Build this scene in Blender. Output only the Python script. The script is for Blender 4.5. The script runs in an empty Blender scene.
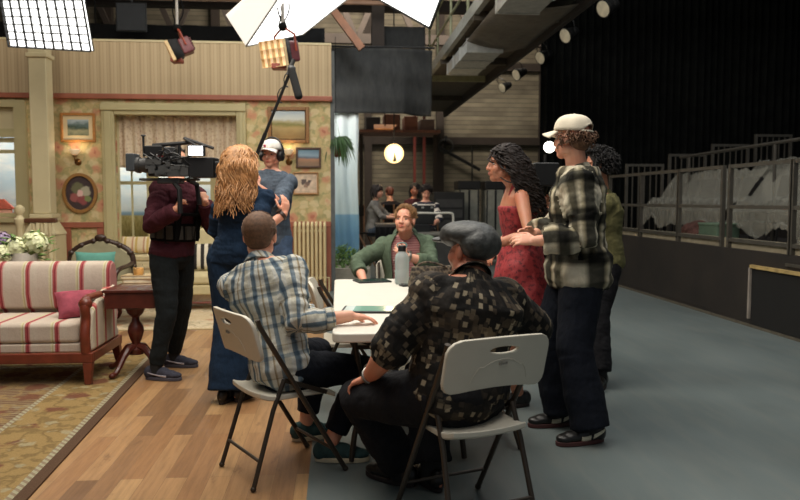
import bpy, bmesh, math, random
import numpy as np
from mathutils import Vector, Matrix, noise
random.seed(7)
V = Vector
PI = math.pi
scene = bpy.context.scene
col = scene.collection
# ------------------------------------------------------------------ camera
F = 730.0
H0 = 1.345
PITCH = math.atan(50 / F)
YAW = math.atan(62 / F * math.cos(PITCH))
cd = bpy.data.cameras.new('camera')
cam = bpy.data.objects.new('camera', cd)
col.objects.link(cam)
cam.location = (0, 0, H0)
cam.rotation_euler = (PI / 2 - PITCH, 0, -YAW)
cd.sensor_width = 36
cd.lens = 36 * F / 800
cd.dof.use_dof = True
cd.dof.focus_distance = 4.0
cd.dof.aperture_fstop = 3.2
cd.clip_end = 200
scene.camera = cam
_R = cam.rotation_euler.to_matrix()


def ray(x, y):
    return _R @ V(((x - 400) / F, -(y - 250) / F, -1))


def at(x, y, Y):
    """point of the photo pixel (x, y) that stands at distance Y into the hall"""
    d = ray(x, y)
    return V((0, 0, H0)) + d * (Y / d.y)


def gnd(x, y, z=0.0):
    d = ray(x, y)
    return V((0, 0, H0)) + d * ((z - H0) / d.z)


# ------------------------------------------------------------------ materials
def lin(c):
    def f(v):
        v /= 255.0
        return v / 12.92 if v <= .04045 else ((v + .055) / 1.055) ** 2.4
    return (f(c[0]), f(c[1]), f(c[2]), 1)


class N:
    """tiny node-tree helper"""
    def __init__(s, name):
        s.m = bpy.data.materials.new(name)
        s.m.use_nodes = True
        s.t = s.m.node_tree
        s.b = s.t.nodes['Principled BSDF']

    def new(s, typ, ins=None, **kw):
        n = s.t.nodes.new(typ)
        for k, v in kw.items():
            setattr(n, k, v)
        for k, v in (ins or {}).items():
            s.put(n.inputs[k], v)
        return n

    def put(s, sock, v):
        if hasattr(v, 'is_output'):
            s.t.links.new(v, sock)
        else:
            sock.default_value = v

    def coord(s, kind='Object', scale=(1, 1, 1), loc=(0, 0, 0), rot=(0, 0, 0)):
        tc = s.new('ShaderNodeTexCoord')
        mp = s.new('ShaderNodeMapping', {'Vector': tc.outputs[kind], 'Scale': scale, 'Location': loc, 'Rotation': rot})
        return mp.outputs[0]

    def noise(s, vec, scale, detail=3, rough=.55):
        return s.new('ShaderNodeTexNoise', {'Vector': vec, 'Scale': scale, 'Detail': detail, 'Roughness': rough}).outputs[0]

    def ramp(s, fac, stops, interp='LINEAR'):
        r = s.new('ShaderNodeValToRGB')
        r.color_ramp.interpolation = interp
        e = r.color_ramp.elements
        while len(e) < len(stops):
            e.new(1)
        for i, (p, c) in enumerate(stops):
            e[i].position = p
            e[i].color = c if len(c) == 4 and max(c) <= 1 else lin(c)
        s.put(r.inputs[0], fac)
        return r.outputs[0]

    def mix(s, fac, a, b, mode='MIX'):
        n = s.new('ShaderNodeMix', data_type='RGBA', blend_type=mode)
        s.put(n.inputs[0], fac)
        s.put(n.inputs[6], a)
        s.put(n.inputs[7], b)
        return n.outputs[2]

    def math(s, op, a, b=0.0, c=0.0):
        n = s.new('ShaderNodeMath', operation=op)
        s.put(n.inputs[0], a)
        s.put(n.inputs[1], b)
        s.put(n.inputs[2], c)
        return n.outputs[0]

    def bump(s, h, strength=.3, dist=.01):
        n = s.new('ShaderNodeBump', {'Height': h, 'Strength': strength, 'Distance': dist})
        s.put(s.b.inputs['Normal'], n.outputs[0])

    def base(s, c, rough=.7, metal=0.0, spec=None):
        s.put(s.b.inputs['Base Color'], c)
        s.put(s.b.inputs['Roughness'], rough)
        s.b.inputs['Metallic'].default_value = metal
        if spec is not None:
            s.b.inputs['Specular IOR Level'].default_value = spec
        return s


_mc = {}


def mat(name, c, rough=.6, metal=0.0, var=.18, scale=9.0, bump=0.0, bscale=120, emit=None, spec=None):
    if name in _mc:
        return _mc[name]
    n = N(name)
    c4 = lin(c)
    dk = tuple(v * (1 - var) for v in c4[:3]) + (1,)
    lt = tuple(min(1, v * (1 + var)) for v in c4[:3]) + (1,)
    co = n.coord()
    f = n.noise(co, scale, 4)
    n.base(n.ramp(f, [(.3, dk), (.7, lt)]), rough, metal, spec)
    if bump:
        n.bump(n.noise(co, bscale, 2), bump, .004)
    if emit:
        n.b.inputs['Emission Color'].default_value = lin(emit[0])
        n.b.inputs['Emission Strength'].default_value = emit[1]
    _mc[name] = n.m
    return n.m


def skin(name, c, rough=.5):
    n = N(name)
    co = n.coord()
    c4 = lin(c)
    red = (min(1, c4[0] * 1.05), c4[1] * .78, c4[2] * .72, 1)
    n.base(n.mix(n.ramp(n.noise(co, 7, 3), [(.42, (0, 0, 0, 1)), (.75, (1, 1, 1, 1))]), c4, red), rough)
    n.b.inputs['Subsurface Weight'].default_value = .12
    n.b.inputs['Subsurface Radius'].default_value = (.01, .004, .002)
    n.bump(n.noise(co, 160, 2), .12, .002)
    return n.m


def cloth(name, c, var=.25, rough=.9, wr=.5, fine=600):
    """plain woven cloth with soft wrinkles"""
    n = N(name)
    co = n.coord()
    c4 = lin(c)
    dk = tuple(v * (1 - var) for v in c4[:3]) + (1,)
    lt = tuple(min(1, v * (1 + var)) for v in c4[:3]) + (1,)
    f = n.noise(co, 30, 5, .7)
    n.base(n.ramp(f, [(.3, dk), (.7, lt)]), rough, 0, .2)
    w = n.noise(n.coord('Object', (1, 1, .45)), 16, 3)
    n.bump(w, wr, .03)
    return n.m


def plaid(name, base, us, vs, pu, pv, wr=.5, rough=.9):
    """woven checks laid along the garment's own UV (metres): us / vs = stops of one repeat"""
    n = N(name)
    tc = n.new('ShaderNodeTexCoord')
    sp = n.new('ShaderNodeSeparateXYZ', {0: tc.outputs['UV']})
    fu = n.math('FRACT', n.math('DIVIDE', sp.outputs[0], pu))
    fv = n.math('FRACT', n.math('DIVIDE', sp.outputs[1], pv))
    cu = n.ramp(fu, us)
    cv = n.ramp(fv, vs)
    c = n.mix(1.0, n.mix(1.0, lin(base), cu, 'MULTIPLY'), cv, 'MULTIPLY')
    g = n.noise(n.coord('Object'), 220, 2)
    c = n.mix(.25, c, n.ramp(g, [(.3, (.2, .2, .2, 1)), (.7, (1, 1, 1, 1))]), 'MULTIPLY')
    n.base(c, rough, 0, .2)
    n.bump(n.noise(n.coord('Object', (1, 1, .5)), 15, 3), wr, .03)
    return n.m


# ------------------------------------------------------------------ objects
def tag(o, label=None, cat=None, group=None, kind=None):
    if label:
        o['label'] = label
    if cat:
        o['category'] = cat
    if group:
        o['group'] = group
    if kind:
        o['kind'] = kind
    return o


def empty(name, loc, rz=0, label=None, cat=None, group=None):
    o = bpy.data.objects.new(name, None)
    col.objects.link(o)
    o.location = loc
    o.rotation_euler = (0, 0, rz)
    o.empty_display_size = .1
    return tag(o, label, cat, group)


def copy_tree(o, parent=None):
    c = o.copy()
    col.objects.link(c)
    c.parent = parent
    for ch in list(o.children):
        copy_tree(ch, c)
    return c


class MB:
    """collects shapes into ONE mesh"""
    def __init__(s):
        s.v = []
        s.f = []

    def add(s, vs, fs, M=None):
        b = len(s.v)
        s.v += [(M @ V(p)) if M is not None else V(p) for p in vs]
        s.f += [tuple(i + b for i in f) for f in fs]
        return s

    def box(s, c, d, M=None, rz=0):
        x, y, z = (k / 2 for k in d)
        vs = [V((i * x, j * y, k * z)) for i in (-1, 1) for j in (-1, 1) for k in (-1, 1)]
        if rz:
            R = Matrix.Rotation(rz, 3, 'Z')
            vs = [R @ p for p in vs]
        vs = [p + V(c) for p in vs]
        return s.add(vs, [(0, 1, 3, 2), (4, 6, 7, 5), (0, 4, 5, 1), (2, 3, 7, 6), (0, 2, 6, 4), (1, 5, 7, 3)], M)

    def span(s, a, b, M=None):
        a, b = V(a), V(b)
        return s.box((a + b) / 2, [abs(k) for k in (b - a)], M)

    def tube(s, pts, r, n=8, M=None, caps=True):
        pts = [V(p) for p in pts]
        rs = r if isinstance(r, (list, tuple)) else [r] * len(pts)
        vs, fs = [], []
        pa = None
        for i, p in enumerate(pts):
            d = (pts[min(i + 1, len(pts) - 1)] - pts[max(i - 1, 0)])
            if d.length < 1e-9:
                d = V((0, 0, 1))
            d.normalize()
            if pa is None:
                pa = d.orthogonal().normalized()
            pa = (pa - d * pa.dot(d))
            if pa.length < 1e-6:
                pa = d.orthogonal()
            pa.normalize()
            q = d.cross(pa)
            for k in range(n):
                a = 2 * PI * k / n
                vs.append(p + (pa * math.cos(a) + q * math.sin(a)) * rs[i])
        for i in range(len(pts) - 1):
            for k in range(n):
                fs.append((i * n + k, i * n + (k + 1) % n, (i + 1) * n + (k + 1) % n, (i + 1) * n + k))
        if caps:
            fs.append(tuple(range(n - 1, -1, -1)))
            fs.append(tuple((len(pts) - 1) * n + k for k in range(n)))
        return s.add(vs, fs, M)

    def bar(s, a, b, w, h, M=None, up=(0, 0, 1)):
        """square bar from a to b"""
        a, b = V(a), V(b)
        d = (b - a).normalized()
        u = V(up)
        if abs(d.dot(u)) > .98:
            u = V((0, 1, 0))
        x = d.cross(u).normalized()
        u = x.cross(d)
        vs = [p + x * (i * w / 2) + u * (j * h / 2) for p in (a, b) for i, j in ((-1, -1), (1, -1), (1, 1), (-1, 1))]
        return s.add(vs, [(0, 3, 2, 1), (4, 5, 6, 7), (0, 1, 5, 4), (1, 2, 6, 5), (2, 3, 7, 6), (3, 0, 4, 7)], M)

    def lathe(s, prof, c=(0, 0, 0), n=20, M=None, cap=True):
        vs, fs = [], []
        for r, z in prof:
            for k in range(n):
                a = 2 * PI * k / n
                vs.append((c[0] + r * math.cos(a), c[1] + r * math.sin(a), c[2] + z))
        m = len(prof)
        for i in range(m - 1):
            for k in range(n):
                fs.append((i * n + k, i * n + (k + 1) % n, (i + 1) * n + (k + 1) % n, (i + 1) * n + k))
        if cap:
            fs.append(tuple(range(n - 1, -1, -1)))
            fs.append(tuple((m - 1) * n + k for k in range(n)))
        return s.add(vs, fs, M)

    def prism(s, poly, z0, z1, M=None):
        n = len(poly)
        vs = [(x, y, z0) for x, y in poly] + [(x, y, z1) for x, y in poly]
        fs = [tuple(range(n - 1, -1, -1)), tuple(range(n, 2 * n))]
        fs += [(i, (i + 1) % n, n + (i + 1) % n, n + i) for i in range(n)]
        return s.add(vs, fs, M)

    def ball(s, c, r, n=12, m=8, M=None):
        rx, ry, rz = r if isinstance(r, (list, tuple)) else (r, r, r)
        vs, fs = [], []
        for i in range(m + 1):
            t = PI * i / m
            st = max(math.sin(t), 1e-3)
            for k in range(n):
                a = 2 * PI * k / n
                vs.append((c[0] + rx * st * math.cos(a), c[1] + ry * st * math.sin(a), c[2] + rz * math.cos(t)))
        for i in range(m):
            for k in range(n):
                fs.append((i * n + k, (i + 1) * n + k, (i + 1) * n + (k + 1) % n, i * n + (k + 1) % n))
        fs.append(tuple(range(n)))
        fs.append(tuple(m * n + k for k in range(n - 1, -1, -1)))
        return s.add(vs, fs, M)

    def grid(s, fn, nu, nv, M=None, wrap=False):
        vs = [fn(i / nu, j / nv) for i in range(nu + 1) for j in range(nv + 1)]
        w = nv + 1
        fs = [(i * w + j, (i + 1) * w + j, (i + 1) * w + j + 1, i * w + j + 1) for i in range(nu) for j in range(nv)]
        return s.add(vs, fs, M)

    def build(s, name, m, parent=None, bevel=0, solid=0, sub=0, angle=38, origin=None, segs=2):
        me = bpy.data.meshes.new(name)
        o3 = V(origin) if origin is not None else V((0, 0, 0))
        me.from_pydata([tuple(p - o3) for p in s.v], [], s.f)
        me.update()
        bm = bmesh.new()
        bm.from_mesh(me)
        bmesh.ops.recalc_face_normals(bm, faces=bm.faces)
        bm.to_mesh(me)
        bm.free()
        me.shade_smooth()
        me.set_sharp_from_angle(angle=math.radians(angle))
        for mm in (m if isinstance(m, (list, tuple)) else [m]):
            me.materials.append(mm)
        o = bpy.data.objects.new(name, me)
        col.objects.link(o)
        o.location = o3
        if parent is not None:
            o.parent = parent
        if solid:
            k = o.modifiers.new('thick', 'SOLIDIFY')
            k.thickness = solid
            k.offset = 0
        if bevel:
            k = o.modifiers.new('bevel', 'BEVEL')
            k.width = bevel
            k.segments = segs
            k.limit_method = 'ANGLE'
            k.angle_limit = math.radians(40)
            k.harden_normals = True
        if sub:
            k = o.modifiers.new('sub', 'SUBSURF')
            k.levels = sub
            k.render_levels = sub
        return o


def rrect(x0, y0, x1, y1, r, n=5):
    pts = []
    for cx, cy, a0 in ((x1 - r, y1 - r, 0), (x0 + r, y1 - r, 90), (x0 + r, y0 + r, 180), (x1 - r, y0 + r, 270)):
        for i in range(n + 1):
            a = math.radians(a0 + 90 * i / n)
            pts.append((cx + r * math.cos(a), cy + r * math.sin(a)))
    return pts


def frame_M(o, x, y, z):
    """matrix with the given axes and origin"""
    m = Matrix.Identity(4)
    for i, a in enumerate((x, y, z)):
        for j in range(3):
            m[j][i] = a[j]
    m.translation = V(o)
    return m


def bez(pts, n=8):
    """smooth polyline through points (Catmull-Rom)"""
    pts = [V(p) for p in pts]
    P = [pts[0] * 2 - pts[1]] + pts + [pts[-1] * 2 - pts[-2]]
    out = []
    for i in range(1, len(P) - 2):
        for k in range(n):
            t = k / n
            a, b, c, d = P[i - 1:i + 3]
            out.append(.5 * ((2 * b) + (c - a) * t + (2 * a - 5 * b + 4 * c - d) * t * t + (3 * b - a - 3 * c + d) * t ** 3))
    out.append(pts[-1])
    return out
# ------------------------------------------------------------------ people
def ik(a, b, l1, l2, pole):
    d = b - a
    L = d.length
    mx = (l1 + l2) * .995
    if L > mx:
        if L > mx + .05:
            print('IK stretch', round(L, 2), 'of', round(mx, 2))
        d = d * (mx / L)
        b = a + d
        L = mx
    x = (l1 * l1 - l2 * l2 + L * L) / (2 * L)
    h = math.sqrt(max(l1 * l1 - x * x, 0))
    dn = d / L
    p = V(pole)
    p = p - dn * p.dot(dn)
    p.normalize()
    return a + dn * x + p * h, b


class Blob:
    """closed shapes fused into one continuous skin by a voxel remesh"""
    def __init__(s):
        s.mb = MB()
        s.segs = []

    def chain(s, pts, rs, n=14, flat0=False, flat1=False, seg=True, v0=0.0, ref=None):
        pts = [V(p) for p in pts]
        P, R = list(pts), list(rs)

        def cap(p, q, r):
            d = (p - q).normalized()
            return [(p + d * r * math.sin(a), r * math.cos(a)) for a in (.5, 1.0, 1.4)]
        if not flat0:
            e = cap(pts[0], pts[1], rs[0])[::-1]
            P = [k[0] for k in e] + P
            R = [k[1] for k in e] + R
        if not flat1:
            e = cap(pts[-1], pts[-2], rs[-1])
            P += [k[0] for k in e]
            R += [k[1] for k in e]
        s.mb.tube(P, R, n)
        if seg:
            v = v0
            for i in range(len(pts) - 1):
                s.segs.append((pts[i], pts[i + 1], (rs[i] + rs[i + 1]) / 2, (rs[i] + rs[i + 1]) / 2, v, ref))
                v += (pts[i + 1] - pts[i]).length
        return s

    def ell(s, c, r, M=None, n=16, m=10):
        s.mb.ball(c, r, n, m, M)
        return s

    def loft(s, rings, n=24, p=2.3):
        """rings: (centre, lateral, forward, halfwidth, halfdepth)"""
        vs, fs = [], []
        for c, la, fw, a, b in rings:
            for k in range(n):
                t = 2 * PI * k / n
                x, y = math.cos(t), math.sin(t)
                x = math.copysign(abs(x) ** (2 / p), x)
                y = math.copysign(abs(y) ** (2 / p), y)
                vs.append(c + la * (a * x) + fw * (b * y))
        m = len(rings)
        for i in range(m - 1):
            for k in range(n):
                fs.append((i * n + k, i * n + (k + 1) % n, (i + 1) * n + (k + 1) % n, (i + 1) * n + k))
        fs.append(tuple(range(n - 1, -1, -1)))
        fs.append(tuple((m - 1) * n + k for k in range(n)))
        s.mb.add(vs, fs)
        return s

    def build(s, name, m, parent, base, vox=.006, smooth=4, wr=0.0, wscale=9.0):
        base = V(base)
        me = bpy.data.meshes.new(name)
        me.from_pydata([tuple(p - base) for p in s.mb.v], [], s.mb.f)
        bm = bmesh.new()
        bm.from_mesh(me)
        bmesh.ops.recalc_face_normals(bm, faces=bm.faces)
        bm.to_mesh(me)
        bm.free()
        o = bpy.data.objects.new(name, me)
        col.objects.link(o)
        k = o.modifiers.new('r', 'REMESH')
        k.mode = 'VOXEL'
        k.voxel_size = vox
        if smooth:
            k = o.modifiers.new('s', 'SMOOTH')
            k.factor = .5
            k.iterations = smooth
        dg = bpy.context.evaluated_depsgraph_get()
        me2 = bpy.data.meshes.new_from_object(o.evaluated_get(dg))
        o.modifiers.clear()
        o.data = me2
        bpy.data.meshes.remove(me)
        me2.name = name
        me2.materials.clear()
        for mm in (m if isinstance(m, (list, tuple)) else [m]):
            me2.materials.append(mm)
        nv = len(me2.vertices)
        co = np.empty(nv * 3, np.float32)
        me2.vertices.foreach_get('co', co)
        co = co.reshape(-1, 3)
        segs = s.segs
        if wr:
            no = np.empty(nv * 3, np.float32)
            me2.vertices.foreach_get('normal', no)
            no = no.reshape(-1, 3)
            disp = np.empty(nv, np.float32)
            nz = noise.noise
            if segs:
                ax = s.near(co + np.array(base, np.float32))
            for i in range(nv):
                p = co[i]
                q = V((float(p[0]), float(p[1]), float(p[2]))) * wscale
                if segs:
                    d = s.dirs[ax[i]]
                    q = q + d * (q.dot(d) * .9)       # folds lie across the limb
                disp[i] = nz(q) + .5 * abs(nz(q * 2.1 + V((5, 1, 2))))
            co = co + no * (disp * wr)[:, None]
            me2.vertices.foreach_set('co', co.ravel())
        if segs:
            s.uv(me2, co, np.array(base, np.float32))
        me2.shade_smooth()
        me2.update()
        if parent is not None:
            o.parent = parent
        else:
            o.location = base
        return o

    def near(s, P):
        s.dirs = [(b - a).normalized() for a, b, *_ in s.segs]
        best = np.full(len(P), 1e9, np.float32)
        idx = np.zeros(len(P), np.int32)
        for k, (a, b, ra, rb, v, ref) in enumerate(s.segs):
            a_ = np.array(a, np.float32)
            d = np.array(b, np.float32) - a_
            L2 = float(d @ d)
            t = np.clip(((P - a_) @ d) / L2, 0, 1)
            q = np.linalg.norm(P - a_ - t[:, None] * d, axis=1) / max(ra, 1e-3)
            w = q < best
            best[w] = q[w]
            idx[w] = k
        return idx

    def uv(s, me, co, base):
        nf = len(me.polygons)
        nl = len(me.loops)
        lv = np.empty(nl, np.int32)
        me.loops.foreach_get('vertex_index', lv)
        ls = np.empty(nf, np.int32)
        lt = np.empty(nf, np.int32)
        me.polygons.foreach_get('loop_start', ls)
        me.polygons.foreach_get('loop_total', lt)
        P = co + base
        cen = np.add.reduceat(P[lv], ls, axis=0) / lt[:, None]
        fi = s.near(cen)
        lf = np.repeat(np.arange(nf), lt)
        uvs = np.zeros((nl, 2), np.float32)
        LP = P[lv]
        lk = fi[lf]
        for k, (a, b, ra, rb, v, ref) in enumerate(s.segs):
            d = (b - a).normalized()
            r = V(ref) if ref is not None else V((0, 1, 0))
            r = r - d * r.dot(d)
            if r.length < .1:
                r = d.orthogonal()
            r.normalize()
            q = d.cross(r)
            a_, d_, r_, q_ = (np.array(x, np.float32) for x in (a, d, r, q))
            fa = np.arctan2((cen - a_) @ q_, (cen - a_) @ r_)
            w = np.nonzero(lk == k)[0]
            if not len(w):
                continue
            rel = LP[w] - a_
            la = np.arctan2(rel @ q_, rel @ r_)
            f_ = fa[lf[w]]
            la = f_ + (la - f_ + np.pi) % (2 * np.pi) - np.pi
            uvs[w, 0] = la * rb + 10
            uvs[w, 1] = rel @ d_ + v + 10
        l = me.uv_layers.new(name='UVMap')
        l.data.foreach_set('uv', uvs.ravel())


SK = {'fair': (214, 160, 130), 'light': (222, 165, 138), 'tan': (170, 116, 88), 'brown': (184, 126, 98), 'ruddy': (206, 140, 112)}
SKM = {k: skin('skin_' + k, v) for k, v in SK.items()}
EYE_W = mat('eye_white', (176, 162, 152), .5, var=.03)
EYE_D = mat('eye_iris', (45, 38, 34), .2, var=.1)
LIP = {k: mat('lips_' + k, tuple(int(c * f) for c, f in zip(v, (.88, .66, .66))), .45) for k, v in SK.items()}

# torso sections: t (m above the pelvis point), half width, half depth
TORSO_M = [(-.13, .10, .075), (-.07, .158, .108), (.0, .168, .115), (.10, .153, .106), (.20, .148, .102), (.31, .166, .112), (.41, .182, .117), (.48, .178, .1), (.535, .135, .075), (.575, .065, .058)]
TORSO_F = [(-.13, .10, .075), (-.07, .165, .112), (.0, .168, .115), (.10, .137, .1), (.20, .120, .09), (.31, .138, .105), (.38, .15, .118), (.46, .152, .088), (.52, .11, .06), (.56, .052, .05)]


def planar_uv(o):
    me = o.data
    l = me.uv_layers.new(name='UVMap')
    for lp in me.loops:
        c = me.vertices[lp.vertex_index].co
        l.data[lp.index].uv = (10 + c.x + c.y * .6, 10 + c.z - c.y * .4)
    return o


class Fig:
    def __init__(s, label, pel, chest, fh, fc, head, hf, wr, pole, an, kp, toe, hand=None, size=1.0, fat=1.0, sex='m',
                 sk='fair', hup=(0, 0, 1), vox=.006, sw=1.0, face=True, group=None, base=None, armf=1.0):
        s.k = size
        s.fat = fat
        s.sex = sex
        s.sk = sk
        s.pel, s.chest, s.head = V(pel), V(chest), V(head)
        s.fh = V(fh).normalized()
        s.fc = V(fc).normalized()
        up = (s.chest - s.pel).normalized()
        s.up = up
        s.rh = s.fh.cross(V((0, 0, 1))).normalized()
        s.rc = s.fc.cross(up).normalized()
        s.fc = up.cross(s.rc)
        tor = TORSO_M if sex == 'm' else TORSO_F
        s.tor = [(t * size, a * size, b * size) for t, a, b in tor]
        s.neck = s.chest + up * (.10 * size)
        half = (.172 if sex == 'm' else .148) * size * sw
        s.sh = {'R': s.chest + s.rc * half, 'L': s.chest - s.rc * half}
        s.hip = {'R': s.pel + s.rh * .09 * size - V((0, 0, .03)), 'L': s.pel - s.rh * .09 * size - V((0, 0, .03))}
        s.el, s.wr, s.kn, s.an = {}, {}, {}, {}
        for q in 'RL':
            s.el[q], s.wr[q] = ik(s.sh[q], V(wr[q]), .29 * size, .255 * size, pole[q])
            s.kn[q], s.an[q] = ik(s.hip[q], V(an[q]), .43 * size, .41 * size, kp[q])
        s.toe = {q: V(toe[q]).normalized() for q in 'RL'}
        s.hand = hand or {}
        f = V(hf).normalized()
        r = f.cross(V(hup)).normalized()
        u = r.cross(f)
        s.HM = frame_M(s.head, r * size, f * size, u * size)
        s.hf, s.hr, s.hu = f, r, u
        s.base = V(base) if base is not None else V((s.pel.x, s.pel.y, 0))
        s.vox = vox
        s.armf = armf
        s.body()
        tag(s.o, label, 'person', group)
        if face:
            s.features()

    # spine point + axes at height t
    def spine(s, t):
        T = (s.chest - s.pel).length
        k = max(0, min(1, t / T))
        la = (s.rh.lerp(s.rc, k)).normalized()
        up = s.up if t > 0 else V((0, 0, 1)).lerp(s.up, .5)
        c = s.pel + up * t
        fw = up.cross(la).normalized()
        return c, la, fw

    def rings(s, t0, t1, e=0.0, ed=None, fat=None, over=None):
        ed = e if ed is None else ed
        T = (s.chest - s.pel).length / (.46 * s.k)
        out = []
        ts = [k for k in s.tor if t0 - 1e-6 <= k[0] * T <= t1 + 1e-6]
        tt = [k[0] * T for k in s.tor]

        def val(t):
            return (float(np.interp(t, tt, [k[1] for k in s.tor])), float(np.interp(t, tt, [k[2] for k in s.tor])))
        grid = sorted({round(t0, 4), round(t1, 4)} | {round(k[0] * T, 4) for k in ts})
        ft = s.fat if fat is None else fat
        for t in grid:
            a, b = val(t)
            c, la, fw = s.spine(t)
            fk = ft if t < .45 * s.k * T else 1 + (ft - 1) * .5
            belly = max(0, math.exp(-((t - .13) / .15) ** 2)) * (ft - 1) * .16
            out.append((c + fw * belly * .6, la, fw, a * fk + e, b * fk + ed + belly * .4))
        return out

    def body(s):
        b = Blob()
        k = s.k
        sk = SKM[s.sk]
        b.loft(s.rings(s.tor[0][0], s.tor[-1][0] * ((s.chest - s.pel).length / (.46 * k))))
        # neck and head
        hb = s.HM @ V((0, -.02, -.06))
        nk = .056 if s.sex == 'm' else .045
        nk *= 1 + (s.fat - 1) * .6
        b.chain([s.neck - s.up * .05 * k, hb], [nk * 1.12 * k, nk * k], seg=False)
        M = s.HM
        E = lambda c, r: b.ell(c, r, M)
        fk = 1 + (s.fat - 1) * .35
        E((0, -.014, .032), (.075, .094, .085))
        E((0, .022, -.03), (.059 * fk, .064, .078))
        E((0, .057, -.085), (.03 * fk, .026, .024))
        for q in (-1, 1):
            E((q * .036, .05, -.03), (.027 * fk, .028, .032))
            E((q * .05 * fk, .005, -.06), (.016, .04, .03))
            E((q * .0765, -.006, -.006), (.011, .019, .031))
            E((q * .031, .067, .024), (.021, .013, .008))
            E((q * .011, .094, -.029), (.0095, .011, .008))
        b.chain([M @ V((0, .082, .012)), M @ V((0, .0985, -.026))], [.009 * k, .012 * k], seg=False)
        E((0, .08, -.057), (.024, .013, .015))
        ar = [.058, .047, .047, .041, .043, .029]
        if s.sex == 'f':
            ar = [.046, .038, .038, .033, .035, .025]
        ar = [a * k * s.armf * (1 + (s.fat - 1) * .55) for a in ar]
        lr = [.088, .082, .058, .06, .039]
        lr = [a * k * (1 + (s.fat - 1) * .6) for a in lr]
        for q in 'RL':
            S, E_, W = s.sh[q], s.el[q], s.wr[q]
            b.chain([S, S.lerp(E_, .45), E_, E_.lerp(W, .35), W], [ar[0], ar[1] * 1.05, ar[3], ar[4], ar[5]], seg=False)
            Hh, K_, A = s.hip[q], s.kn[q], s.an[q]
            b.chain([Hh, Hh.lerp(K_, .4), K_, K_.lerp(A, .3), A], lr, seg=False)
            t = s.toe[q]
            side = t.cross(V((0, 0, 1)))
            z0 = 0.0 if A.z < .15 else A.z - .1 * k
            for d, w, h in ((-.045, .03, .035), (.02, .035, .04), (.08, .041, .03), (.13, .04, .02)):
                c = A + t * d * k
                b.ell((0, 0, 0), (w * k * (.72 if s.sex == 'f' else .92), .05 * k, h * k * .9), frame_M((c.x, c.y, z0 + h * k + .008), side, t, V((0, 0, 1))))
            s.make_hand(b, q)
        s.o = b.build('person', sk, None, s.base, s.vox, 3)

    def make_hand(s, b, q):
        W = s.wr[q]
        fo = (W - s.el[q]).normalized()
        spec = s.hand.get(q)
        if spec:
            d, n, curl = V(spec[0]).normalized(), V(spec[1]), spec[2]
        else:
            d, n, curl = fo, (V((0, 0, -1)) if abs(fo.z) < .8 else (s.rh * (-1 if q == 'R' else 1))), .35
        n = (n - d * n.dot(d)).normalized()
        t = d.cross(n) * (1 if q == 'R' else -1)
        k = s.k * (.96 if s.sex == 'm' else .86)
        c0 = W + d * .0 * k
        rings = []
        for u, w, h in ((-.01, .025, .019), (.02, .032, .0185), (.05, .039, .0165), (.082, .041, .0125)):
            rings.append((c0 + d * u * k, t, n, w * k, h * k))
        b.loft(rings, 16, 2.4)
        for i, (off, L, r) in enumerate(((.031, .074, .0087), (.0105, .083, .0089), (-.0105, .077, .0085), (-.031, .06, .0075))):
            p = c0 + d * (.078 - abs(off) * .12) * k + t * off * k
            dd = (d + t * off * 2.4).normalized()
            pts = [p - dd * .012 * k, p]
            cu = curl * (1 + .12 * i)
            for j, fr in enumerate((.44, .31, .25)):
                a = cu * (.75 if j == 0 else 1.0)
                dd = (dd * math.cos(a) + n * math.sin(a)).normalized()
                pts.append(pts[-1] + dd * L * fr * k)
                nn = n - dd * n.dot(dd)
                n_ = nn.normalized() if nn.length > 1e-3 else -d
                if j < 2:
                    n = n_
            b.chain(pts, [r * k, r * k, r * k, r * .92 * k, r * .8 * k], 8, seg=False)
            n = V(spec[1]) if spec else n
            n = (n - d * n.dot(d)).normalized()
        p = c0 + d * .02 * k + t * .024 * k
        td = (d * .62 + t * .72 + n * .28).normalized()
        p2 = p + td * .042 * k
        td2 = (d * .85 + t * .25 + n * (.25 + curl * .5)).normalized()
        p3 = p2 + td2 * .032 * k
        p4 = p3 + (td2 + n * .15).normalized() * .026 * k
        b.chain([p, p2, p3, p4], [.014 * k, .0115 * k, .0102 * k, .0085 * k], 8, seg=False)

    def features(s):
        for q in (-1, 1):
            mb = MB()
            mb.ball((q * .031, .0665, .003), (.0125, .0095, .0055), 14, 10, s.HM)
            o = mb.build('eye', [EYE_W, EYE_D], s.o)
            o.data.transform(Matrix.Translation(-s.base))
            c = s.HM @ V((q * .031 + .001, .076, .003)) - s.base
            for p in o.data.polygons:
                if (p.center - c).length < .0066 * s.k:
                    p.material_index = 1
            mb = MB()
            mb.tube(bez([s.HM @ V((q * x, y, z)) for x, y, z in ((.013, .0805, .0225), (.032, .0805, .028), (.050, .069, .0225))], 4), [.0022 * s.k] + [.003 * s.k] * 7 + [.0015 * s.k], 6)
            s.put(mb, 'eyebrow', s.browm if hasattr(s, 'browm') else mat('brow_dark', (52, 36, 28), .8))
        mb = MB()
        mb.ball((0, .0875, -.0535), (.0215, .0075, .0045), 14, 8, s.HM)
        mb.ball((0, .087, -.0615), (.019, .008, .0055), 14, 8, s.HM)
        s.put(mb, 'mouth', LIP[s.sk])

    def put(s, mb, name, m, parent=None, **kw):
        o = mb.build(name, m, parent or s.o, **kw)
        o.data.transform(Matrix.Translation(-s.base))
        return o

    def put_blob(s, b, name, m, parent=None, **kw):
        return b.build(name, m, parent or s.o, s.base, **kw)

    def tscale(s):
        return (s.chest - s.pel).length / (.46 * s.k)

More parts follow.
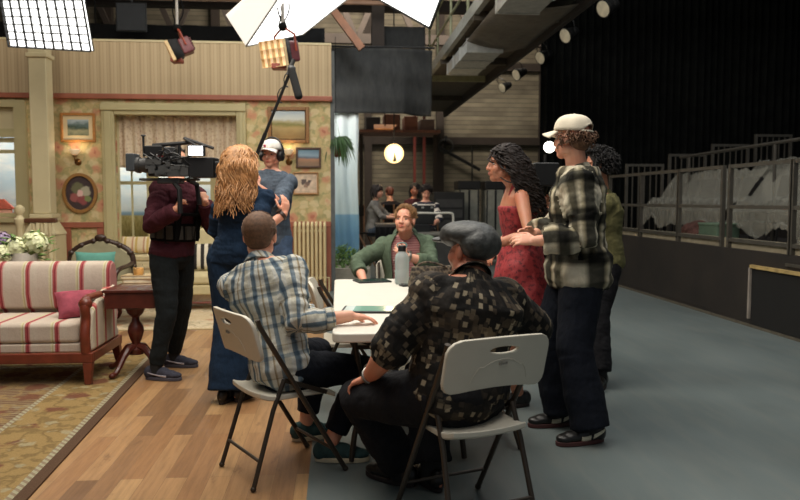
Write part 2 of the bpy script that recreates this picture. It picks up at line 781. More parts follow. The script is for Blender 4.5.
    def shirt(s, name, m, e=.02, hem=-.06, sleeve=1.0, se=.016, cuff=None, collar=True, vox=.0075, wr=.007, flare=0.0, colm=None, wscale=9.0, top=.555, open_=False):
        """sleeve: 0..2 (1 = to the elbow, 2 = to the wrist)"""
        b = Blob()
        T = s.tscale()
        rg = s.rings(hem * s.k, top * s.k * T, e, e)
        if flare:
            rg = [(c, la, fw, a + flare * max(0, (.25 - (c - s.pel).dot(s.up)) / .3), d + flare * .8 * max(0, (.25 - (c - s.pel).dot(s.up)) / .3)) for c, la, fw, a, d in rg]
        b.loft(rg, 28)
        c0, la0, fw0 = s.spine(hem * s.k)
        b.segs.append((c0, s.neck, .15 * s.k * s.fat, .16 * s.k * s.fat, 0.0, -s.fc))
        if collar:
            nk = .064 * s.k * (1 + (s.fat - 1) * .6)
            ax_ = (s.HM @ V((0, -.02, -.06)) - s.neck).normalized()
            b.chain([s.neck - s.up * .075 * s.k, s.neck - s.up * .03 * s.k + ax_ * .035 * s.k], [nk * 1.4, nk * 1.14], 18, flat1=True, seg=False)
        ar = [.060, .052, .047, .045, .036] if s.sex == 'm' else [.048, .042, .037, .037, .031]
        ar = [a * s.k * s.armf * (1 + (s.fat - 1) * .55) + se for a in ar]
        for q in 'RL':
            S, E_, W = s.sh[q], s.el[q], s.wr[q]
            side = s.rc * (1 if q == 'R' else -1)
            if sleeve <= 0:
                continue
            if sleeve <= 1:
                p = S.lerp(E_, sleeve)
                pts, rs = [S - side * .02, S.lerp(p, .5), p], [ar[0], ar[1] + .004, ar[2] + se * .6]
            else:
                f = sleeve - 1
                p = E_.lerp(W, f)
                pts = [S - side * .02, S.lerp(E_, .5), E_, E_.lerp(p, .5), p]
                rs = [ar[0], ar[1], ar[2] + .003, ar[3], ar[3] + (ar[4] - ar[3]) * f + (cuff or 0)]
            # round the elbow
            b.chain(pts, rs, 16, flat1=True, ref=-s.fc if abs((E_ - S).normalized().dot(s.fc)) < .9 else V((0, 0, 1)))
            b.ell((0, 0, 0), (ar[0] * 1.02, ar[0] * 1.0, ar[0] * 1.02), Matrix.Translation(S))
        o = s.put_blob(b, name, m, vox=vox, smooth=3, wr=wr, wscale=wscale)
        if collar:
            # folded shirt collar: a leaning ring with two points at the throat
            mb = MB()
            nr = (.064 if s.sex == 'm' else .052) * s.k * (1 + (s.fat - 1) * .5)
            axis = (s.HM @ V((0, -.02, -.06)) - s.neck).normalized()
            la = s.rc
            fw = axis.cross(la).normalized() * 1.0
            cc = s.neck - s.up * .03 * s.k

            def fn(u, v):
                a = (.06 + .88 * u) * 2 * PI          # gap at the front
                dr = V(la) * math.sin(a) + fw * math.cos(a)
                fr = max(0, math.cos(a))
                if v < .5:
                    w = v / .5
                    return cc + dr * nr * (1.10 - .08 * w) + axis * (.048 * w - .03 * fr) * s.k
                w = (v - .5) / .5
                return cc + dr * (nr * (1.02 + .32 * w)) + axis * (.048 - .03 * fr - .05 * w - .02 * w * fr) * s.k
            mb.grid(fn, 30, 6)
            planar_uv(s.put(mb, 'collar', colm or m, o, solid=.004))
        return o

    def trousers(s, m, e=.018, waist=.1, knee=.066, hemr=.06, hem=1.0, vox=.0085, wr=.008, name='trousers', thigh=0.0, wscale=8.0):
        b = Blob()
        rg = s.rings(s.tor[0][0], waist * s.k, e, e)
        b.loft(rg, 26)
        b.segs.append((s.pel - V((0, 0, .1)), s.pel + s.up * waist * s.k, .17 * s.k, .17, 0.0, -s.fh))
        ft = 1 + (s.fat - 1) * .6
        for q in 'RL':
            Hh, K_, A = s.hip[q], s.kn[q], s.an[q]
            p = K_.lerp(A, hem)
            pts = [Hh, Hh.lerp(K_, .4), K_, K_.lerp(p, .5), p]
            rs = [(.094 * ft + e + thigh) * s.k, (.088 * ft + e * .8 + thigh) * s.k, (knee * ft + e * .5) * s.k, (knee * .5 + hemr * .5 + e * .4) * s.k, hemr * s.k]
            b.chain(pts, rs, 18, flat1=True, ref=-s.fh)
        return s.put_blob(b, name, m, vox=vox, smooth=3, wr=wr, wscale=wscale)

    def shoes(s, mu, ms, name='shoe', stripe=None, low=True, L=1.0, w=1.0, collar=None, sock=True):
        for q in 'RL':
            A, t = s.an[q], s.toe[q]
            if sock:
                b = Blob()
                b.chain([A + V((0, 0, -.05)), A, A.lerp(s.kn[q], .32)], [.044 * s.k * (1 + (s.fat - 1) * .6), .0455 * s.k * (1 + (s.fat - 1) * .6), .055 * s.k * (1 + (s.fat - 1) * .6)], flat1=True, seg=False)
                s.put_blob(b, 'sock', mat('sock_black', (26, 26, 27), .9), vox=.008, smooth=2)
            side = t.cross(V((0, 0, 1)))
            k = s.k * L
            z0 = s.base.z + (0.0005 if A.z < .15 else A.z - .1 * s.k)
            FM = frame_M((A.x, A.y, z0), side, t, V((0, 0, 1)))
            b = Blob()
            for d, ww, l, h in ((-.05, .038, .045, .052), (-.01, .041, .06, .058), (.05, .044, .07, .046), (.10, .047, .07, .034), (.145, .044, .055, .026)):
                b.ell((0, d * k, .022 + h * .62), (ww * w, l * k, h), FM)
            if not low:
                b.chain([FM @ V((0, -.02, .06)), FM @ V((0, -.015, .13))], [.045, .048], flat1=True, seg=False)
            up = s.put_blob(b, name, mu, vox=.005, smooth=3)
            mb = MB()
            out = []
            for i in range(28):
                a = 2 * PI * i / 28
                y = .058 + .142 * math.sin(a)
                wd = .046 + .008 * math.sin(a)
                out.append((wd * w * math.cos(a) * (abs(math.cos(a)) ** -.18 if abs(math.cos(a)) > .05 else 1), y * k))
            mb.prism(out, 0.0, .026, FM)
            s.put(mb, 'sole', ms, up, bevel=.006)
            if stripe:
                for sd in (-1, 1):
                    mb = MB()
                    pts = stripe[1]

                    def fn(u, v):
                        y = pts[0][0] + (pts[1][0] - pts[0][0]) * u
                        zc = pts[0][1] + (pts[1][1] - pts[0][1]) * u ** 1.6
                        hw = stripe[2] * (1 - .75 * u)
                        z = zc + (v - .5) * 2 * hw
                        # follow the flank of the upper
                        x = 0
                        for d, ww, l, h in ((-.05, .038, .045, .052), (-.01, .041, .06, .058), (.05, .044, .07, .046), (.10, .047, .07, .034)):
                            q_ = 1 - ((y - d) / l) ** 2 - ((z - .022 - h * .62) / h) ** 2
                            if q_ > 0:
                                x = max(x, ww * w * math.sqrt(q_))
                        return V((sd * (x + .002), y * k, z))
                    mb.grid(fn, 10, 4, FM)
                    s.put(mb, 'side_stripe', stripe[0], up, solid=.003)

    # ---------------- hair
    def hair_base(s, b, lo=-.02, thick=.008, under_cap=False):
        if under_cap:
            b.ell((0, -.052, -.012), (.074, .064, .062), s.HM)
            return b
        b.ell((0, -.032, .038), (.077 + thick, .095 + thick, .086 + thick), s.HM)
        b.ell((0, -.05, -.005), (.066 + thick, .06 + thick, .06 + thick), s.HM)
        return b

    def scalp(s, th, ph, r=1.0):
        """point on the scalp: th from the crown (0..pi), ph around, 0 = face"""
        x, y, z = math.sin(th) * math.sin(ph), math.sin(th) * math.cos(ph), math.cos(th)
        return V((x * .080 * r, -.017 + y * .1 * r, .034 + z * .09 * r)), V((x / .08, y / .1, z / .09)).normalized()

    def short_hair(s, m, n=700, L=.035, r=.0035, thick=.006, sweep=(0, -.6, -.5), lift=.35, low=1.95, front=.85, jit=.4, seed=1, name='hair', under_cap=False):
        rnd = random.Random(seed)
        b = Blob()
        s.hair_base(b, thick=thick, under_cap=under_cap)
        o = s.put_blob(b, name, m, vox=.007, smooth=2)
        mb = MB()
        for _ in range(n):
            ph = rnd.uniform(-PI, PI)
            lim = front + (low - front) * (1 - math.cos(ph)) / 2 if abs(ph) < PI * .75 else low
            if .28 * PI < abs(ph) < .55 * PI:
                lim = min(low, 1.75)
            th = math.acos(rnd.uniform(math.cos(lim), 1))
            p, nr = s.scalp(th, ph, 1.02)
            if under_cap and p.z > .045:
                continue
            sw = V(sweep)
            d = (sw - nr * sw.dot(nr)).normalized() if sw.length > 0 else V((0, 0, 0))
            d = (d + nr * lift + V((rnd.uniform(-1, 1), rnd.uniform(-1, 1), rnd.uniform(-1, 1))) * jit).normalized()
            l = L * rnd.uniform(.6, 1.25)
            pts = [s.HM @ (p + d * l * t - nr * (t * t * l * .25)) for t in (-.15, .25, .6, 1)]
            mb.tube(pts, [r, r, r * .8, r * .3], 4)
        s.put(mb, 'hair_strands', m, o)
        return o

    def long_hair(s, m, n=170, L=.34, wave=.012, freq=40, r=.009, curl=False, seed=3, front=.75, spread=.035, fall=(0, 0, -1), name='hair', part=.0, minr=.098):
        rnd = random.Random(seed)
        b = Blob()
        s.hair_base(b, thick=.012)
        o = s.put_blob(b, name, m, vox=.008, smooth=2)
        mb = MB()
        fall = V(fall).normalized()
        for i in range(n):
            ph = rnd.uniform(-PI, PI)
            lim = 1.9 if abs(ph) > 1.5 else (1.15 if abs(ph) > 1.0 else front)
            th = math.acos(rnd.uniform(math.cos(lim), .99))
            p, nr = s.scalp(th, ph, 1.04)
            P = s.HM @ p
            nw = (s.HM.to_3x3() @ nr).normalized()
            steps = 18
            st = (L * rnd.uniform(.75, 1.08) + (1.2 - th) * .05) / steps
            d = (nw * .5 + fall * .6 - s.hf * (.5 if abs(ph) < 1.2 else 0)).normalized()
            pts, rs = [P - nw * .01], [r * s.k]
            ctr = s.HM @ V((0, -.015, .02))
            ph0 = rnd.uniform(0, 6.28) if curl else ph * 2.2 + rnd.uniform(-.5, .5)
            sp = rnd.uniform(.4, 1.0) * spread
            for j in range(steps):
                d = (d * .72 + fall * .28).normalized()
                P = P + d * st
                rel = P - ctr
                hz = rel - fall * rel.dot(fall)
                mr = minr * s.k + sp * (j / steps)
                dn = rel.dot(fall)
                if dn < 0:
                    # on the dome: stay outside of it
                    ql = s.HM.inverted() @ P
                    e = V((ql.x / .088, (ql.y + .017) / .108, (ql.z - .034) / .098))
                    if e.length < 1:
                        P = s.HM @ V((ql.x / e.length, (ql.y + .017) / e.length - .017, (ql.z - .034) / e.length + .034))
                else:
                    fr = hz.dot(s.hf)
                    if fr > .012 * s.k and dn < .2:            # keep the face clear
                        P = P - s.hf * (fr - .012 * s.k) * .9
                        hz = hz - s.hf * (fr - .012 * s.k) * .9
                    if hz.length < mr * .93 and hz.length > 1e-4:
                        P = P + hz.normalized() * (mr * .93 - hz.length) * .6
                a = ph0 + j * st * freq
                o1 = d.cross(nw).normalized() if d.cross(nw).length > 1e-3 else s.hr
                o2 = d.cross(o1)
                am = wave * min(1, j / 4)
                off = o1 * math.sin(a) * am + (o2 * math.cos(a) * am if curl else o2 * math.sin(a * .5 + 1) * am * .5)
                pts.append(P + off)
                t = j / steps
                rs.append(r * s.k * (1.0 - .75 * t ** 2))
            mb.tube(pts, rs, 5)
        s.put(mb, 'hair_strands', m, o, angle=80)
        return o

    def curls(s, m, n=260, R=.02, size=.045, seed=5, low=1.9, front=.9, r=.005, zmin=None, name='hair', base=True, under_cap=False):
        """short curly hair: many small coils standing off the scalp"""
        rnd = random.Random(seed)
        o = None
        if base:
            b = Blob()
            s.hair_base(b, thick=.012, under_cap=under_cap)
            o = s.put_blob(b, name, m, vox=.008, smooth=2)
        mb = MB()
        for _ in range(n):
            ph = rnd.uniform(-PI, PI)
            lim = low if abs(ph) > 1.0 else front
            th = math.acos(rnd.uniform(math.cos(lim), 1))
            p, nr = s.scalp(th, ph, 1.03)
            if zmin is not None and p.z > zmin:
                continue
            o1 = nr.orthogonal().normalized()
            o2 = nr.cross(o1)
            a0 = rnd.uniform(0, 6.28)
            l = size * rnd.uniform(.6, 1.2)
            pts = []
            for j in range(9):
                t = j / 8
                a = a0 + t * 8
                pts.append(s.HM @ (p + nr * l * t + (o1 * math.cos(a) + o2 * math.sin(a)) * R * (.3 + .7 * t) * .5 + V((0, 0, -1)) * l * t * t * .35))
            mb.tube(pts, [r] * 6 + [r * .8, r * .6, r * .3], 4)
        return s.put(mb, 'hair_strands' if o else name, m, o or s.o, angle=80)

    def cap_hat(s, m, bill=.07, back_open=True, tilt=0.0, name='cap', strap=None):
        mb = MB()
        R = Matrix.Rotation(tilt, 4, 'X')
        M = s.HM @ Matrix.Translation((0, -.012, .04)) @ R

        def dome(u, v):
            ph = u * 2 * PI
            th = v * PI * .5
            y = math.cos(ph) * .109
            bulge = 1.0 + .03 * math.cos(6 * ph)
            hz = math.sin(th) ** .75
            q = V((math.sin(ph) * .088 * hz * bulge, y * hz, .092 * math.cos(th) ** .8 + .002))
            if back_open:
                b = max(0, -math.cos(ph) - .75) / .25
                if v > .8:
                    q.z += b * .04 * (v - .8) / .2
            return q
        mb.grid(dome, 48, 12, M)
        o = s.put(mb, name, m, solid=.004, angle=60)
        mb = MB()

        def bl(u, v):
            a = (u - .5) * 2.1
            rr = 1 + v * bill / .1 * math.cos(a) ** .6
            x = math.sin(a) * .087 * (1 + .12 * v)
            y = math.cos(a) * .106 + v * bill * (math.cos(a) ** .7)
            return V((x, y, .004 - v * .018 - .05 * (x / .08) ** 2 * (.2 + .3 * v)))
        mb.grid(bl, 16, 6, M)
        s.put(mb, 'bill', m, o, solid=.005)
        mb = MB()
        mb.ball((0, 0, .096), (.008, .008, .004), 10, 6, M)
        s.put(mb, 'button', m, o)
        if back_open:
            mb = MB()
            mb.tube([M @ V((math.sin(a) * .088, math.cos(a) * .108, .003)) for a in [PI - .75 + .1 * i for i in range(16)]], .006, 6)
            s.put(mb, 'strap', strap or m, o)
        return o
# ------------------------------------------------------------------ setting
def S(o):
    o['kind'] = 'structure'
    return o


# grey painted stage floor
n = N('stage_floor_paint')
co = n.coord()
f1 = n.noise(n.coord('Object', (1, .5, 1)), 1.1, 5, .6)
f2 = n.noise(n.coord('Object', (3, .4, 1)), 4, 4, .6)
c = n.mix(n.ramp(f2, [(.45, (0, 0, 0, 1)), (.75, (.5, .5, .5, 1))]), n.ramp(f1, [(.3, (92, 102, 102)), (.7, (110, 119, 118))]), lin((120, 122, 116)))
n.base(c, n.ramp(f1, [(.3, (.36, .36, .36, 1)), (.7, (.5, .5, .5, 1))]), 0, .4)
m_grey = n.m
mb = MB().span((-.15, -3, -.1), (14, 23, 0)).span((-10, 11.6, -.1), (-.15, 23, 0))
S(mb.build('floor', m_grey))

# warm plank floor of the living-room set
n = N('plank_floor')
tc = n.new('ShaderNodeTexCoord')
mp = n.new('ShaderNodeMapping', {0: tc.outputs['Object'], 'Rotation': (0, 0, PI / 2)})
br = n.new('ShaderNodeTexBrick', {'Vector': mp.outputs[0], 'Color1': (0, 0, 0, 1), 'Color2': (1, 1, 1, 1), 'Mortar': (.5, .5, .5, 1), 'Scale': 1.0,
                                  'Mortar Size': .0014, 'Mortar Smooth': .4, 'Bias': 0.0, 'Brick Width': 1.05, 'Row Height': .105}, offset=.37)
tone = n.ramp(br.outputs[0], [(0, (122, 88, 58)), (.2, (158, 120, 82)), (.45, (170, 130, 88)), (.7, (178, 140, 96)), (.85, (140, 102, 68)), (1, (160, 118, 78))])
g = n.noise(n.coord('Object', (14, 1.1, 1)), 3, 6, .65)
c = n.mix(.55, tone, n.ramp(g, [(.3, (.45, .42, .4, 1)), (.6, (1, 1, 1, 1))]), 'MULTIPLY')
kn = n.noise(n.coord('Object', (5, 1.6, 1)), 2.2, 4, .7)
c = n.mix(n.ramp(kn, [(.6, (0, 0, 0, 1)), (.72, (.55, .55, .55, 1))]), c, lin((92, 62, 42)))
c = n.mix(n.math('MULTIPLY', br.outputs[1], .6), c, lin((84, 58, 38)))
n.base(c, .42, 0, .4)
n.bump(n.mix(br.outputs[1], (.5, .5, .5, 1), (0, 0, 0, 1)), .25, .003)
m_wood = n.m
S(MB().span((-10, -3, -.1), (-.15, 11.6, 0)).build('floor_planks', m_wood))

# timber back wall of the sound stage
n = N('hall_boards')
co = n.coord()
sp = n.new('ShaderNodeSeparateXYZ', {0: co})
z = n.math('MULTIPLY', sp.outputs[2], 7.5)
fz = n.math('FRACT', z)
row = n.math('FLOOR', z)
cmb = n.new('ShaderNodeCombineXYZ', {0: n.math('MULTIPLY', sp.outputs[0], .35), 1: row, 2: 0.0})
wn = n.noise(cmb.outputs[0], 1.7, 3, .7)
c = n.ramp(wn, [(.3, (84, 78, 66)), (.5, (112, 104, 88)), (.7, (134, 125, 105))])
c = n.mix(n.ramp(fz, [(.0, (1, 1, 1, 1)), (.16, (0, 0, 0, 1))]), c, lin((36, 32, 26)))
c = n.mix(.5, c, n.ramp(n.noise(n.coord('Object', (1, 1, 1)), .8, 4), [(.35, (.55, .5, .45, 1)), (.65, (1, 1, 1, 1))]), 'MULTIPLY')
n.base(c, .85)
m_boards = n.m
wb = S(MB().span((-10, 22, 0), (14, 22.2, 9)).build('wall_back', m_boards))
m_dark = mat('dark_wall', (40, 38, 36), .9)
S(MB().span((-10.2, -3, 0), (-10, 22.2, 9)).build('wall_left', m_dark))
S(MB().span((14, -3, 0), (14.2, 22.2, 9)).build('wall_right', m_dark))
S(MB().span((-10.2, -3, 9), (14.2, 22.2, 9.2)).build('ceiling', mat('ceiling_boards', (60, 50, 42), .9)))
m_beam = mat('dark_timber', (46, 37, 30), .85, scale=4)
m_rust = mat('red_iron', (120, 50, 40), .7)
m_blackm = mat('black_metal', (22, 22, 22), .45, spec=.4)
m_black = mat('black_cloth', (16, 16, 16), .95, spec=.1)
mb = MB()
for xx in (.9, 3.05, 6.2, -3.5, -6.5):
    mb.span((xx - .11, 21.75, 0), (xx + .11, 22, 9))
S(mb.build('trim_posts', m_beam))
mb = MB()
for zz in (3.0, 5.2):
    mb.span((-10, 21.8, zz), (14, 22, zz + .22))
S(mb.build('trim_rails', m_beam))
# roof trusses across the hall
for Y in (12.6, 15.6, 18.8):
    t = empty('roof_truss', (2, Y, 5.4), 0, 'dark timber roof truss spanning the hall overhead, %s' % {12.6: 'nearest of the three', 15.6: 'middle one of the three', 18.8: 'farthest of the three near the back wall'}[Y], 'truss', 'roof trusses')
    t['kind'] = 'structure'
    MB().span((-12, -.1, -.12), (12, .1, .12)).build('bottom_chord', m_beam, t)
    MB().span((-12, -.1, 1.6), (12, .1, 1.85)).build('top_chord', m_beam, t)
    mb = MB()
    for i in range(16):
        x = -12 + 1.5 * i
        mb.bar((x, 0, 0), (x + .75, 0, 1.7), .1, .14)
        mb.bar((x + .75, 0, 1.7), (x + 1.5, 0, 0), .1, .14)
    mb.build('diagonal_struts', m_beam, t)

# ---------------------------------------------------------------- the living-room set
WY = 10.8


def wallpaper():
    n = N('floral_wallpaper')
    base_co = n.coord('Object', (1, 0, 1))
    wob = n.new('ShaderNodeTexNoise', {'Vector': base_co, 'Scale': 9.0, 'Detail': 3.0})
    off = n.new('ShaderNodeVectorMath', {0: wob.outputs[1], 1: (.5, .5, .5)}, operation='SUBTRACT')
    sc = n.new('ShaderNodeVectorMath', {0: off.outputs[0], 3: .16}, operation='SCALE')
    v = n.new('ShaderNodeVectorMath', {0: base_co, 1: sc.outputs[0]}, operation='ADD').outputs[0]

    def blobs(scale, thr, soft, shift, rnd):
        m = n.new('ShaderNodeMapping', {0: v, 'Location': shift})
        vo = n.new('ShaderNodeTexVoronoi', {'Vector': m.outputs[0], 'Scale': scale, 'Randomness': rnd})
        return n.ramp(vo.outputs['Distance'], [(thr, (1, 1, 1, 1)), (thr + soft, (0, 0, 0, 1))])
    c = n.ramp(n.noise(base_co, 5, 3), [(.35, (190, 168, 118)), (.65, (204, 184, 134))])
    vine = n.ramp(n.noise(v, 5.5, 2, .5), [(.46, (0, 0, 0, 1)), (.49, (1, 1, 1, 1)), (.53, (1, 1, 1, 1)), (.56, (0, 0, 0, 1))])
    c = n.mix(n.math('MULTIPLY', vine, .5), c, lin((148, 148, 96)))
    c = n.mix(n.math('MULTIPLY', blobs(7, .27, .05, (3, 0, 1), .9), .6), c, lin((146, 146, 98)))
    c = n.mix(n.math('MULTIPLY', blobs(5.4, .30, .08, (1.3, 0, .2), .35), .6), c, lin((222, 204, 160)))
    c = n.mix(n.math('MULTIPLY', blobs(4.0, .26, .14, (0, 0, .5), .5), .75), c, lin((204, 136, 108)))
    c = n.mix(n.math('MULTIPLY', blobs(4.0, .08, .08, (0, 0, .5), .5), .7), c, lin((172, 96, 80)))
    n.base(c, .75)
    return n.m


m_paper = wallpaper()
m_sage = mat('sage_paint', (186, 174, 130), .5, var=.06, scale=3)
m_cream = mat('cream_paint', (206, 192, 152), .55, var=.06, scale=3)
m_rose = mat('rose_wood_trim', (156, 92, 70), .5, var=.12, scale=6)
XR = -.105
mb = MB()
for a, b in (((-7.5, 0, .0), (-5.98, .12, 3.56)), ((-5.98, 0, 2.66), (-4.50, .12, 3.56)), ((-5.98, 0, 0), (-4.50, .12, 1.05)),
             ((-4.50, 0, 0), (-3.17, .12, 3.56)), ((-3.17, 0, 2.56), (-1.43, .12, 3.56)), ((-1.43, 0, 0), (XR, .12, 3.56))):
    mb.span((a[0], WY + a[1], a[2]), (b[0], WY + b[1], b[2]))
S(mb.build('wall_set', m_paper))
# timber back of the scenery flat, seen past its end
S(MB().span((XR, WY + .005, 0), (XR + .06, WY + .5, 3.5)).build('trim_flat_return', mat('grey_flat', (92, 96, 96), .8)))
# beadboard fascia above the picture rail
n = N('beadboard')
sp = n.new('ShaderNodeSeparateXYZ', {0: n.coord()})
fx = n.math('FRACT', n.math('MULTIPLY', sp.outputs[0], 7.2))
c = n.ramp(fx, [(0, (132, 110, 82)), (.06, (182, 160, 124)), (.3, (192, 170, 134)), (.34, (170, 146, 112)), (.4, (188, 166, 130)), (.66, (194, 174, 138)), (.7, (168, 144, 110)), (.76, (186, 164, 128)), (1, (178, 156, 120))])
n.base(c, .6)
S(MB().span((-7.5, WY - .05, 2.845), (XR + .02, WY - .001, 3.57)).build('trim_fascia', n.m))
S(MB().span((-7.5, WY - .075, 2.77), (XR + .03, WY - .001, 2.843)).build('trim_picture_rail', m_rose, bevel=.012))
S(MB().span((-7.5, WY - .06, 3.572), (XR + .02, WY + .14, 3.60)).build('trim_fascia_cap', m_cream))
# wainscot of rose frames round wallpaper panels
mb = MB()
for x0, x1 in ((-4.36, -3.34), (-1.31, XR)):
    mb.span((x0, WY - .05, .95), (x1, WY - .001, 1.03))
    mb.span((x0, WY - .04, .12), (x1, WY - .001, .24))
    k = max(1, round((x1 - x0) / .62))
    for i in range(k + 1):
        xx = x0 + (x1 - x0 - .1) * i / k
        mb.span((xx, WY - .038, .24), (xx + .1, WY - .002, .95))
S(mb.build('trim_wainscot', m_rose, bevel=.008))
mb = MB()
for x0, x1 in ((-4.36, -3.34), (-1.31, XR)):
    mb.span((x0, WY - .06, .002), (x1, WY - .001, .118))
S(mb.build('baseboard_set', m_rose, bevel=.01))
m_tanpanel = mat('tan_panel', (184, 138, 92), .6, var=.1)
S(MB().span((-1.20, WY - .02, .245), (XR - .1, WY - .003, .945)).build('trim_panel', m_tanpanel))

m_glass = bpy.data.materials.new('window_glass')
m_glass.use_nodes = True
gb = m_glass.node_tree.nodes['Principled BSDF']
gb.inputs['Base Color'].default_value = (1, 1, 1, 1)
gb.inputs['Roughness'].default_value = .02
gb.inputs['Transmission Weight'].default_value = 1.0
gb.inputs['IOR'].default_value = 1.03


def sash(x0, x1, z0, z1, Y, cols, rows, t=.05, name='window_frame', parent=None, mid=None):
    mb = MB()
    mb.span((x0, Y - .03, z0), (x0 + t, Y + .03, z1)).span((x1 - t, Y - .03, z0), (x1, Y + .03, z1))
    mb.span((x0 + t, Y - .03, z0), (x1 - t, Y + .03, z0 + t)).span((x0 + t, Y - .03, z1 - t), (x1 - t, Y + .03, z1))
    for i in range(1, cols):
        x = x0 + (x1 - x0) * i / cols
        mb.span((x - .012, Y - .018, z0 + t), (x + .012, Y + .018, z1 - t))
    for zz in rows:
        mb.span((x0 + t, Y - .02, zz - .025), (x1 - t, Y + .02, zz + .025))
    return mb.build(name, m_sage, parent)


# bay window
w1 = S(empty('window_1', (-2.4, 11.3, 0)))


def rel(mb_o, par):
    mb_o.data.transform(Matrix.Translation(-V(par.location)))
    return mb_o


BY = 11.3
for x0, x1 in ((-3.35, -2.81), (-2.74, -1.87), (-1.80, -1.26)):
    rel(sash(x0, x1, .62, 2.72, BY, 2, [1.6], parent=w1), w1)
    rel(MB().span((x0 + .05, BY - .004, .67), (x1 - .05, BY + .004, 2.67)).build('pane', m_glass, w1), w1)
mb = MB().span((-3.47, BY - .06, 0), (-3.352, BY + .08, 2.9)).span((-2.808, BY - .06, 0), (-2.742, BY + .06, 2.9)).span((-1.868, BY - .06, 0), (-1.802, BY + .06, 2.9)).span((-1.258, BY - .06, 0), (-1.14, BY + .08, 2.9))
mb.span((-3.352, BY - .06, 0), (-1.258, BY + .06, .618)).span((-3.352, BY - .06, 2.722), (-1.258, BY + .06, 2.9))
rel(mb.build('mullions', m_sage, w1), w1)
mb = MB()
for xa, xb in ((-3.17, -3.42), (-1.43, -1.18)):
    mb.bar((xa, WY + .125, 1.3), (xb, BY - .05, 1.3), .06, 2.62)
mb.span((-3.42, WY + .13, 2.63), (-1.18, BY - .065, 2.7))
rel(mb.build('bay_returns', m_sage, w1), w1)
# casing round the opening
mb = MB()
for x0, x1 in ((-3.33, -3.155), (-1.45, -1.315)):
    mb.span((x0, WY - .07, .0), (x1, WY - .001, 2.73))
    mb.span((x0 + .04, WY - .095, 0), (x1 - .04, WY - .071, 2.60))
mb.span((-3.153, WY - .07, 2.55), (-1.452, WY - .001, 2.72))
mb.span((-3.34, WY - .1, 2.61), (-1.31, WY - .071, 2.70))
S(mb.build('trim_bay_casing', m_sage, bevel=.01))
# left window
w2 = S(empty('window_2', (-5.180, WY, 0)))
rel(sash(-5.980, -4.500, 1.1, 2.22, WY + .05, 2, [2.03], parent=w2, t=.06), w2)
rel(sash(-5.980, -4.500, 2.30, 2.66, WY + .05, 1, [], parent=w2, t=.05), w2)
rel(MB().span((-5.920, WY + .046, 1.16), (-4.560, WY + .054, 2.16)).build('pane', m_glass, w2), w2)
rel(MB().span((-5.930, WY + .046, 2.35), (-4.550, WY + .054, 2.61)).build('transom_panel', m_cream, w2), w2)
mb = MB().span((-4.520, WY - .06, 1.0), (-4.360, WY - .001, 2.74)).span((-6.080, WY - .06, 2.645), (-4.520, WY - .001, 2.74)).span((-6.080, WY - .1, 1.03), (-4.340, WY - .001, 1.095))
mb.span((-6.080, WY - .05, 2.225), (-4.521, WY - .001, 2.295)).span((-6.140, WY - .06, 1.0), (-5.980, WY - .001, 2.74))
rel(mb.build('window_trim', m_sage, w2), w2)
S(MB().span((-7.5, WY - .03, 0), (-4.37, WY - .002, 1.02)).build('trim_dado', m_cream))
# painted scenic cloths outside the windows
n = N('scenic_sky')
sp = n.new('ShaderNodeSeparateXYZ', {0: n.coord()})
zz = n.math('MULTIPLY', sp.outputs[2], .25)
cl = n.noise(n.coord('Object', (.8, 1, 2.2)), 1.6, 5, .55)
sky = n.mix(n.ramp(cl, [(.42, (0, 0, 0, 1)), (.65, (1, 1, 1, 1))]), n.ramp(zz, [(.28, (218, 224, 222)), (.5, (176, 206, 220)), (.7, (150, 190, 212))]), lin((236, 236, 228)))
ln = n.ramp(zz, [(0, (150, 130, 60)), (.235, (172, 152, 84)), (.268, (186, 170, 108)), (.272, (120, 150, 170)), (.284, (150, 178, 194)), (.288, (210, 220, 222))], 'LINEAR')
c = n.mix(n.ramp(zz, [(.286, (0, 0, 0, 1)), (.30, (1, 1, 1, 1))]), ln, sky)
tx = n.noise(n.coord('Object', (14, 1, 3)), 3, 3)
c = n.mix(n.math('MULTIPLY', n.ramp(zz, [(.262, (1, 1, 1, 1)), (.27, (0, 0, 0, 1))]), .5), c, n.ramp(tx, [(.3, (100, 92, 40)), (.7, (220, 200, 140))]))
n.base(c, .9)
bd = MB().grid(lambda u, v: V((-8.5 + 7.9 * u, 13.0 - .5 * (2 * u - 1) ** 4, .02 + 4 * v)), 24, 2).build('scenic_backdrop', n.m, solid=.01)
tag(bd, 'painted sky and meadow cloth hung outside the set windows', 'backdrop')
# red-roofed cottages of the view, a painted ground row in front of the sky cloth
gr = empty('ground_row', (-5.5, 12.3, 0), 0, 'cut-out row of red roofed cottages outside the far left window', 'scenery')
for i, (x, w, h) in enumerate(((-6.6, .7, 1.28), (-5.85, .6, 1.36), (-5.25, .55, 1.24))):
    mb = MB().prism([(-w / 2, 0), (w / 2, 0), (w / 2, h - .16), (-w / 2, h - .16)], -.02, .02, frame_M((x + 5.8, 0, 0), V((1, 0, 0)), V((0, 0, 1)), V((0, -1, 0))))
    mb.build('cottage_wall', mat('cottage_pink', (206, 150, 130), .8), gr)
    mb = MB().prism([(-w / 2 - .05, h - .16), (w / 2 + .05, h - .16), (w / 2 - .12, h), (-w / 2 + .12, h)], -.03, .03, frame_M((x + 5.8, 0, 0), V((1, 0, 0)), V((0, 0, 1)), V((0, -1, 0))))
    mb.build('cottage_roof', mat('cottage_red', (176, 84, 64), .8), gr)

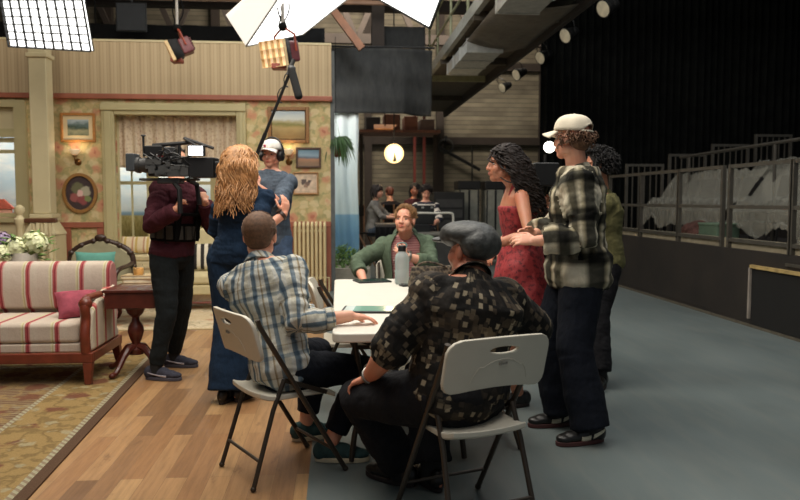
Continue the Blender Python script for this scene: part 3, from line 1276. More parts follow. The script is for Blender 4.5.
# tall square column with pedestal in front of the wall
cl = empty('square_column', (-3.985, 10.35, 0), 0, 'tall cream square column on a panelled pedestal beside the left window', 'column')
MB().span((-.115, -.115, 1.16), (.115, .115, 3.52)).build('shaft', m_cream, cl, bevel=.012)
MB().span((-.14, -.14, 3.24), (.14, .14, 3.30)).build('neck_moulding', m_cream, cl, bevel=.012)
MB().span((-.13, -.13, 3.521), (.13, .13, 3.57)).build('capital', m_cream, cl, bevel=.02)
mb = MB().span((-.15, -.15, 1.1), (.15, .15, 1.158))
mb.prism(rrect(-.15, -.15, .15, .15, .01), 1.06, 1.1)
mb.build('plinth_moulding', m_cream, cl, bevel=.012)
vs = []
mb = MB().grid(lambda u, v: V((0, 0, 0)), 1, 1)
mb = MB()
mb.add([(-.13, -.13, 1.06), (.13, -.13, 1.06), (.13, .13, 1.06), (-.13, .13, 1.06), (-.21, -.21, .88), (.21, -.21, .88), (.21, .21, .88), (-.21, .21, .88)],
       [(0, 1, 2, 3), (4, 7, 6, 5), (0, 4, 5, 1), (1, 5, 6, 2), (2, 6, 7, 3), (3, 7, 4, 0)])
mb.build('sloped_base', m_cream, cl)
MB().span((-.2, -.2, 0), (.2, .2, .878)).build('pedestal', m_cream, cl, bevel=.01)
mb = MB()
for x0, x1, z0, z1 in ((-.17, -.12, .1, .84), (.12, .17, .1, .84), (-.12, .12, .78, .84), (-.12, .12, .1, .16)):
    mb.span((x0, -.225, z0), (x1, -.201, z1))
mb.build('pedestal_panel', m_cream, cl, bevel=.006)

# stair rail: newel, balusters and handrail
nb = empty('stair_banister', (-4.07, 9.75, 0), 0, 'cream newel post with turned balusters and brown handrail below the column', 'banister')
prof = [(.06, 0), (.06, .75), (.05, .77), (.075, .8), (.075, .84), (.045, .86), (.05, 1.02), (.07, 1.06), (.07, 1.1), (.045, 1.12), (.035, 1.15), (.065, 1.2), (.06, 1.25), (.03, 1.275), (.005, 1.285)]
MB().lathe(prof, (0, 0, 0), 20).build('newel_post', m_cream, nb)
for i in range(3):
    MB().lathe([(.026, .12), (.026, .3), (.034, .34), (.02, .42), (.032, .65), (.018, .92), (.03, .95), (.026, 1.05)], (.17 + .1 * i, .0, 0), 12).build('baluster', m_cream, nb)
MB().span((.06, -.04, 1.052), (.46, .04, 1.11)).build('handrail', mat('walnut', (92, 56, 36), .4), nb, bevel=.015)
MB().span((.061, -.05, 0), (.46, .05, .118)).build('curb', m_cream, nb)


# lace valance across the bay
n = N('lace')
sp = n.new('ShaderNodeSeparateXYZ', {0: n.coord()})
st = n.math('FRACT', n.math('MULTIPLY', sp.outputs[0], 4.2))
c = n.ramp(st, [(0, (150, 118, 98)), (.06, (204, 182, 152)), (.5, (212, 194, 166)), (.94, (200, 176, 146)), (1, (150, 118, 98))])
vo = n.new('ShaderNodeTexVoronoi', {'Vector': n.coord(), 'Scale': 26.0})
c = n.mix(.35, c, n.ramp(vo.outputs[0], [(.2, (168, 130, 108)), (.5, (236, 222, 198))]))
n.base(c, .9)
n.b.inputs['Transmission Weight'].default_value = 0.0
m_lace = n.m
va = MB().grid(lambda u, v: V((-3.165 + 1.73 * u, 10.97 + .035 * math.sin(u * 75) * (1 - v * .4), 1.92 - .06 * abs(math.sin(u * 3 * PI)) + .1 * abs(2 * u - 1) ** 2 * -1 + (2.57 - 1.92 + .06 * abs(math.sin(u * 3 * PI)) + .1 * abs(2 * u - 1) ** 2) * v)), 150, 14).build('lace_valance', m_lace, solid=.004)
tag(va, 'gathered cream lace valance hanging across the top of the bay window', 'curtain')
m_drape = mat('cream_drape', (214, 198, 170), .9, var=.08)
for x0, lab in ((-3.3, 'left'), (-1.68, 'right')):
    d = MB().grid(lambda u, v: V((x0 + .2 * u + .03 * math.sin(v * 3), 11.08 + .035 * math.sin(u * 24), .66 + 1.92 * v)), 40, 8).build('curtain_panel', m_drape, solid=.004)
    if lab == 'right':
        tag(d, 'long cream curtain panel at the right side of the bay window', 'curtain', 'bay curtains')
    else:
        bpy.data.objects.remove(d)

# window seat, cushions
ws = empty('window_seat', (-2.4, 10.98, 0), 0, 'cream panelled window seat built under the bay window', 'window seat')
MB().span((-1.0, -.24, .0), (1.0, .235, .46)).build('seat_box', m_cream, ws, bevel=.01)
mb = MB()
for i in range(4):
    x = -.92 + .46 * i
    mb.span((x, -.262, .1), (x + .04, -.241, .4)).span((x + .38, -.262, .1), (x + .42, -.241, .4)).span((x + .04, -.262, .36), (x + .38, -.241, .4)).span((x + .04, -.262, .1), (x + .38, -.241, .14))
mb.build('front_panelling', m_cream, ws, bevel=.005)
MB().prism(rrect(-.98, -.23, .98, .22, .05), .462, .55).build('seat_cushion', mat('oatmeal_cushion', (206, 190, 148), .9, bump=.3), ws, bevel=.03)


def stripes(name, base, stops, per, axis=0, rough=.85, kind='Object', bump=.2):
    n = N(name)
    sp = n.new('ShaderNodeSeparateXYZ', {0: n.coord(kind)})
    f = n.math('FRACT', n.math('DIVIDE', n.math('ADD', sp.outputs[axis], 50.0), per))
    c = n.ramp(f, stops, 'CONSTANT')
    c = n.mix(.3, c, n.ramp(n.noise(n.coord(kind), 160, 2), [(.3, (.5, .5, .5, 1)), (.7, (1, 1, 1, 1))]), 'MULTIPLY')
    n.base(c, rough, 0, .25)
    n.bump(n.noise(n.coord(kind), 9, 3), bump, .03)
    return n.m


def pillow(c, w, h, t, m, label, rz=0, tilt=.3, name='throw_pillow', group=None):
    mb = MB()

    def fn(sg):
        def f(u, v):
            x, y = 2 * u - 1, 2 * v - 1
            k = (1 - abs(x) ** 2.5) * (1 - abs(y) ** 2.5)
            pin = 1 - .1 * (1 - abs(x)) * abs(y) ** 2 - .1 * (1 - abs(y)) * abs(x) ** 2
            return V((x * w / 2 * (1 - .08 * (1 - y * y)), sg * t / 2 * k ** .45, h / 2 + y * h / 2 * (1 - .08 * (1 - x * x))))
        return f
    mb.grid(fn(1), 16, 16).grid(fn(-1), 16, 16)
    o = mb.build(name, m, angle=80)
    o.location = c
    o.rotation_euler = (-tilt, 0, rz)
    return tag(o, label, 'pillow', group)


pillow(V((-2.98, 10.98, .56)), .62, .27, .16, stripes('pillow_stripe', (0, 0, 0), [(0, (226, 206, 170)), (.3, (196, 148, 118)), (.45, (230, 214, 180)), (.6, (206, 176, 106)), (.8, (226, 206, 170))], .16), 'striped cream and rust pillow lying on the window seat', 0, .35)


# pictures
def picture(x0, y0, x1, y1, label, frame_c, mount, art, oval=False, name='framed_picture', fw=.035, depth=.04):
    a = at(x0, y1, WY - .02)
    b = at(x1, y0, WY - .02)
    w, h = b.x - a.x, b.z - a.z
    o = empty(name, ((a.x + b.x) / 2, WY - .002, (a.z + b.z) / 2), 0, label, 'picture')
    fm = mat('frame_' + str(frame_c), frame_c, .4, metal=.0, var=.15, scale=30)
    if oval:
        def ring(r0, r1, y0_, y1_, m, nm):
            mb = MB()
            vs, fs = [], []
            k = 40
            for rr, yy in ((r0, y0_), (r0, y1_), (r1, y1_), (r1, y0_)):
                for i in range(k):
                    t = 2 * PI * i / k
                    vs.append((math.cos(t) * (w / 2 - rr), yy, math.sin(t) * (h / 2 - rr)))
            for j in range(4):
                for i in range(k):
                    fs.append((j * k + i, j * k + (i + 1) % k, ((j + 1) % 4) * k + (i + 1) % k, ((j + 1) % 4) * k + i))
            mb.add(vs, fs)
            return mb.build(nm, m, o, bevel=.004)
        ring(0, fw, 0, -depth, fm, 'frame')
        mb = MB()
        k = 40
        vs = [(math.cos(2 * PI * i / k) * (w / 2 - fw * .8), yy, math.sin(2 * PI * i / k) * (h / 2 - fw * .8)) for yy in (0, -.012) for i in range(k)]
        mb.add(vs, [tuple(range(k)), tuple(range(k, 2 * k))] + [(i, (i + 1) % k, k + (i + 1) % k, k + i) for i in range(k)])
        mb.build('canvas', art, o)
        return o
    mb = MB()
    mb.span((-w / 2, -depth, -h / 2), (-w / 2 + fw, 0, h / 2)).span((w / 2 - fw, -depth, -h / 2), (w / 2, 0, h / 2))
    mb.span((-w / 2 + fw, -depth, -h / 2), (w / 2 - fw, 0, -h / 2 + fw)).span((-w / 2 + fw, -depth, h / 2 - fw), (w / 2 - fw, 0, h / 2))
    mb.build('frame', fm, o, bevel=.008)
    iw, ih = w / 2 - fw, h / 2 - fw
    if mount:
        MB().span((-iw, -.012, -ih), (iw, 0, ih)).build('mount', mat('mount_' + str(mount[0]), mount[0], .8, var=.04), o)
        iw -= mount[1]
        ih -= mount[1]
    MB().span((-iw, -.018, -ih), (iw, -.0005, ih)).build('canvas', art, o)
    return o


def land_art(name, stops, h, nz=.25, sc=7):
    n = N(name)
    co = n.coord()
    sp = n.new('ShaderNodeSeparateXYZ', {0: co})
    f = n.math('ADD', n.math('DIVIDE', sp.outputs[2], h), .5)
    f = n.math('ADD', f, n.math('MULTIPLY', n.math('SUBTRACT', n.noise(n.coord('Object', (1, 1, 1.6)), sc, 4), .5), nz))
    n.base(n.ramp(f, stops), .6)
    return n.m


def spot_art(name, bg, spots, h):
    """painted motif: soft round dabs (x, z, radius, colour) on a ground"""
    n = N(name)
    co = n.coord()
    wob = n.new('ShaderNodeTexNoise', {'Vector': co, 'Scale': 16.0, 'Detail': 3.0})
    c = n.ramp(wob.outputs[0], [(.35, tuple(int(k * .85) for k in bg)), (.65, bg)])
    sc = n.new('ShaderNodeVectorMath', {0: wob.outputs[1], 1: (.5, .5, .5)}, operation='SUBTRACT')
    s2 = n.new('ShaderNodeVectorMath', {0: sc.outputs[0], 3: .07}, operation='SCALE')
    v = n.new('ShaderNodeVectorMath', {0: co, 1: s2.outputs[0]}, operation='ADD').outputs[0]
    v = n.new('ShaderNodeVectorMath', {0: v, 1: (1, 0, 1)}, operation='MULTIPLY').outputs[0]
    for x, z, r, cc in spots:
        d = n.new('ShaderNodeVectorMath', {0: v, 1: (x, 0, z)}, operation='DISTANCE').outputs['Value']
        c = n.mix(n.ramp(n.math('DIVIDE', d, r), [(.75, (1, 1, 1, 1)), (1, (0, 0, 0, 1))]), c, lin(cc))
    n.base(c, .6)
    return n.m


picture(61, 113, 95, 142, 'gold framed landscape painting above the left wall sconce', (176, 120, 62), ((214, 196, 156), .06),
        land_art('art_lake', [(.1, (70, 84, 66)), (.35, (150, 150, 120)), (.5, (60, 78, 66)), (.62, (92, 112, 112)), (.8, (170, 184, 190))], .34, .35, 12))
picture(63, 173, 97, 213, 'oval gilt framed flower painting below the left wall sconce', (150, 108, 58), None,
        spot_art('art_flowers', (66, 50, 50), [(-.03, .06, .1, (106, 104, 74)), (.07, .02, .08, (170, 164, 140)), (-.08, -.06, .07, (150, 84, 80)), (.03, -.1, .08, (140, 70, 70)), (.0, .0, .05, (222, 180, 170)), (.1, -.08, .05, (120, 130, 80))], .5), oval=True, fw=.045)
picture(268, 107, 309, 143, 'large gilt framed farmland painting at upper right of the set wall', (140, 98, 52), ((70, 52, 36), .012),
        land_art('art_farm', [(.1, (130, 104, 60)), (.4, (170, 146, 96)), (.52, (128, 124, 66)), (.6, (170, 160, 120)), (.72, (204, 208, 200)), (.95, (176, 190, 196))], .4, .28, 7), fw=.05)
picture(296, 147.5, 321, 168, 'small dark framed harbour painting right of the wall sconce', (84, 60, 46), None,
        land_art('art_harbour', [(.15, (140, 112, 88)), (.4, (176, 128, 98)), (.5, (94, 104, 116)), (.66, (138, 160, 176)), (.9, (110, 140, 160))], .22, .2, 12), fw=.03)
picture(293, 172, 318.5, 194.5, 'pale framed bird sketch, lowest picture above the radiator', (176, 132, 84), ((222, 194, 164), .012),
        spot_art('art_bird', (226, 200, 172), [(-.03, .02, .045, (96, 80, 74)), (.03, -.005, .035, (120, 96, 84)), (.06, .03, .03, (84, 72, 70)), (.0, -.04, .03, (150, 120, 100))], .25), fw=.022)

# wall sconces
m_brass = mat('aged_brass', (120, 84, 44), .35, .8)
sc_mat = N('sconce_shade')
sc_mat.base(lin((240, 220, 190)), .3)
sc_mat.b.inputs['Emission Color'].default_value = lin((255, 214, 160))
sc_mat.b.inputs['Emission Strength'].default_value = .25
bulb_m = mat('lamp_bulb', (255, 240, 210), .4, emit=((255, 220, 160), 9))


def sconce(px, py, label):
    p = at(px, py, WY - .12)
    o = empty('wall_sconce', (p.x, WY - .002, p.z), 0, label, 'lamp', 'set wall sconces')
    MB().lathe([(.045, 0), (.05, .008), (.03, .02), (.012, .03)], (0, 0, 0), 16, frame_M((.0, 0, -.12), V((1, 0, 0)), V((0, 0, 1)), V((0, -1, 0)))).build('back_plate', m_brass, o)
    MB().tube(bez([(0, -.03, -.12), (0, -.09, -.15), (0, -.13, -.1), (0, -.13, -.05)]), .008).lathe([(.012, -.06), (.03, -.05), (.022, -.03)], (0, -.13, 0), 14).build('arm', m_brass, o)
    MB().lathe([(.025, -.03), (.045, -.01), (.07, .035), (.075, .05)], (0, -.13, 0), 18, cap=False).build('glass_shade', sc_mat.m, o, solid=.004)
    MB().ball((0, -.13, .02), .022).build('bulb', bulb_m, o)
    l = bpy.data.lights.new('sconce_glow', 'POINT')
    l.energy = 1.1
    l.color = (1, .78, .5)
    l.shadow_soft_size = .03
    lo = bpy.data.objects.new('sconce_glow', l)
    col.objects.link(lo)
    lo.parent = o
    lo.location = (0, -.14, .1)
    return o


sconce(75, 153, 'lit brass wall sconce between the landscape and the oval painting')
sconce(288.5, 153, 'lit brass wall sconce beside the small harbour painting')

# radiator
m_rad = mat('radiator_cream', (214, 196, 150), .45, var=.06)
ra = empty('radiator', (-.405, 10.62, 0), 0, 'cream cast iron column radiator against the tan wainscot', 'radiator')
for i in range(8):
    x = -.21 + .06 * i
    mb = MB()
    for dy in (-.055, .055):
        mb.tube(bez([(x, dy, .17), (x, dy, .55), (x, dy, .98)], 3), .021, 8)
    mb.tube(bez([(x, -.055, .97), (x, -.03, 1.01), (x, .03, 1.01), (x, .055, .97)], 4), .022, 8)
    mb.tube(bez([(x, -.055, .18), (x, -.03, .15), (x, .03, .15), (x, .055, .18)], 4), .022, 8)
    if i in (0, 7):
        mb.tube([(x, -.05, .16), (x, -.06, 0)], [.02, .026], 8).tube([(x, .05, .16), (x, .06, 0)], [.02, .026], 8)
    mb.build('radiator_column', m_rad, ra)
MB().tube([(-.22, 0, .9), (.22, 0, .9)], .018, 8).tube([(-.22, 0, .22), (.22, 0, .22)], .018, 8).tube([(.22, 0, .22), (.27, 0, .22), (.27, 0, .0)], .012, 8).build('pipework', m_rad, ra)
# ------------------------------------------------------------------ furniture of the set
def rug_mat(name, hx, hy, field, line, border, motif, edge, cream):
    n = N(name)
    co = n.coord()
    sp = n.new('ShaderNodeSeparateXYZ', {0: co})
    dx = n.math('SUBTRACT', hx, n.math('ABSOLUTE', sp.outputs[0]))
    dy = n.math('SUBTRACT', hy, n.math('ABSOLUTE', sp.outputs[1]))
    d = n.math('MINIMUM', dx, dy)
    wob = n.new('ShaderNodeTexNoise', {'Vector': co, 'Scale': 14.0, 'Detail': 4.0})
    c2 = n.new('ShaderNodeVectorMath', {0: wob.outputs[1], 1: (.5, .5, .5)}, operation='SUBTRACT')
    s2 = n.new('ShaderNodeVectorMath', {0: c2.outputs[0], 3: .12}, operation='SCALE')
    v = n.new('ShaderNodeVectorMath', {0: co, 1: s2.outputs[0]}, operation='ADD').outputs[0]
    vo = n.new('ShaderNodeTexVoronoi', {'Vector': v, 'Scale': 3.0, 'Randomness': .35}).outputs[0]
    v2 = n.new('ShaderNodeTexVoronoi', {'Vector': v, 'Scale': 8.0}).outputs[0]
    mo = n.ramp(vo, [(.23, (1, 1, 1, 1)), (.30, (0, 0, 0, 1))])
    mo2 = n.ramp(v2, [(.2, (1, 1, 1, 1)), (.32, (0, 0, 0, 1))])
    vine = n.ramp(n.noise(v, 6, 2), [(.45, (0, 0, 0, 1)), (.49, (1, 1, 1, 1)), (.54, (1, 1, 1, 1)), (.58, (0, 0, 0, 1))])
    lines = n.ramp(n.math('FRACT', n.math('MULTIPLY', sp.outputs[1], 22)), [(.0, (0, 0, 0, 1)), (.45, (0, 0, 0, 1)), (.5, (1, 1, 1, 1)), (1, (1, 1, 1, 1))])
    fc = n.mix(n.math('MULTIPLY', lines, .6), lin(field), lin(line))
    fc = n.mix(n.math('MULTIPLY', vine, .7), fc, lin(border))
    fc = n.mix(n.math('MULTIPLY', mo, .85), fc, lin(motif))
    fc = n.mix(n.math('MULTIPLY', mo2, .3), fc, lin(cream))
    bc = n.mix(n.math('MULTIPLY', vine, .8), lin(border), lin(tuple(int(k * .8) for k in border)))
    bc = n.mix(n.math('MULTIPLY', mo2, .55), bc, lin(cream))
    bc = n.mix(n.math('MULTIPLY', mo, .9), bc, lin(motif))
    dash = n.ramp(n.math('FRACT', n.math('MULTIPLY', n.math('ADD', sp.outputs[0], sp.outputs[1]), 20)), [(0, (0, 0, 0, 1)), (.5, (0, 0, 0, 1)), (.52, (1, 1, 1, 1))])
    gc = n.mix(n.math('MULTIPLY', dash, .5), lin(cream), lin(motif))
    isb = n.ramp(d, [(0, (0, 0, 0, 1)), (.53, (1, 1, 1, 1))], 'CONSTANT')
    c = n.mix(isb, bc, fc)
    g1 = n.ramp(d, [(0, (0, 0, 0, 1)), (.06, (1, 1, 1, 1)), (.095, (0, 0, 0, 1)), (.495, (1, 1, 1, 1)), (.53, (0, 0, 0, 1))], 'CONSTANT')
    c = n.mix(g1, c, gc)
    c = n.mix(n.ramp(d, [(0, (1, 1, 1, 1)), (.06, (0, 0, 0, 1))], 'CONSTANT'), c, lin(edge))
    c = n.mix(.4, c, n.ramp(n.noise(co, 90, 3), [(.3, (.45, .45, .45, 1)), (.7, (1, 1, 1, 1))]), 'MULTIPLY')
    n.base(c, .95, 0, .1)
    n.bump(n.noise(co, 240, 2), .5, .004)
    return n.m


a = gnd(155, 362)
b = gnd(30, 500)
dirv = (a - b).normalized()
ang = math.atan2(-dirv.x, dirv.y)
hx, hy = 1.7, 2.2
far = gnd(163, 352)
cx = V((far.x, far.y, 0)) - V((math.cos(ang), math.sin(ang), 0)) * hx - dirv * hy
rg = MB().prism(rrect(-hx, -hy, hx, hy, .01, 2), 0.0005, .011).build('patterned_rug', rug_mat('rug_large', hx, hy, (112, 84, 64), (150, 132, 100), (152, 126, 82), (112, 70, 54), (92, 70, 54), (164, 158, 130)))
rg.location = (cx.x, cx.y, 0)
rg.rotation_euler = (0, 0, ang)
tag(rg, 'large worn oriental rug with gold border under the striped sofa', 'rug')
r2 = MB().prism(rrect(-1.25, -.85, 1.25, .85, .01, 2), .0005, .011).build('patterned_rug', rug_mat('rug_pale', 1.25, .85, (206, 186, 150), (196, 170, 134), (210, 192, 158), (182, 140, 108), (196, 176, 138), (218, 204, 174)))
r2.location = (-2.1, 8.5, 0)
tag(r2, 'pale beige rug on the planks farther back, under the coffee table', 'rug')

# striped sofa ------------------------------------------------------
m_mah = mat('mahogany', (116, 52, 34), .35, var=.25, scale=14)
m_str = stripes('sofa_stripe', 0, [(0, (196, 180, 164)), (.42, (204, 194, 160)), (.48, (180, 168, 120)), (.51, (204, 190, 170)), (.57, (166, 80, 80)), (.63, (142, 56, 62)), (.69, (190, 130, 122)), (.74, (198, 184, 168))], .205)
m_strY = stripes('sofa_stripe_side', 0, [(0, (214, 200, 178)), (.46, (190, 176, 120)), (.50, (226, 214, 186)), (.56, (178, 74, 74)), (.66, (206, 130, 118)), (.76, (220, 206, 184))], .205, axis=1)
RZ = .012
so = empty('striped_sofa', (-2.79, 5.75, RZ), 0, 'cream sofa with red stripes and mahogany legs at the left edge', 'sofa')
L, Rr = -1.1, 1.02
# backrest with a rolled top edge
prof = [(.26, .46), (.20, .48), (.17, .60), (.18, .78), (.21, .83), (.27, .85), (.33, .82), (.36, .75), (.36, .36), (.26, .36)]
mb = MB()
m4 = frame_M((L, 0, 0), V((0, 1, 0)), V((0, 0, 1)), V((1, 0, 0)))
mb.prism(prof, .02, Rr - L - .03, m4)
mb.build('backrest', m_str, so, bevel=.02, angle=50)
MB().prism(rrect(L + .1, -.36, Rr - .1, .2, .06), .30, .45).build('seat_cushion', m_str, so, bevel=.035, segs=4)
MB().prism(rrect(L + .02, -.36, Rr - .02, .33, .02), .235, .298).build('seat_base', m_str, so, bevel=.012)
MB().span((L, -.385, .16), (Rr, -.345, .234)).span((L, .31, .16), (Rr, .35, .234)).span((Rr - .04, -.344, .16), (Rr, .309, .234)).span((L, -.344, .16), (L + .04, .309, .234)).build('frame_rail', m_mah, so, bevel=.008)
for sx in (-1, 1):
    x0 = Rr - .1 if sx > 0 else L
    ap = [(-.34, .236), (-.36, .40), (-.34, .52), (-.20, .60), (.0, .60), (.22, .66), (.25, .66), (.25, .236)]
    am = MB().prism(ap, 0, .095, frame_M((x0, 0, 0), V((0, 1, 0)), V((0, 0, 1)), V((1, 0, 0)))).build('arm', m_strY, so, bevel=.03, segs=3)
    mb = MB()
    mb.tube(bez([(x0 + .0475, -.36, .235), (x0 + .0475, -.375, .36), (x0 + .0475, -.345, .47), (x0 + .0475, -.36, .56), (x0 + .0475, -.31, .615), (x0 + .0475, -.2, .615), (x0 + .0475, -.02, .61)], 5), [.036] * 20 + [.03] * 11, 10)
    mb.ball((x0 + .0475, -.345, .585), (.05, .045, .045))
    mb.build('arm_scroll', m_mah, so)
for x, y in ((L + .05, -.35), (Rr - .04, -.35), (L + .05, .31), (Rr - .04, .31)):
    back = y > 0
    mb = MB()
    a_, b_ = .034, .022
    dy = .07 if back else -.012
    mb.add([(x + i * a_, y + j * a_, .16) for i, j in ((-1, -1), (1, -1), (1, 1), (-1, 1))] + [(x + i * b_, y + dy + j * b_, 0) for i, j in ((-1, -1), (1, -1), (1, 1), (-1, 1))],
           [(0, 1, 2, 3), (7, 6, 5, 4), (0, 4, 5, 1), (1, 5, 6, 2), (2, 6, 7, 3), (3, 7, 4, 0)])
    mb.build('leg', m_mah, so, bevel=.006)
pillow(V((-1.935, 5.62, .465)), .30, .25, .14, mat('rose_pillow', (150, 66, 80), .9, var=.3, scale=12, bump=.3), 'rose pink pillow slumped against the sofa arm', .5, .75)

# pedestal side table ----------------------------------------------
m_mah2 = mat('dark_mahogany', (86, 36, 26), .3, var=.25, scale=16)
p = gnd(133, 374)
st = empty('side_table', (-1.568, 5.76, RZ), 0, 'dark mahogany pedestal side table beside the sofa arm', 'side table')
MB().span((-.2, -.165, .635), (.2, .165, .658)).build('table_top', m_mah2, st, bevel=.006)
MB().span((-.185, -.15, .515), (.185, .15, .634)).build('apron', m_mah2, st, bevel=.004)
MB().lathe([(.06, .46), (.075, .5)], (0, 0, 0), 18).lathe([(.055, .14), (.06, .18), (.035, .2), (.03, .23), (.045, .26), (.062, .32), (.055, .36), (.03, .4), (.028, .43), (.05, .45), (.055, .499)], (0, 0, 0), 20).build('pedestal', m_mah2, st)
for k in range(4):
    a_ = PI / 4 + k * PI / 2 + .3
    c_, s_ = math.cos(a_), math.sin(a_)
    MB().tube([V((c_ * r, s_ * r, z)) for r, z in ((.03, .2), (.08, .19), (.13, .14), (.18, .07), (.22, .03), (.25, .024))], [.028, .027, .022, .02, .02, .022], 8).ball((c_ * .255, s_ * .255, .022), (.026, .026, .022)).build('leg', m_mah2, st)

# coffee table with books and candle --------------------------------
ct = empty('coffee_table', (-2.16, 8.1, RZ), 0, 'low carved wooden coffee table behind the side table', 'coffee table')
MB().prism(rrect(-.34, -.28, .34, .28, .05), .36, .40).build('table_top', m_mah, ct, bevel=.01)
MB().span((-.3, -.24, .29), (.3, .24, .359)).build('apron', m_mah, ct, bevel=.01)
for sx in (-1, 1):
    for sy in (-1, 1):
        MB().tube(bez([(sx * .27, sy * .21, .34), (sx * .33, sy * .26, .24), (sx * .27, sy * .22, .1), (sx * .31, sy * .25, .02)], 5), [.036] * 5 + [.03] * 5 + [.022] * 6, 8).build('leg', m_mah, ct)
zz = .40 + RZ
for i, (w, d, h, cc, lab, rz) in enumerate(((.34, .25, .05, (150, 120, 84), 'tan cloth bound book at the bottom of the coffee table stack', 0), (.32, .24, .045, (176, 150, 106), 'pale buff book in the middle of the coffee table stack', .08), (.34, .24, .035, (196, 172, 130), 'cream covered book on top of the coffee table stack', -.05))):
    bk = empty('hardback_book', (-2.13, 8.05, zz), rz, lab, 'book', 'books on the coffee table')
    MB().span((-w / 2, -d / 2, 0), (w / 2, d / 2, .004)).span((-w / 2, -d / 2, h - .004), (w / 2, d / 2, h)).span((-w / 2, -d / 2, .004), (-w / 2 + .006, d / 2, h - .004)).build('cover', mat('book_cover_%d' % i, cc, .7), bk)
    MB().span((-w / 2 + .007, -d / 2 + .006, .0045), (w / 2 - .006, d / 2 - .006, h - .0045)).build('pages', mat('book_pages', (226, 214, 186), .9), bk)
    zz += h + .0005
cj = empty('candle_jar', (-2.14, 8.02, zz), 0, 'small glass candle jar on top of the book stack', 'candle')
MB().lathe([(.05, 0), (.055, .02), (.055, .06), (.05, .075)], (0, 0, 0), 18).build('wax', mat('candle_wax', (214, 160, 90), .5), cj)
MB().lathe([(.057, 0), (.06, .02), (.06, .085), (.04, .1), (.045, .11)], (0, 0, 0), 18, cap=False).build('glass', m_glass, cj, solid=.002)

# carved armchair ---------------------------------------------------
m_carv = mat('carved_walnut', (58, 40, 32), .4, var=.3, scale=30)
m_beige = mat('sage_upholstery', (160, 152, 122), .9, var=.1, bump=.3)
ca = empty('carved_armchair', (-2.74, 8.35, 0.0), -.1, 'dark carved armchair with beige upholstery behind the sofa', 'armchair')
pts = [(-.36, .45), (-.37, .62), (-.34, .78), (-.22, .87), (-.08, .92), (0, .945), (.08, .92), (.22, .87), (.34, .78), (.37, .62), (.36, .45)]
MB().prism([(x * .97, z - .01) for x, z in pts], -.04, .035, frame_M((0, .28, 0), V((1, 0, 0)), V((0, 0, 1)), V((0, -1, 0)))).build('back_upholstery', m_beige, ca, bevel=.02)
ca.scale = (1, 1, .95)
mb = MB().tube(bez([V((x, .28, z)) for x, z in pts], 5), .032, 8)
for i in range(11):
    x, z = pts[i]
    mb.ball((x, .265, z), (.04, .035, .035))
mb.ball((0, .26, .965), (.07, .035, .04))
mb.build('carved_back_frame', m_carv, ca, angle=70)
MB().prism(rrect(-.34, -.32, .34, .26, .06), .31, .44).build('seat_cushion', m_beige, ca, bevel=.04)
MB().prism(rrect(-.36, -.34, .36, .3, .04), .24, .309).build('seat_rail', m_carv, ca, bevel=.01)
for sx in (-1, 1):
    MB().tube(bez([(sx * .36, .27, .66), (sx * .39, .05, .64), (sx * .4, -.2, .63), (sx * .38, -.28, .56), (sx * .36, -.26, .42), (sx * .35, -.27, .3)], 5), .026, 8).build('arm', m_carv, ca)
    for sy, y in ((-1, -.29), (1, .26)):
        MB().tube(bez([(sx * .33, y, .27), (sx * .36, y + sy * .03, .18), (sx * .33, y, .08), (sx * .35, y + sy * .02, .02)], 4), [.036] * 4 + [.028] * 4 + [.022] * 5, 8).build('leg', m_carv, ca)
pillow(V((-2.72, 8.40, .42)), .46, .35, .12, mat('teal_cushion', (92, 150, 136), .8, var=.12, bump=.2), 'teal pillow on the carved armchair', -.1, .1)

# cream armchair by the window ---------------------------------------
m_crm = mat('cream_upholstery', (196, 182, 140), .9, var=.08, bump=.3)
ac = empty('upholstered_armchair', (-1.72, 9.35, 0), .0, 'cream upholstered armchair near the bay window, behind the camera operator', 'armchair')
MB().prism(rrect(-.4, -.42, .4, .3, .1), .32, .45).build('seat_cushion', m_crm, ac, bevel=.045, segs=3)
MB().prism(rrect(-.42, -.42, .42, .36, .08), .2, .318).build('seat_base', m_crm, ac, bevel=.02)
MB().prism(rrect(-.42, .0, .42, .56, .18, 8), -.09, .09, frame_M((0, .34, .42), V((1, 0, 0)), V((0, .15, 1)).normalized(), V((0, -1, .15)).normalized())).build('backrest', m_crm, ac, bevel=.05, segs=3)
for sx in (-1, 1):
    MB().prism(rrect(-.38, .2, .3, .66, .12), -.07, .07, frame_M((sx * .43, 0, 0), V((0, 1, 0)), V((0, 0, 1)), V((1, 0, 0)))).build('arm', m_crm, ac, bevel=.05, segs=3)
    for y in (-.34, .28):
        MB().tube([(sx * .34, y, .2), (sx * .35, y + (.02 if y > 0 else -.02), 0)], [.03, .02], 8).build('leg', m_mah, ac)
MB().tube([(-.35, -.36, .1), (.35, -.36, .1)], .014, 8).build('stretcher', m_mah, ac)
pillow(V((-1.72, 9.33, .46)), .42, .36, .14, stripes('pillow_bw', 0, [(0, (216, 206, 184)), (.5, (44, 40, 38))], .09), 'black and white striped pillow on the cream armchair', .1, .3)

# flowers on the console behind the sofa ------------------------------
cn = empty('console_table', (-3.3, 6.42, 0), 0, 'narrow wooden console table behind the sofa back', 'console')
MB().span((-.75, -.15, .70), (.75, .15, .74)).build('table_top', m_mah, cn, bevel=.006)
for sx in (-.7, .7):
    for sy in (-.11, .11):
        MB().span((sx - .025, sy - .025, 0), (sx + .025, sy + .025, .699)).build('leg', m_mah, cn)
rf = random.Random(11)


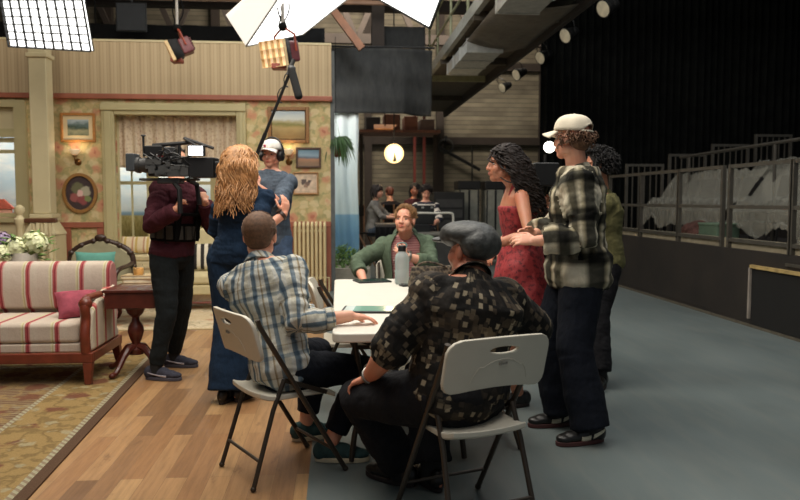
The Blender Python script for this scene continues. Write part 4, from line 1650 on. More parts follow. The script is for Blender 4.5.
def flower_bowl(cx_, cy_, label, heads, group='flower bowls behind the sofa'):
    o = empty('flower_arrangement', (cx_, cy_, .742), 0, label, 'flowers', group)
    heads = [(x, y, z + .13, r, c) for x, y, z, r, c in heads]
    MB().lathe([(.07, 0), (.12, .04), (.13, .16)], (0, 0, 0), 20).build('bowl', mat('white_china', (214, 208, 196), .25), o)
    mb = MB()
    for i in range(60):
        a_, r_ = rf.uniform(0, 6.28), rf.uniform(.03, .2)
        p_ = V((math.cos(a_) * r_, math.sin(a_) * r_ * .7, .1 + rf.uniform(0, .2)))
        d_ = V((math.cos(a_), math.sin(a_), rf.uniform(-.2, .7))).normalized()
        s_ = d_.cross(V((0, 0, 1))).normalized() * rf.uniform(.018, .03)
        l_ = rf.uniform(.07, .11)
        u_ = V((0, 0, .012))
        mb.add([p_, p_ + d_ * l_ * .5 + s_, p_ + d_ * l_, p_ + d_ * l_ * .5 - s_, p_ + d_ * l_ * .5 + u_], [(0, 1, 4), (1, 2, 4), (2, 3, 4), (3, 0, 4)])
    mb.build('leaves', mat('flower_leaf', (96, 128, 58), .6), o, solid=.002)
    for x, y, z, r, cc in heads:
        mb = MB()
        for i in range(70):
            th = math.acos(rf.uniform(-.5, 1))
            a_ = rf.uniform(0, 6.28)
            nn = V((math.sin(th) * math.cos(a_), math.sin(th) * math.sin(a_), math.cos(th)))
            c_ = V((x, y, z)) + nn * r * rf.uniform(.85, 1.05)
            t_ = nn.orthogonal().normalized()
            b_ = nn.cross(t_)
            pr = r * .26
            for k in range(4):
                q_ = k * PI / 2 + a_
                dd = t_ * math.cos(q_) + b_ * math.sin(q_)
                ee = t_ * math.cos(q_ + .8) + b_ * math.sin(q_ + .8)
                ff = t_ * math.cos(q_ - .8) + b_ * math.sin(q_ - .8)
                mb.add([c_, c_ + ff * pr * .6 + nn * .004, c_ + dd * pr + nn * .002, c_ + ee * pr * .6 + nn * .004], [(0, 1, 2, 3)])
        mb.ball((x, y, z), r * .8, 10, 8)
        mb.build('flower_head', mat('petal_' + str(cc), cc, .7, var=.15, scale=25), o)
    return o


W_, P_, G_ = (222, 224, 182), (156, 136, 164), (170, 184, 110)
flower_bowl(-2.66, 6.42, 'white and mauve hydrangeas in a bowl showing above the sofa back', [(-.17, 0, .12, .085, P_), (-.03, -.07, .07, .09, W_), (.12, -.02, .1, .1, W_), (-.13, -.12, .02, .09, W_), (.04, .1, .13, .08, W_)])
flower_bowl(-3.1, 6.42, 'green and white hydrangeas at the far left behind the sofa', [(-.1, -.05, .06, .09, G_), (.05, -.05, .08, .085, W_), (.14, .02, .04, .08, G_), (-.02, .08, .12, .08, G_)])

# ------------------------------------------------------------------ folding chairs and table
m_plast = mat('ivory_plastic', (206, 200, 184), .45, var=.03, bump=.15, bscale=300)
m_frame = mat('bronze_steel', (72, 64, 56), .4, .6, var=.1)


def make_chair():
    r = empty('folding_chair', (0, 0, 0))
    # side tubes
    for sx in (-1, 1):
        x = sx * .205
        MB().tube([(x, .235, .012), (x, -.03, .46), (x * 1.02, -.215, .77), (x * 1.02, -.225, .80)], .0125, 10).ball((x, .235, .014), (.016, .016, .014), 8, 6).build('front_leg', m_frame, r)
        x2 = sx * .178
        MB().tube([(x2, -.08, .50), (x2 * 1.02, -.14, .36), (x2 * 1.1, -.25, .012)], .0115, 10).ball((x2 * 1.1, -.25, .014), (.015, .015, .014), 8, 6).build('rear_leg', m_frame, r)
        MB().bar((sx * .192, -.085, .50), (sx * .192, .14, .41), .006, .022).build('hinge_bracket', m_frame, r)
    MB().tube([(-.205, .17, .122), (.205, .17, .122)], .008, 8).build('front_stretcher', m_frame, r)
    MB().tube([(-.19, -.215, .135), (.19, -.215, .135)], .008, 8).build('rear_stretcher', m_frame, r)
    # seat
    mb = MB()

    def seat(top):
        def f(u, v):
            y = -.20 + .40 * v
            w = .186 - .02 * max(0, (.25 - v)) * 2
            rr = 1.0
            e = min(u, 1 - u, v * 1.0, 1 - v)
            x = (2 * u - 1) * w
            z = .43 - .012 * (1 - (2 * u - 1) ** 2) - .03 * max(0, (v - .8) / .2) ** 2 + .02 * max(0, (.2 - v) / .2) ** 2
            cx_ = max(0, abs(2 * u - 1) - .8) / .2
            cy_ = max(0, abs(2 * v - 1) - .8) / .2
            k = max(0, math.hypot(cx_, cy_) - 1)
            x -= math.copysign(k * .02, x)
            return V((x, y, z - (0 if top else .026)))
        return f
    n1, n2 = 14, 14
    mb.grid(seat(True), n1, n2).grid(seat(False), n1, n2)
    w = n2 + 1
    o_ = (n1 + 1) * w
    ed = [i * w for i in range(n1 + 1)] + [n1 * w + j for j in range(1, n2 + 1)] + [i * w + n2 for i in range(n1 - 1, -1, -1)] + [j for j in range(n2 - 1, 0, -1)]
    for i in range(len(ed)):
        a_, b_ = ed[i], ed[(i + 1) % len(ed)]
        mb.f.append((a_, b_, o_ + b_, o_ + a_))
    mb.build('seat', m_plast, r, bevel=.007)
    # backrest: curved shell with a grip slot
    out = rrect(-.232, .0, .232, .225, .055, 6)
    # bottom edge bows up in the middle
    def bend(x, z, y):
        zz_ = z + (.03 * (1 - (x / .23) ** 2) if z < .1 else .012 * (1 - (x / .23) ** 2)) - .02
        yy = -.035 * (1 - (x / .23) ** 2) + y
        return V((x, -.195 - zz_ * .28 + yy - (.0), .612 + zz_))
    vs, fs = [], []
    gx, gz = 28, 14
    bm = bmesh.new()
    from_poly = []
    # outline fill by grid clipped to the rounded outline, slot left open
    def rad(x, z):
        return x, z
    cols = [(-1 + 2 * i / gx) for i in range(gx + 1)]
    mb = MB()
    vid = {}

    def vert(x, z, y, key):
        if key not in vid:
            mb.v.append(bend(x, z, y))
            vid[key] = len(mb.v) - 1
        return vid[key]
    NB = 72
    slot = [(.062 * math.cos(2 * PI * i / NB), .172 + .0135 * math.sin(2 * PI * i / NB)) for i in range(NB)]
    # rings from slot to outline (28 points each) give a clean holed plate
    ou = []
    for i in range(NB):
        a_ = 2 * PI * i / NB
        cx_, cz_ = 0, .14
        dx_, dz_ = math.cos(a_), math.sin(a_)
        # march to the rounded rectangle
        lo, hi = 0, .4
        for _ in range(26):
            md = (lo + hi) / 2
            x, z = cx_ + dx_ * md, cz_ + dz_ * md
            qx, qz = abs(x) - (.232 - .055), abs(z - .1125) - (.1125 - .055)
            sd = math.hypot(max(qx, 0), max(qz, 0)) + min(max(qx, qz), 0) - .055
            if sd > 0:
                hi = md
            else:
                lo = md
        ou.append((cx_ + dx_ * lo, cz_ + dz_ * lo))
    R_ = 7
    for side, y in ((0, .0), (1, -.022)):
        for j in range(R_ + 1):
            t = j / R_
            for i in range(NB):
                x = slot[i][0] + (ou[i][0] - slot[i][0]) * t
                z = slot[i][1] + (ou[i][1] - slot[i][1]) * t
                mb.v.append(bend(x, z, y))
    B_ = (R_ + 1) * NB
    for j in range(R_):
        for i in range(NB):
            q = (j * NB + i, j * NB + (i + 1) % NB, (j + 1) * NB + (i + 1) % NB, (j + 1) * NB + i)
            mb.f.append(q)
            mb.f.append(tuple(B_ + k for k in q[::-1]))
    for j in (0, R_):
        for i in range(NB):
            mb.f.append((j * NB + i, j * NB + (i + 1) % NB, B_ + j * NB + (i + 1) % NB, B_ + j * NB + i))
    bo = mb.build('backrest', m_plast, r, bevel=.006)
    mb = MB()
    p0 = bend(0, .118, -.026)
    for a_, b_ in (((-.018, -.006), (.018, -.0035)), ((-.018, .0035), (.018, .006)), ((-.018, -.0035), (-.015, .0035)), ((.015, -.0035), (.018, .0035))):
        mb.span((p0.x + a_[0], p0.y - .001, p0.z + a_[1]), (p0.x + b_[0], p0.y + .004, p0.z + b_[1]))
    mb.build('moulded_badge', mat('badge_grey', (150, 146, 136), .5), bo)
    mb = MB()
    mb.tube([bend(.13 * math.cos(a_) - .0, .0 + .125 * math.sin(a_) + .01, -.0225) for a_ in [PI * .06 + PI * .88 * i / 20 for i in range(21)]], .0016, 6)
    mb.build('moulded_rib', m_plast, bo)
    return r


CH = []


def place_chair(o, x, y, yaw, label):
    o.location = (x, y, 0)
    o.rotation_euler = (0, 0, yaw)
    tag(o, label, 'chair', 'ivory folding chairs')
    CH.append(o)
    return o


proto = make_chair()
pa, pb, pc, pd = gnd(251, 493), gnd(220.4, 462.6), gnd(341, 473.5), gnd(306, 448)
c1 = (pa + pb + pc + pd) / 4
f1 = ((pc + pd) - (pa + pb))
YAW1 = math.atan2(-f1.x, f1.y)
print('chair1', c1, math.degrees(YAW1))
YAW1 += math.radians(5)
place_chair(proto, c1.x + .02, c1.y, YAW1, 'ivory folding chair under the man in the blue plaid shirt')
YAW2 = math.radians(20)
place_chair(copy_tree(proto), .53, 2.985, YAW2, 'ivory folding chair in the foreground under the man in the flat cap')
place_chair(copy_tree(proto), .56, 6.12, PI, 'ivory folding chair under the man in the green shirt at the far table end')
place_chair(copy_tree(proto), .10, 4.80, -PI / 2, 'empty ivory folding chair pushed in at the left side of the table')
place_chair(copy_tree(proto), .72, 3.98, PI / 2, 'ivory folding chair mostly hidden at the right side of the table')

m_top = mat('white_table_plastic', (218, 214, 202), .4, var=.02, bump=.12, bscale=260)
tx0, tx1, ty0, ty1 = -.03, .735, 3.29, 5.58
tb = empty('folding_table', ((tx0 + tx1) / 2, (ty0 + ty1) / 2, 0), 0, 'long white plastic folding table the three men sit around', 'table')
hw, hl = (tx1 - tx0) / 2, (ty1 - ty0) / 2
MB().prism(rrect(-hw, -hl, hw, hl, .05, 6), .695, .74).build('tabletop', m_top, tb, bevel=.009)
mb = MB()
for sx in (-1, 1):
    mb.span((sx * (hw - .06) - .015, -hl + .2, .665), (sx * (hw - .06) + .015, hl - .2, .694))
mb.build('side_rail', m_frame, tb)
for sy in (-1, 1):
    y0 = sy * (hl - .37)
    for sx in (-1, 1):
        MB().tube(bez([(sx * (hw - .10), y0, .68), (sx * (hw - .13), y0, .5), (sx * (hw - .15), y0, .34), (sx * (hw - .11), y0, .16), (sx * (hw - .09), y0, .012)], 5), .015, 10).build('leg', m_frame, tb)
    MB().tube([(-hw + .1, y0, .6), (hw - .1, y0, .6)], .011, 8).build('leg_crossbar', m_frame, tb)
    MB().tube([(0, y0, .6), (0, y0 - sy * .38, .675)], .009, 8).tube([(-.16, y0 - sy * .38, .672), (.16, y0 - sy * .38, .672)], .01, 8).build('brace', m_frame, tb)

TZ = .7405
m_tab = mat('tablet_black', (22, 24, 25), .35)


def tablet(px, py, w, d, rz, label, scr, name='tablet_computer', group=None, cat='tablet'):
    p = gnd(px, py, TZ)
    o = empty(name, (p.x, p.y, TZ), rz, label, cat, group)
    MB().prism(rrect(-w / 2, -d / 2, w / 2, d / 2, .012), 0, .011).build('case', m_tab, o, bevel=.003)
    MB().prism(rrect(-w / 2 + .014, -d / 2 + .014, w / 2 - .014, d / 2 - .014, .004), .0112, .0125).build('screen', scr, o)
    return o


scr1 = N('tablet_screen')
sp = scr1.new('ShaderNodeSeparateXYZ', {0: scr1.coord()})
cc = scr1.ramp(scr1.math('ADD', scr1.math('MULTIPLY', sp.outputs[0], 3.0), .5), [(.22, (196, 204, 196)), (.24, (120, 160, 142)), (.9, (128, 168, 150))], 'CONSTANT')
scr1.base(cc, .15)
scr1.put(scr1.b.inputs['Emission Color'], cc)
scr1.b.inputs['Emission Strength'].default_value = .25
tablet(370, 310.5, .30, .215, -.12, 'black tablet with a green screen under the plaid-shirted man\'s hand', scr1.m, group='tablets on the table')
tablet(372, 281.5, .25, .2, .25, 'dark tablet lying at the far end of the table', mat('tablet_dark_screen', (40, 62, 58), .12), group='tablets on the table')
p = gnd(407, 286, TZ)
ph = empty('mobile_phone', (p.x + .0, p.y, TZ), .3, 'small black phone lying beside the water bottle', 'phone')
MB().prism(rrect(-.05, -.045, .05, .045, .015), 0, .014).build('body', m_tab, ph, bevel=.004)
MB().prism(rrect(-.04, -.035, .04, .035, .01), .0142, .0158).build('screen', mat('phone_screen', (30, 34, 36), .15), ph)
# water bottle
p = gnd(402, 284, TZ)
wb_ = empty('water_bottle', (p.x, p.y, TZ), 0, 'clear water bottle with a dark cap on the table', 'bottle')
n = N('bottle_plastic')
n.base(lin((216, 228, 226)), .15)
n.b.inputs['Transmission Weight'].default_value = .65
n.b.inputs['IOR'].default_value = 1.2
MB().lathe([(.046, 0), (.052, .008), (.052, .10), (.049, .11), (.052, .12), (.052, .19), (.044, .215), (.028, .23), (.026, .237)], (0, 0, 0), 24).build('bottle_body', n.m, wb_)
MB().lathe([(.029, .2375), (.029, .275), (.024, .28)], (0, 0, 0), 18).build('cap', m_tab, wb_)
MB().tube(bez([(-.026, 0, .26), (-.034, 0, .285), (0, 0, .30), (.034, 0, .285), (.026, 0, .26)], 4), .005, 8).build('carry_loop', mat('loop_teal', (110, 150, 150), .5), wb_)
# patterned cloth bag
n = N('leopard_cloth')
vo = n.new('ShaderNodeTexVoronoi', {'Vector': n.coord(), 'Scale': 45.0})
n.base(n.ramp(vo.outputs[0], [(.2, (30, 26, 23)), (.5, (66, 57, 47)), (.7, (104, 92, 75))]), .9)
m_leo = n.m
p = gnd(413, 291, TZ)
bl = Blob()
bgc = p + V((.13, .03, 0))
bl.loft([(bgc + V((0, 0, z)), V((1, .15, 0)).normalized(), V((-.15, 1, 0)).normalized(), a_, b_) for z, a_, b_ in ((.0, .15, .06), (.03, .165, .07), (.08, .16, .06), (.13, .15, .045), (.16, .14, .02))], 24)
bg = bl.build('fabric_pouch', m_leo, None, (bgc.x, bgc.y, TZ), .008, 3, .008, 14)
tag(bg, 'slumped brown patterned cloth pouch on the table by the bottle', 'bag')
mb = MB()
mb.tube(bez([V((-.12, -.01, .15)), V((-.06, -.03, .19)), V((.02, -.03, .185)), V((.1, -.01, .155))], 5), .008, 6)
mb.build('strap', m_leo, bg)
# ------------------------------------------------------------------ studio side: bleachers, rail, drape
PX, PZ = 4.36, .81
n = N('platform_ply')
g = n.noise(n.coord('Object', (1, 1, 1)), 2.2, 5)
n.base(n.ramp(g, [(.3, (26, 22, 19)), (.7, (42, 35, 30))]), .75)
m_ply = n.m
S(MB().span((PX, 2.5, 0), (11.5, 11.9, PZ)).build('floor_bleacher_platform', m_ply))
S(MB().span((PX - .012, 2.5, .001), (PX - .001, 11.9, .03)).build('trim_platform_foot', mat('pale_tape', (88, 82, 70), .7)))
m_rail = mat('rail_steel', (78, 74, 67), .5, .3)
m_deckb = mat('deck_edge', (150, 140, 118), .8)
S(MB().span((PX + .05, 2.5, PZ + .001), (PX + .09, 11.9, PZ + .11)).build('trim_deck_edge', m_deckb))
posts = [11.53, 10.31, 9.11, 8.02, 7.89, 6.74, 5.55]
rails = []
for i in range(len(posts) - 1):
    a_, b_ = posts[i], posts[i + 1]
    if a_ - b_ < .3:
        continue
    lab = {0: 'farthest section of grey steel guard rail, at the far end of the seating platform', 1: 'second section of grey guard rail from the far end of the platform',
           2: 'third section of grey guard rail, left of the double post', 4: 'section of grey guard rail just right of the double post',
           5: 'nearest section of grey guard rail at the right edge of the photo'}[i]
    o = empty('guard_rail', (PX + .03, (a_ + b_) / 2, PZ), 0, lab, 'railing', 'platform guard rails')
    h = (a_ - b_) / 2 - .012
    for y in (-h, h):
        MB().span((-.022, y - .022, .0005), (.022, y + .022, .93)).build('post', m_rail, o)
    for z, nm in ((.91, 'top_rail'), (.46, 'middle_rail'), (.09, 'bottom_rail')):
        MB().span((-.018, -h + .023, z - .02), (.018, h - .023, z + .02)).build(nm, m_rail, o)
# access hatch in the platform flank
hy0, hy1 = 5.4, 7.33
ht = empty('access_hatch', (PX, 6.5, 0), 0, 'black hatch with pale wooden edging in the side of the seating platform', 'hatch')
MB().span((-.012, hy0 - 6.5, .035), (-.0005, hy1 - 6.5, .63)).build('hatch_panel', mat('hatch_black', (14, 13, 12), .8), ht)
m_pine = mat('pale_pine', (176, 150, 96), .7, var=.3, scale=12)
MB().span((-.04, hy0 - 6.5, .6305), (-.0005, hy1 - 6.5, .665)).build('top_edging', m_pine, ht)
MB().span((-.035, hy1 - 6.5 + .001, .09), (-.0005, hy1 - 6.5 + .03, .63)).build('side_edging', mat('grey_edging', (150, 140, 130), .7), ht)
MB().span((-.02, 6.4 - 6.5, .70), (-.0005, 6.75 - 6.5, .73)).build('handle', m_rail, ht)
# stepped tiers
for i in range(1, 6):
    S(MB().span((5.55 + .72 * i, 2.5, PZ + .0005), (5.55 + .72 * (i + 1) - .001 if i < 5 else 11.5, 11.75, PZ + .19 * i)).build('floor_tier', m_ply))
# guards at the far end of each tier
for i in range(4):
    x0 = at(625.5 + 42.6 * i, 200, 11.58).x
    zb = PZ + (.19 * (i - 1) if i > 1 else 0) + .0005
    o = empty('tier_end_guard', (x0 + .31, 11.58, zb), 0, ['lowest grey barred guard frame at the far end of the seating tiers', 'second lowest grey barred guard frame at the far end of the tiers',
              'second highest grey barred guard frame at the far end of the tiers', 'highest grey barred guard frame at the far end of the tiers'][i], 'railing', 'tier end guards')
    zt = 1.93 + .165 * i - zb
    for x in (-.3, .3):
        MB().span((x - .02, -.02, 0), (x + .02, .02, zt)).build('post', m_rail, o)
    MB().span((-.279, -.018, zt - .04), (.279, .018, zt)).build('top_rail', m_rail, o)
    for k in range(5):
        x = -.2 + .1 * k
        MB().span((x - .008, -.008, .02), (x + .008, .008, zt - .041)).build('bar', m_rail, o)
o = empty('stair_handrail', (5.35, 9.5, PZ), 0, 'dark sloping handrail above the plastic-covered seats', 'railing')
MB().tube([(0, 1.6, 1.2), (0, -3.6, 1.27)], .022, 8).build('handrail', m_rail, o)
for y in (1.3, -.9, -3.2):
    MB().tube([(0, y, .0), (0, y, 1.23)], .02, 8).build('post', m_rail, o)
# rows of seats under translucent dust sheets
m_seat = mat('bleacher_seat', (30, 28, 28), .7)
n = N('dust_sheet_plastic')
n.base(lin((156, 153, 140)), .25)
n.b.inputs['Alpha'].default_value = .5
n.b.inputs['Specular IOR Level'].default_value = .7
n.bump(n.noise(n.coord('Object', (1, 1, 1)), 7, 5, .65), .6, .04)
m_sheet = n.m
rnd = random.Random(4)
rows = [(5.25, PZ + .0005, 6.0, 8.75, 'front row, nearest'), (5.25, PZ + .0005, 9.05, 11.4, 'front row, far end'), (6.62, PZ + .1905, 6.0, 11.3, 'second row'), (7.34, PZ + .3805, 6.0, 11.3, 'third row')]
for ri, (x, z, y0, y1, lab) in enumerate(rows):
    k = int((y1 - y0) / .55)
    for j in range(k):
        if ri > 1 and j > 6:
            continue
        y = y0 + .3 + j * .55
        w = ['nearest the photo edge', 'second from the near end', 'third from the near end', 'fourth from the near end', 'fifth from the near end', 'sixth from the near end', 'seventh from the near end'][j]
        s_ = empty('audience_seat', (x, y, z), 0, 'dark audience seat under plastic in the %s, %s' % (lab.split(',')[0] + (' (far block)' if ri == 1 else ''), w), 'seat', 'covered audience seats')
        MB().prism(rrect(-.2, -.21, .2, .21, .04), .38, .45).build('seat', m_seat, s_, bevel=.015)
        MB().prism(rrect(-.21, .0, .21, .42, .05), -.03, .03, frame_M((.2, 0, .43), V((0, 1, 0)), V((.2, 0, 1)).normalized(), V((1, 0, -.2)).normalized())).build('backrest', m_seat, s_, bevel=.015)
        for yy in (-.17, .17):
            MB().tube([(-.12, yy, .38), (-.16, yy, 0)], .014, 6).build('leg', m_seat, s_)
            MB().tube([(.12, yy, .38), (.2, yy, 0)], .014, 6).build('leg', m_seat, s_)

def sheet(x, z, y0, y1, label, seed, top=.92, front=.30, wd=.36):
    R_ = random.Random(seed)
    o1, o2 = R_.uniform(0, 50), R_.uniform(0, 50)

    def fn(u, v):
        y = y0 + (y1 - y0) * u
        prof = [(-wd - .04, front), (-wd + .02, .40), (-.22, .52), (-.05, .56), (.12, top * .9), (.2, top), (.30, top * .97), (.36, .5)]
        t = v * (len(prof) - 1)
        i = min(int(t), len(prof) - 2)
        f = t - i
        px_ = prof[i][0] + (prof[i + 1][0] - prof[i][0]) * f
        pz_ = prof[i][1] + (prof[i + 1][1] - prof[i][1]) * f
        q = V((y * 1.7 + o1, v * 3.2, o2))
        d = noise.noise(q) * .07 + abs(noise.noise(q * 2.7)) * .06 - abs(noise.noise(q * 5.5)) * .05 + abs(noise.noise(V((y * 5.5 + v * 2.2, o2, v * 1.5)))) * .07
        if v < .05:
            pz_ += noise.noise(V((y * 2.4, o2, 0))) * .16
        return V((x + px_ + d * .5, y + noise.noise(q * 1.3) * .05, z + pz_ + d))
    o = MB().grid(fn, 150, 60).build('plastic_dust_sheet', m_sheet, angle=180)
    return tag(o, label, 'plastic sheet', 'plastic dust sheets')


sheet(5.25, PZ, 5.7, 8.85, 'crumpled clear plastic sheet over the front row, right of the double post', 1, .88, .12)
sheet(5.25, PZ, 8.95, 11.45, 'crumpled clear plastic sheet over the front row, left of the double post', 2, .92, .16)
sheet(6.62, PZ + .19, 5.7, 11.4, 'clear plastic sheet over the second row of seats', 3, .95)
sheet(7.34, PZ + .38, 5.7, 9.7, 'clear plastic sheet over the third row at the right photo edge', 5, .95)
tl = empty('storage_tote', (4.74, 8.75, PZ + .0005), .1, 'green-lidded storage tote standing behind the guard rail', 'box')
MB().prism(rrect(-.16, -.2, .16, .2, .03), 0, .22).build('tub', mat('tote_green', (78, 98, 80), .6), tl, bevel=.008)
MB().prism(rrect(-.17, -.21, .17, .21, .03), .2205, .25).build('lid', mat('tote_lid', (92, 112, 92), .6), tl, bevel=.008)
tl = empty('cloth_bundle', (4.72, 9.35, PZ + .0005), 0, 'dark red checked cloth bundle beside the green tote', 'bundle')
b = Blob()
for i in range(5):
    b.ell((4.72 + rnd.uniform(-.06, .06), 9.35 + rnd.uniform(-.1, .1), PZ + .09 + .02 * i), (.12, .15, .09))
oo = b.build('cloth', mat('bundle_cloth', (84, 52, 44), .9, var=.5, scale=30), tl, (4.72, 9.35, PZ), .012, 4, .02, 12)

# black masking drape
n = N('black_drape')
n.base(n.ramp(n.noise(n.coord(), 4, 3), [(.3, (13, 14, 13)), (.7, (24, 25, 23))]), .95, 0, .1)
dr = MB().grid(lambda u, v: V((3.98 + 9.5 * u, 14.2 + .09 * math.sin(u * 400) * .7 + .04 * math.sin(u * 67 + 1) * (1 - v * .5) + .03 * math.sin(u * 31 + v * 2), .01 + 7.8 * v)), 900, 6).build('black_drape', n.m, solid=.006, angle=80)
tag(dr, 'floor length black masking drape hanging behind the audience seating', 'curtain')
MB().tube([(3.9, 14.2, 7.85), (13.4, 14.2, 7.85)], .03, 8).build('track', m_blackm, dr)

# ------------------------------------------------------------------ overhead: catwalk, ducts, lights
m_grate = mat('catwalk_plank', (74, 66, 54), .8, var=.3)
m_grey = mat('grey_beam', (142, 140, 130), .7)
m_yel = mat('faded_yellow_green', (128, 128, 98), .6)
cw = empty('catwalk', (2.3, 14, 3.9), 0, 'overhead timber catwalk with grey edge beam running toward the back wall', 'catwalk')
MB().span((-.38, -6, 0), (.75, 7.2, .06)).build('deck', m_grate, cw)
MB().span((-.46, -6, -.05), (-.385, 1.1, .12)).build('edge_beam', m_grey, cw)
MB().span((.755, -6, -.16), (.83, 7.2, .12)).build('edge_beam', mat('dark_beam', (40, 34, 30), .8), cw)
for z, nm in ((1.0, 'top_rail'), (.5, 'middle_rail')):
    MB().tube([(-.42, -6, z), (-.42, 1.1, z)], .022, 8).build(nm, m_yel, cw)
for y in (-5, -3.4, -1.8, -.2, 1.05):
    MB().tube([(-.42, y, .121), (-.42, y, 1.02)], .022, 8).build('rail_post', m_yel, cw)
for y in (-4, -.8, 1.1, 4):
    MB().span((-.45, y - .04, -.12), (.74, y + .04, -.001)).build('cross_joist', m_yel if y == 1.1 else m_grate, cw)
sk = MB().grid(lambda u, v: V((1.95 + 1.0 * v, 8.9 + 2.6 * u, 3.74 - .05 * math.sin(u * 9) * math.sin(v * 3) - .06 * math.sin(v * PI))), 24, 10).build('slung_fabric', mat('grey_fabric', (104, 96, 84), .9), solid=.008)
tag(sk, 'grey fabric slung under the catwalk between the pale duct boxes', 'fabric')
m_duct = mat('pale_duct', (178, 178, 172), .5, .2)
for y0, y1, x0, x1, lab in ((11.1, 13.1, 1.96, 2.5, 'pale grey box duct under the far part of the catwalk'), (6.9, 8.78, 1.9, 2.42, 'pale grey box duct under the near part of the catwalk at the top edge')):
    d = empty('box_duct', ((x0 + x1) / 2, (y0 + y1) / 2, 3.58), 0, lab, 'duct', 'box ducts')
    hx_, hy_ = (x1 - x0) / 2, (y1 - y0) / 2
    MB().span((-hx_, -hy_, 0), (hx_, hy_, .19)).build('duct', m_duct, d, bevel=.008)
    for y in (-hy_, -hy_ * .33, hy_ * .33, hy_):
        MB().span((-hx_ - .012, y - .02, -.012), (hx_ + .012, y + .02, .205)).build('flange', m_duct, d, bevel=.003)
    for y in (-hy_ * .7, hy_ * .7):
        MB().tube([(-hx_ + .03, y, .19), (-hx_ + .03, y, .32)], .008, 6).tube([(hx_ - .03, y, .19), (hx_ - .03, y, .32)], .008, 6).build('hanger', m_blackm, d)

# lighting pipe with a row of cans
lp = empty('lighting_pipe', (3.78, 13.5, 4.62), 0, 'long overhead lighting pipe with a dark cable bundle running away along the drape', 'pipe')
MB().tube([(0, -6.5, 0), (0, 6, 0)], .03, 10).build('pipe', mat('pipe_tan', (140, 124, 98), .5), lp)
mb = MB()
for i in range(5):
    mb.tube(bez([V((-.32 + .08 * math.sin(i * 2 + k), -6.5 + k * 1.25, .05 - .07 * math.sin(k * 1.9 + i))) for k in range(11)], 4), .07, 6)
mb.build('cable_bundle', m_black, lp)
for y in (-5.5, -2.5, .5, 3.5):
    MB().tube([(0, y, 0), (0, y, 3.4)], .012, 6).build('hanger', m_blackm, lp)
m_lens = mat('lamp_lens', (196, 186, 160), .3, emit=((255, 240, 205), .06))


def can_lamp(Y, px, py, label, r=.12):
    c = at(px, py, Y)
    o = empty('can_spotlight', c, 0, label, 'lamp', 'can spotlights on the lighting pipe')
    d = V((-.84, -.38, -.40)).normalized()
    x = d.orthogonal().normalized()
    M = frame_M((0, 0, 0), x, d.cross(x), d)
    MB().lathe([(r * .35, -.30), (r * .6, -.27), (r * .8, -.16), (r * .95, -.06), (r * 1.08, -.03), (r * 1.08, .0)], (0, 0, 0), 24, M).build('can', m_blackm, o)
    MB().lathe([(.004, .006), (r * .6, .012), (r * .97, .001)], (0, 0, 0), 24, M).build('lens', m_lens, o)
    top = V((3.78, c.y, 4.62)) - c
    s_ = d.cross(V((0, 0, 1))).normalized()
    k = d * -.12
    hub = k + (top - k).normalized() * .28
    MB().tube(bez([k + s_ * r * 1.1, k + s_ * r * 1.1 + (hub - k) * .7, hub, k - s_ * r * 1.1 + (hub - k) * .7, k - s_ * r * 1.1], 5), .01, 6).build('yoke', m_blackm, o)
    MB().tube([hub, top], .014, 6).ball(top, .05, 8, 6).build('clamp', m_blackm, o)
    return o


for Y, px, py, lab in ((18.2, 502, 88, 'farthest of the row of can spotlights'), (15.9, 516, 75, 'second farthest of the row of can spotlights'), (14.0, 540, 58, 'middle one of the row of can spotlights, at the drape edge'),
                       (12.2, 565, 36, 'can spotlight hanging in front of the drape, second nearest'), (10.4, 603, 9, 'nearest of the row of can spotlights at the top edge')):
    can_lamp(Y, px, py, lab)

# grey masking cloth above the backdrop
n = N('grey_masking')
n.base(n.ramp(n.noise(n.coord('Object', (3, 1, 1)), 5, 4), [(.3, (38, 38, 37)), (.7, (52, 52, 50))]), .95)
GY = 12.9


def gm(u, v):
    x = -.12 + 1.78 * u
    z = 2.86 + 1.12 * v
    dy = .02 * math.sin(v * 15 + u * 2)
    if u > .72:
        k = (u - .72) / .28
        dy += .22 * math.sin(k * PI * .8) * (1 - v)
        z -= .03 * k
    return V((x, GY + dy, z))


g_ = MB().grid(gm, 40, 24).build('masking_cloth', n.m, solid=.006, angle=180)
tag(g_, 'dark grey masking cloth stretched high above the hanging blue and white cloth', 'cloth')
MB().tube([(-.2, GY, 4.0), (1.7, GY, 4.0)], .02, 8).build('batten', m_blackm, g_)
g2 = MB().grid(lambda u, v: V((.62 + 1.0 * u, 13.6 + .01 * math.sin(u * 20), 3.9 + .62 * v)), 20, 4).build('masking_cloth', n.m, solid=.006)
for x in (.65, 1.6):
    MB().tube([(x, 13.6, 4.5), (x, 13.6, 8.99)], .01, 6).build('tie_line', m_black, g2)
tag(g2, 'second grey masking cloth hanging higher behind the first one', 'cloth')
br_ = MB()
a_, b_ = at(333, 10, 12.3), at(362, 49, 12.3)
br_.bar(a_ + (a_ - b_) * 7.2, b_, .12, .12)
tag(br_.build('wooden_brace', mat('orange_timber', (112, 72, 46), .7, var=.2)), 'orange diagonal timber brace above the end of the set wall', 'beam')
MB_ = MB().span((.62, 13.2, 2.9), (.84, 13.42, 9.0))
tag(MB_.build('timber_post', m_beam), 'dark vertical timber post rising behind the masking cloth', 'post')
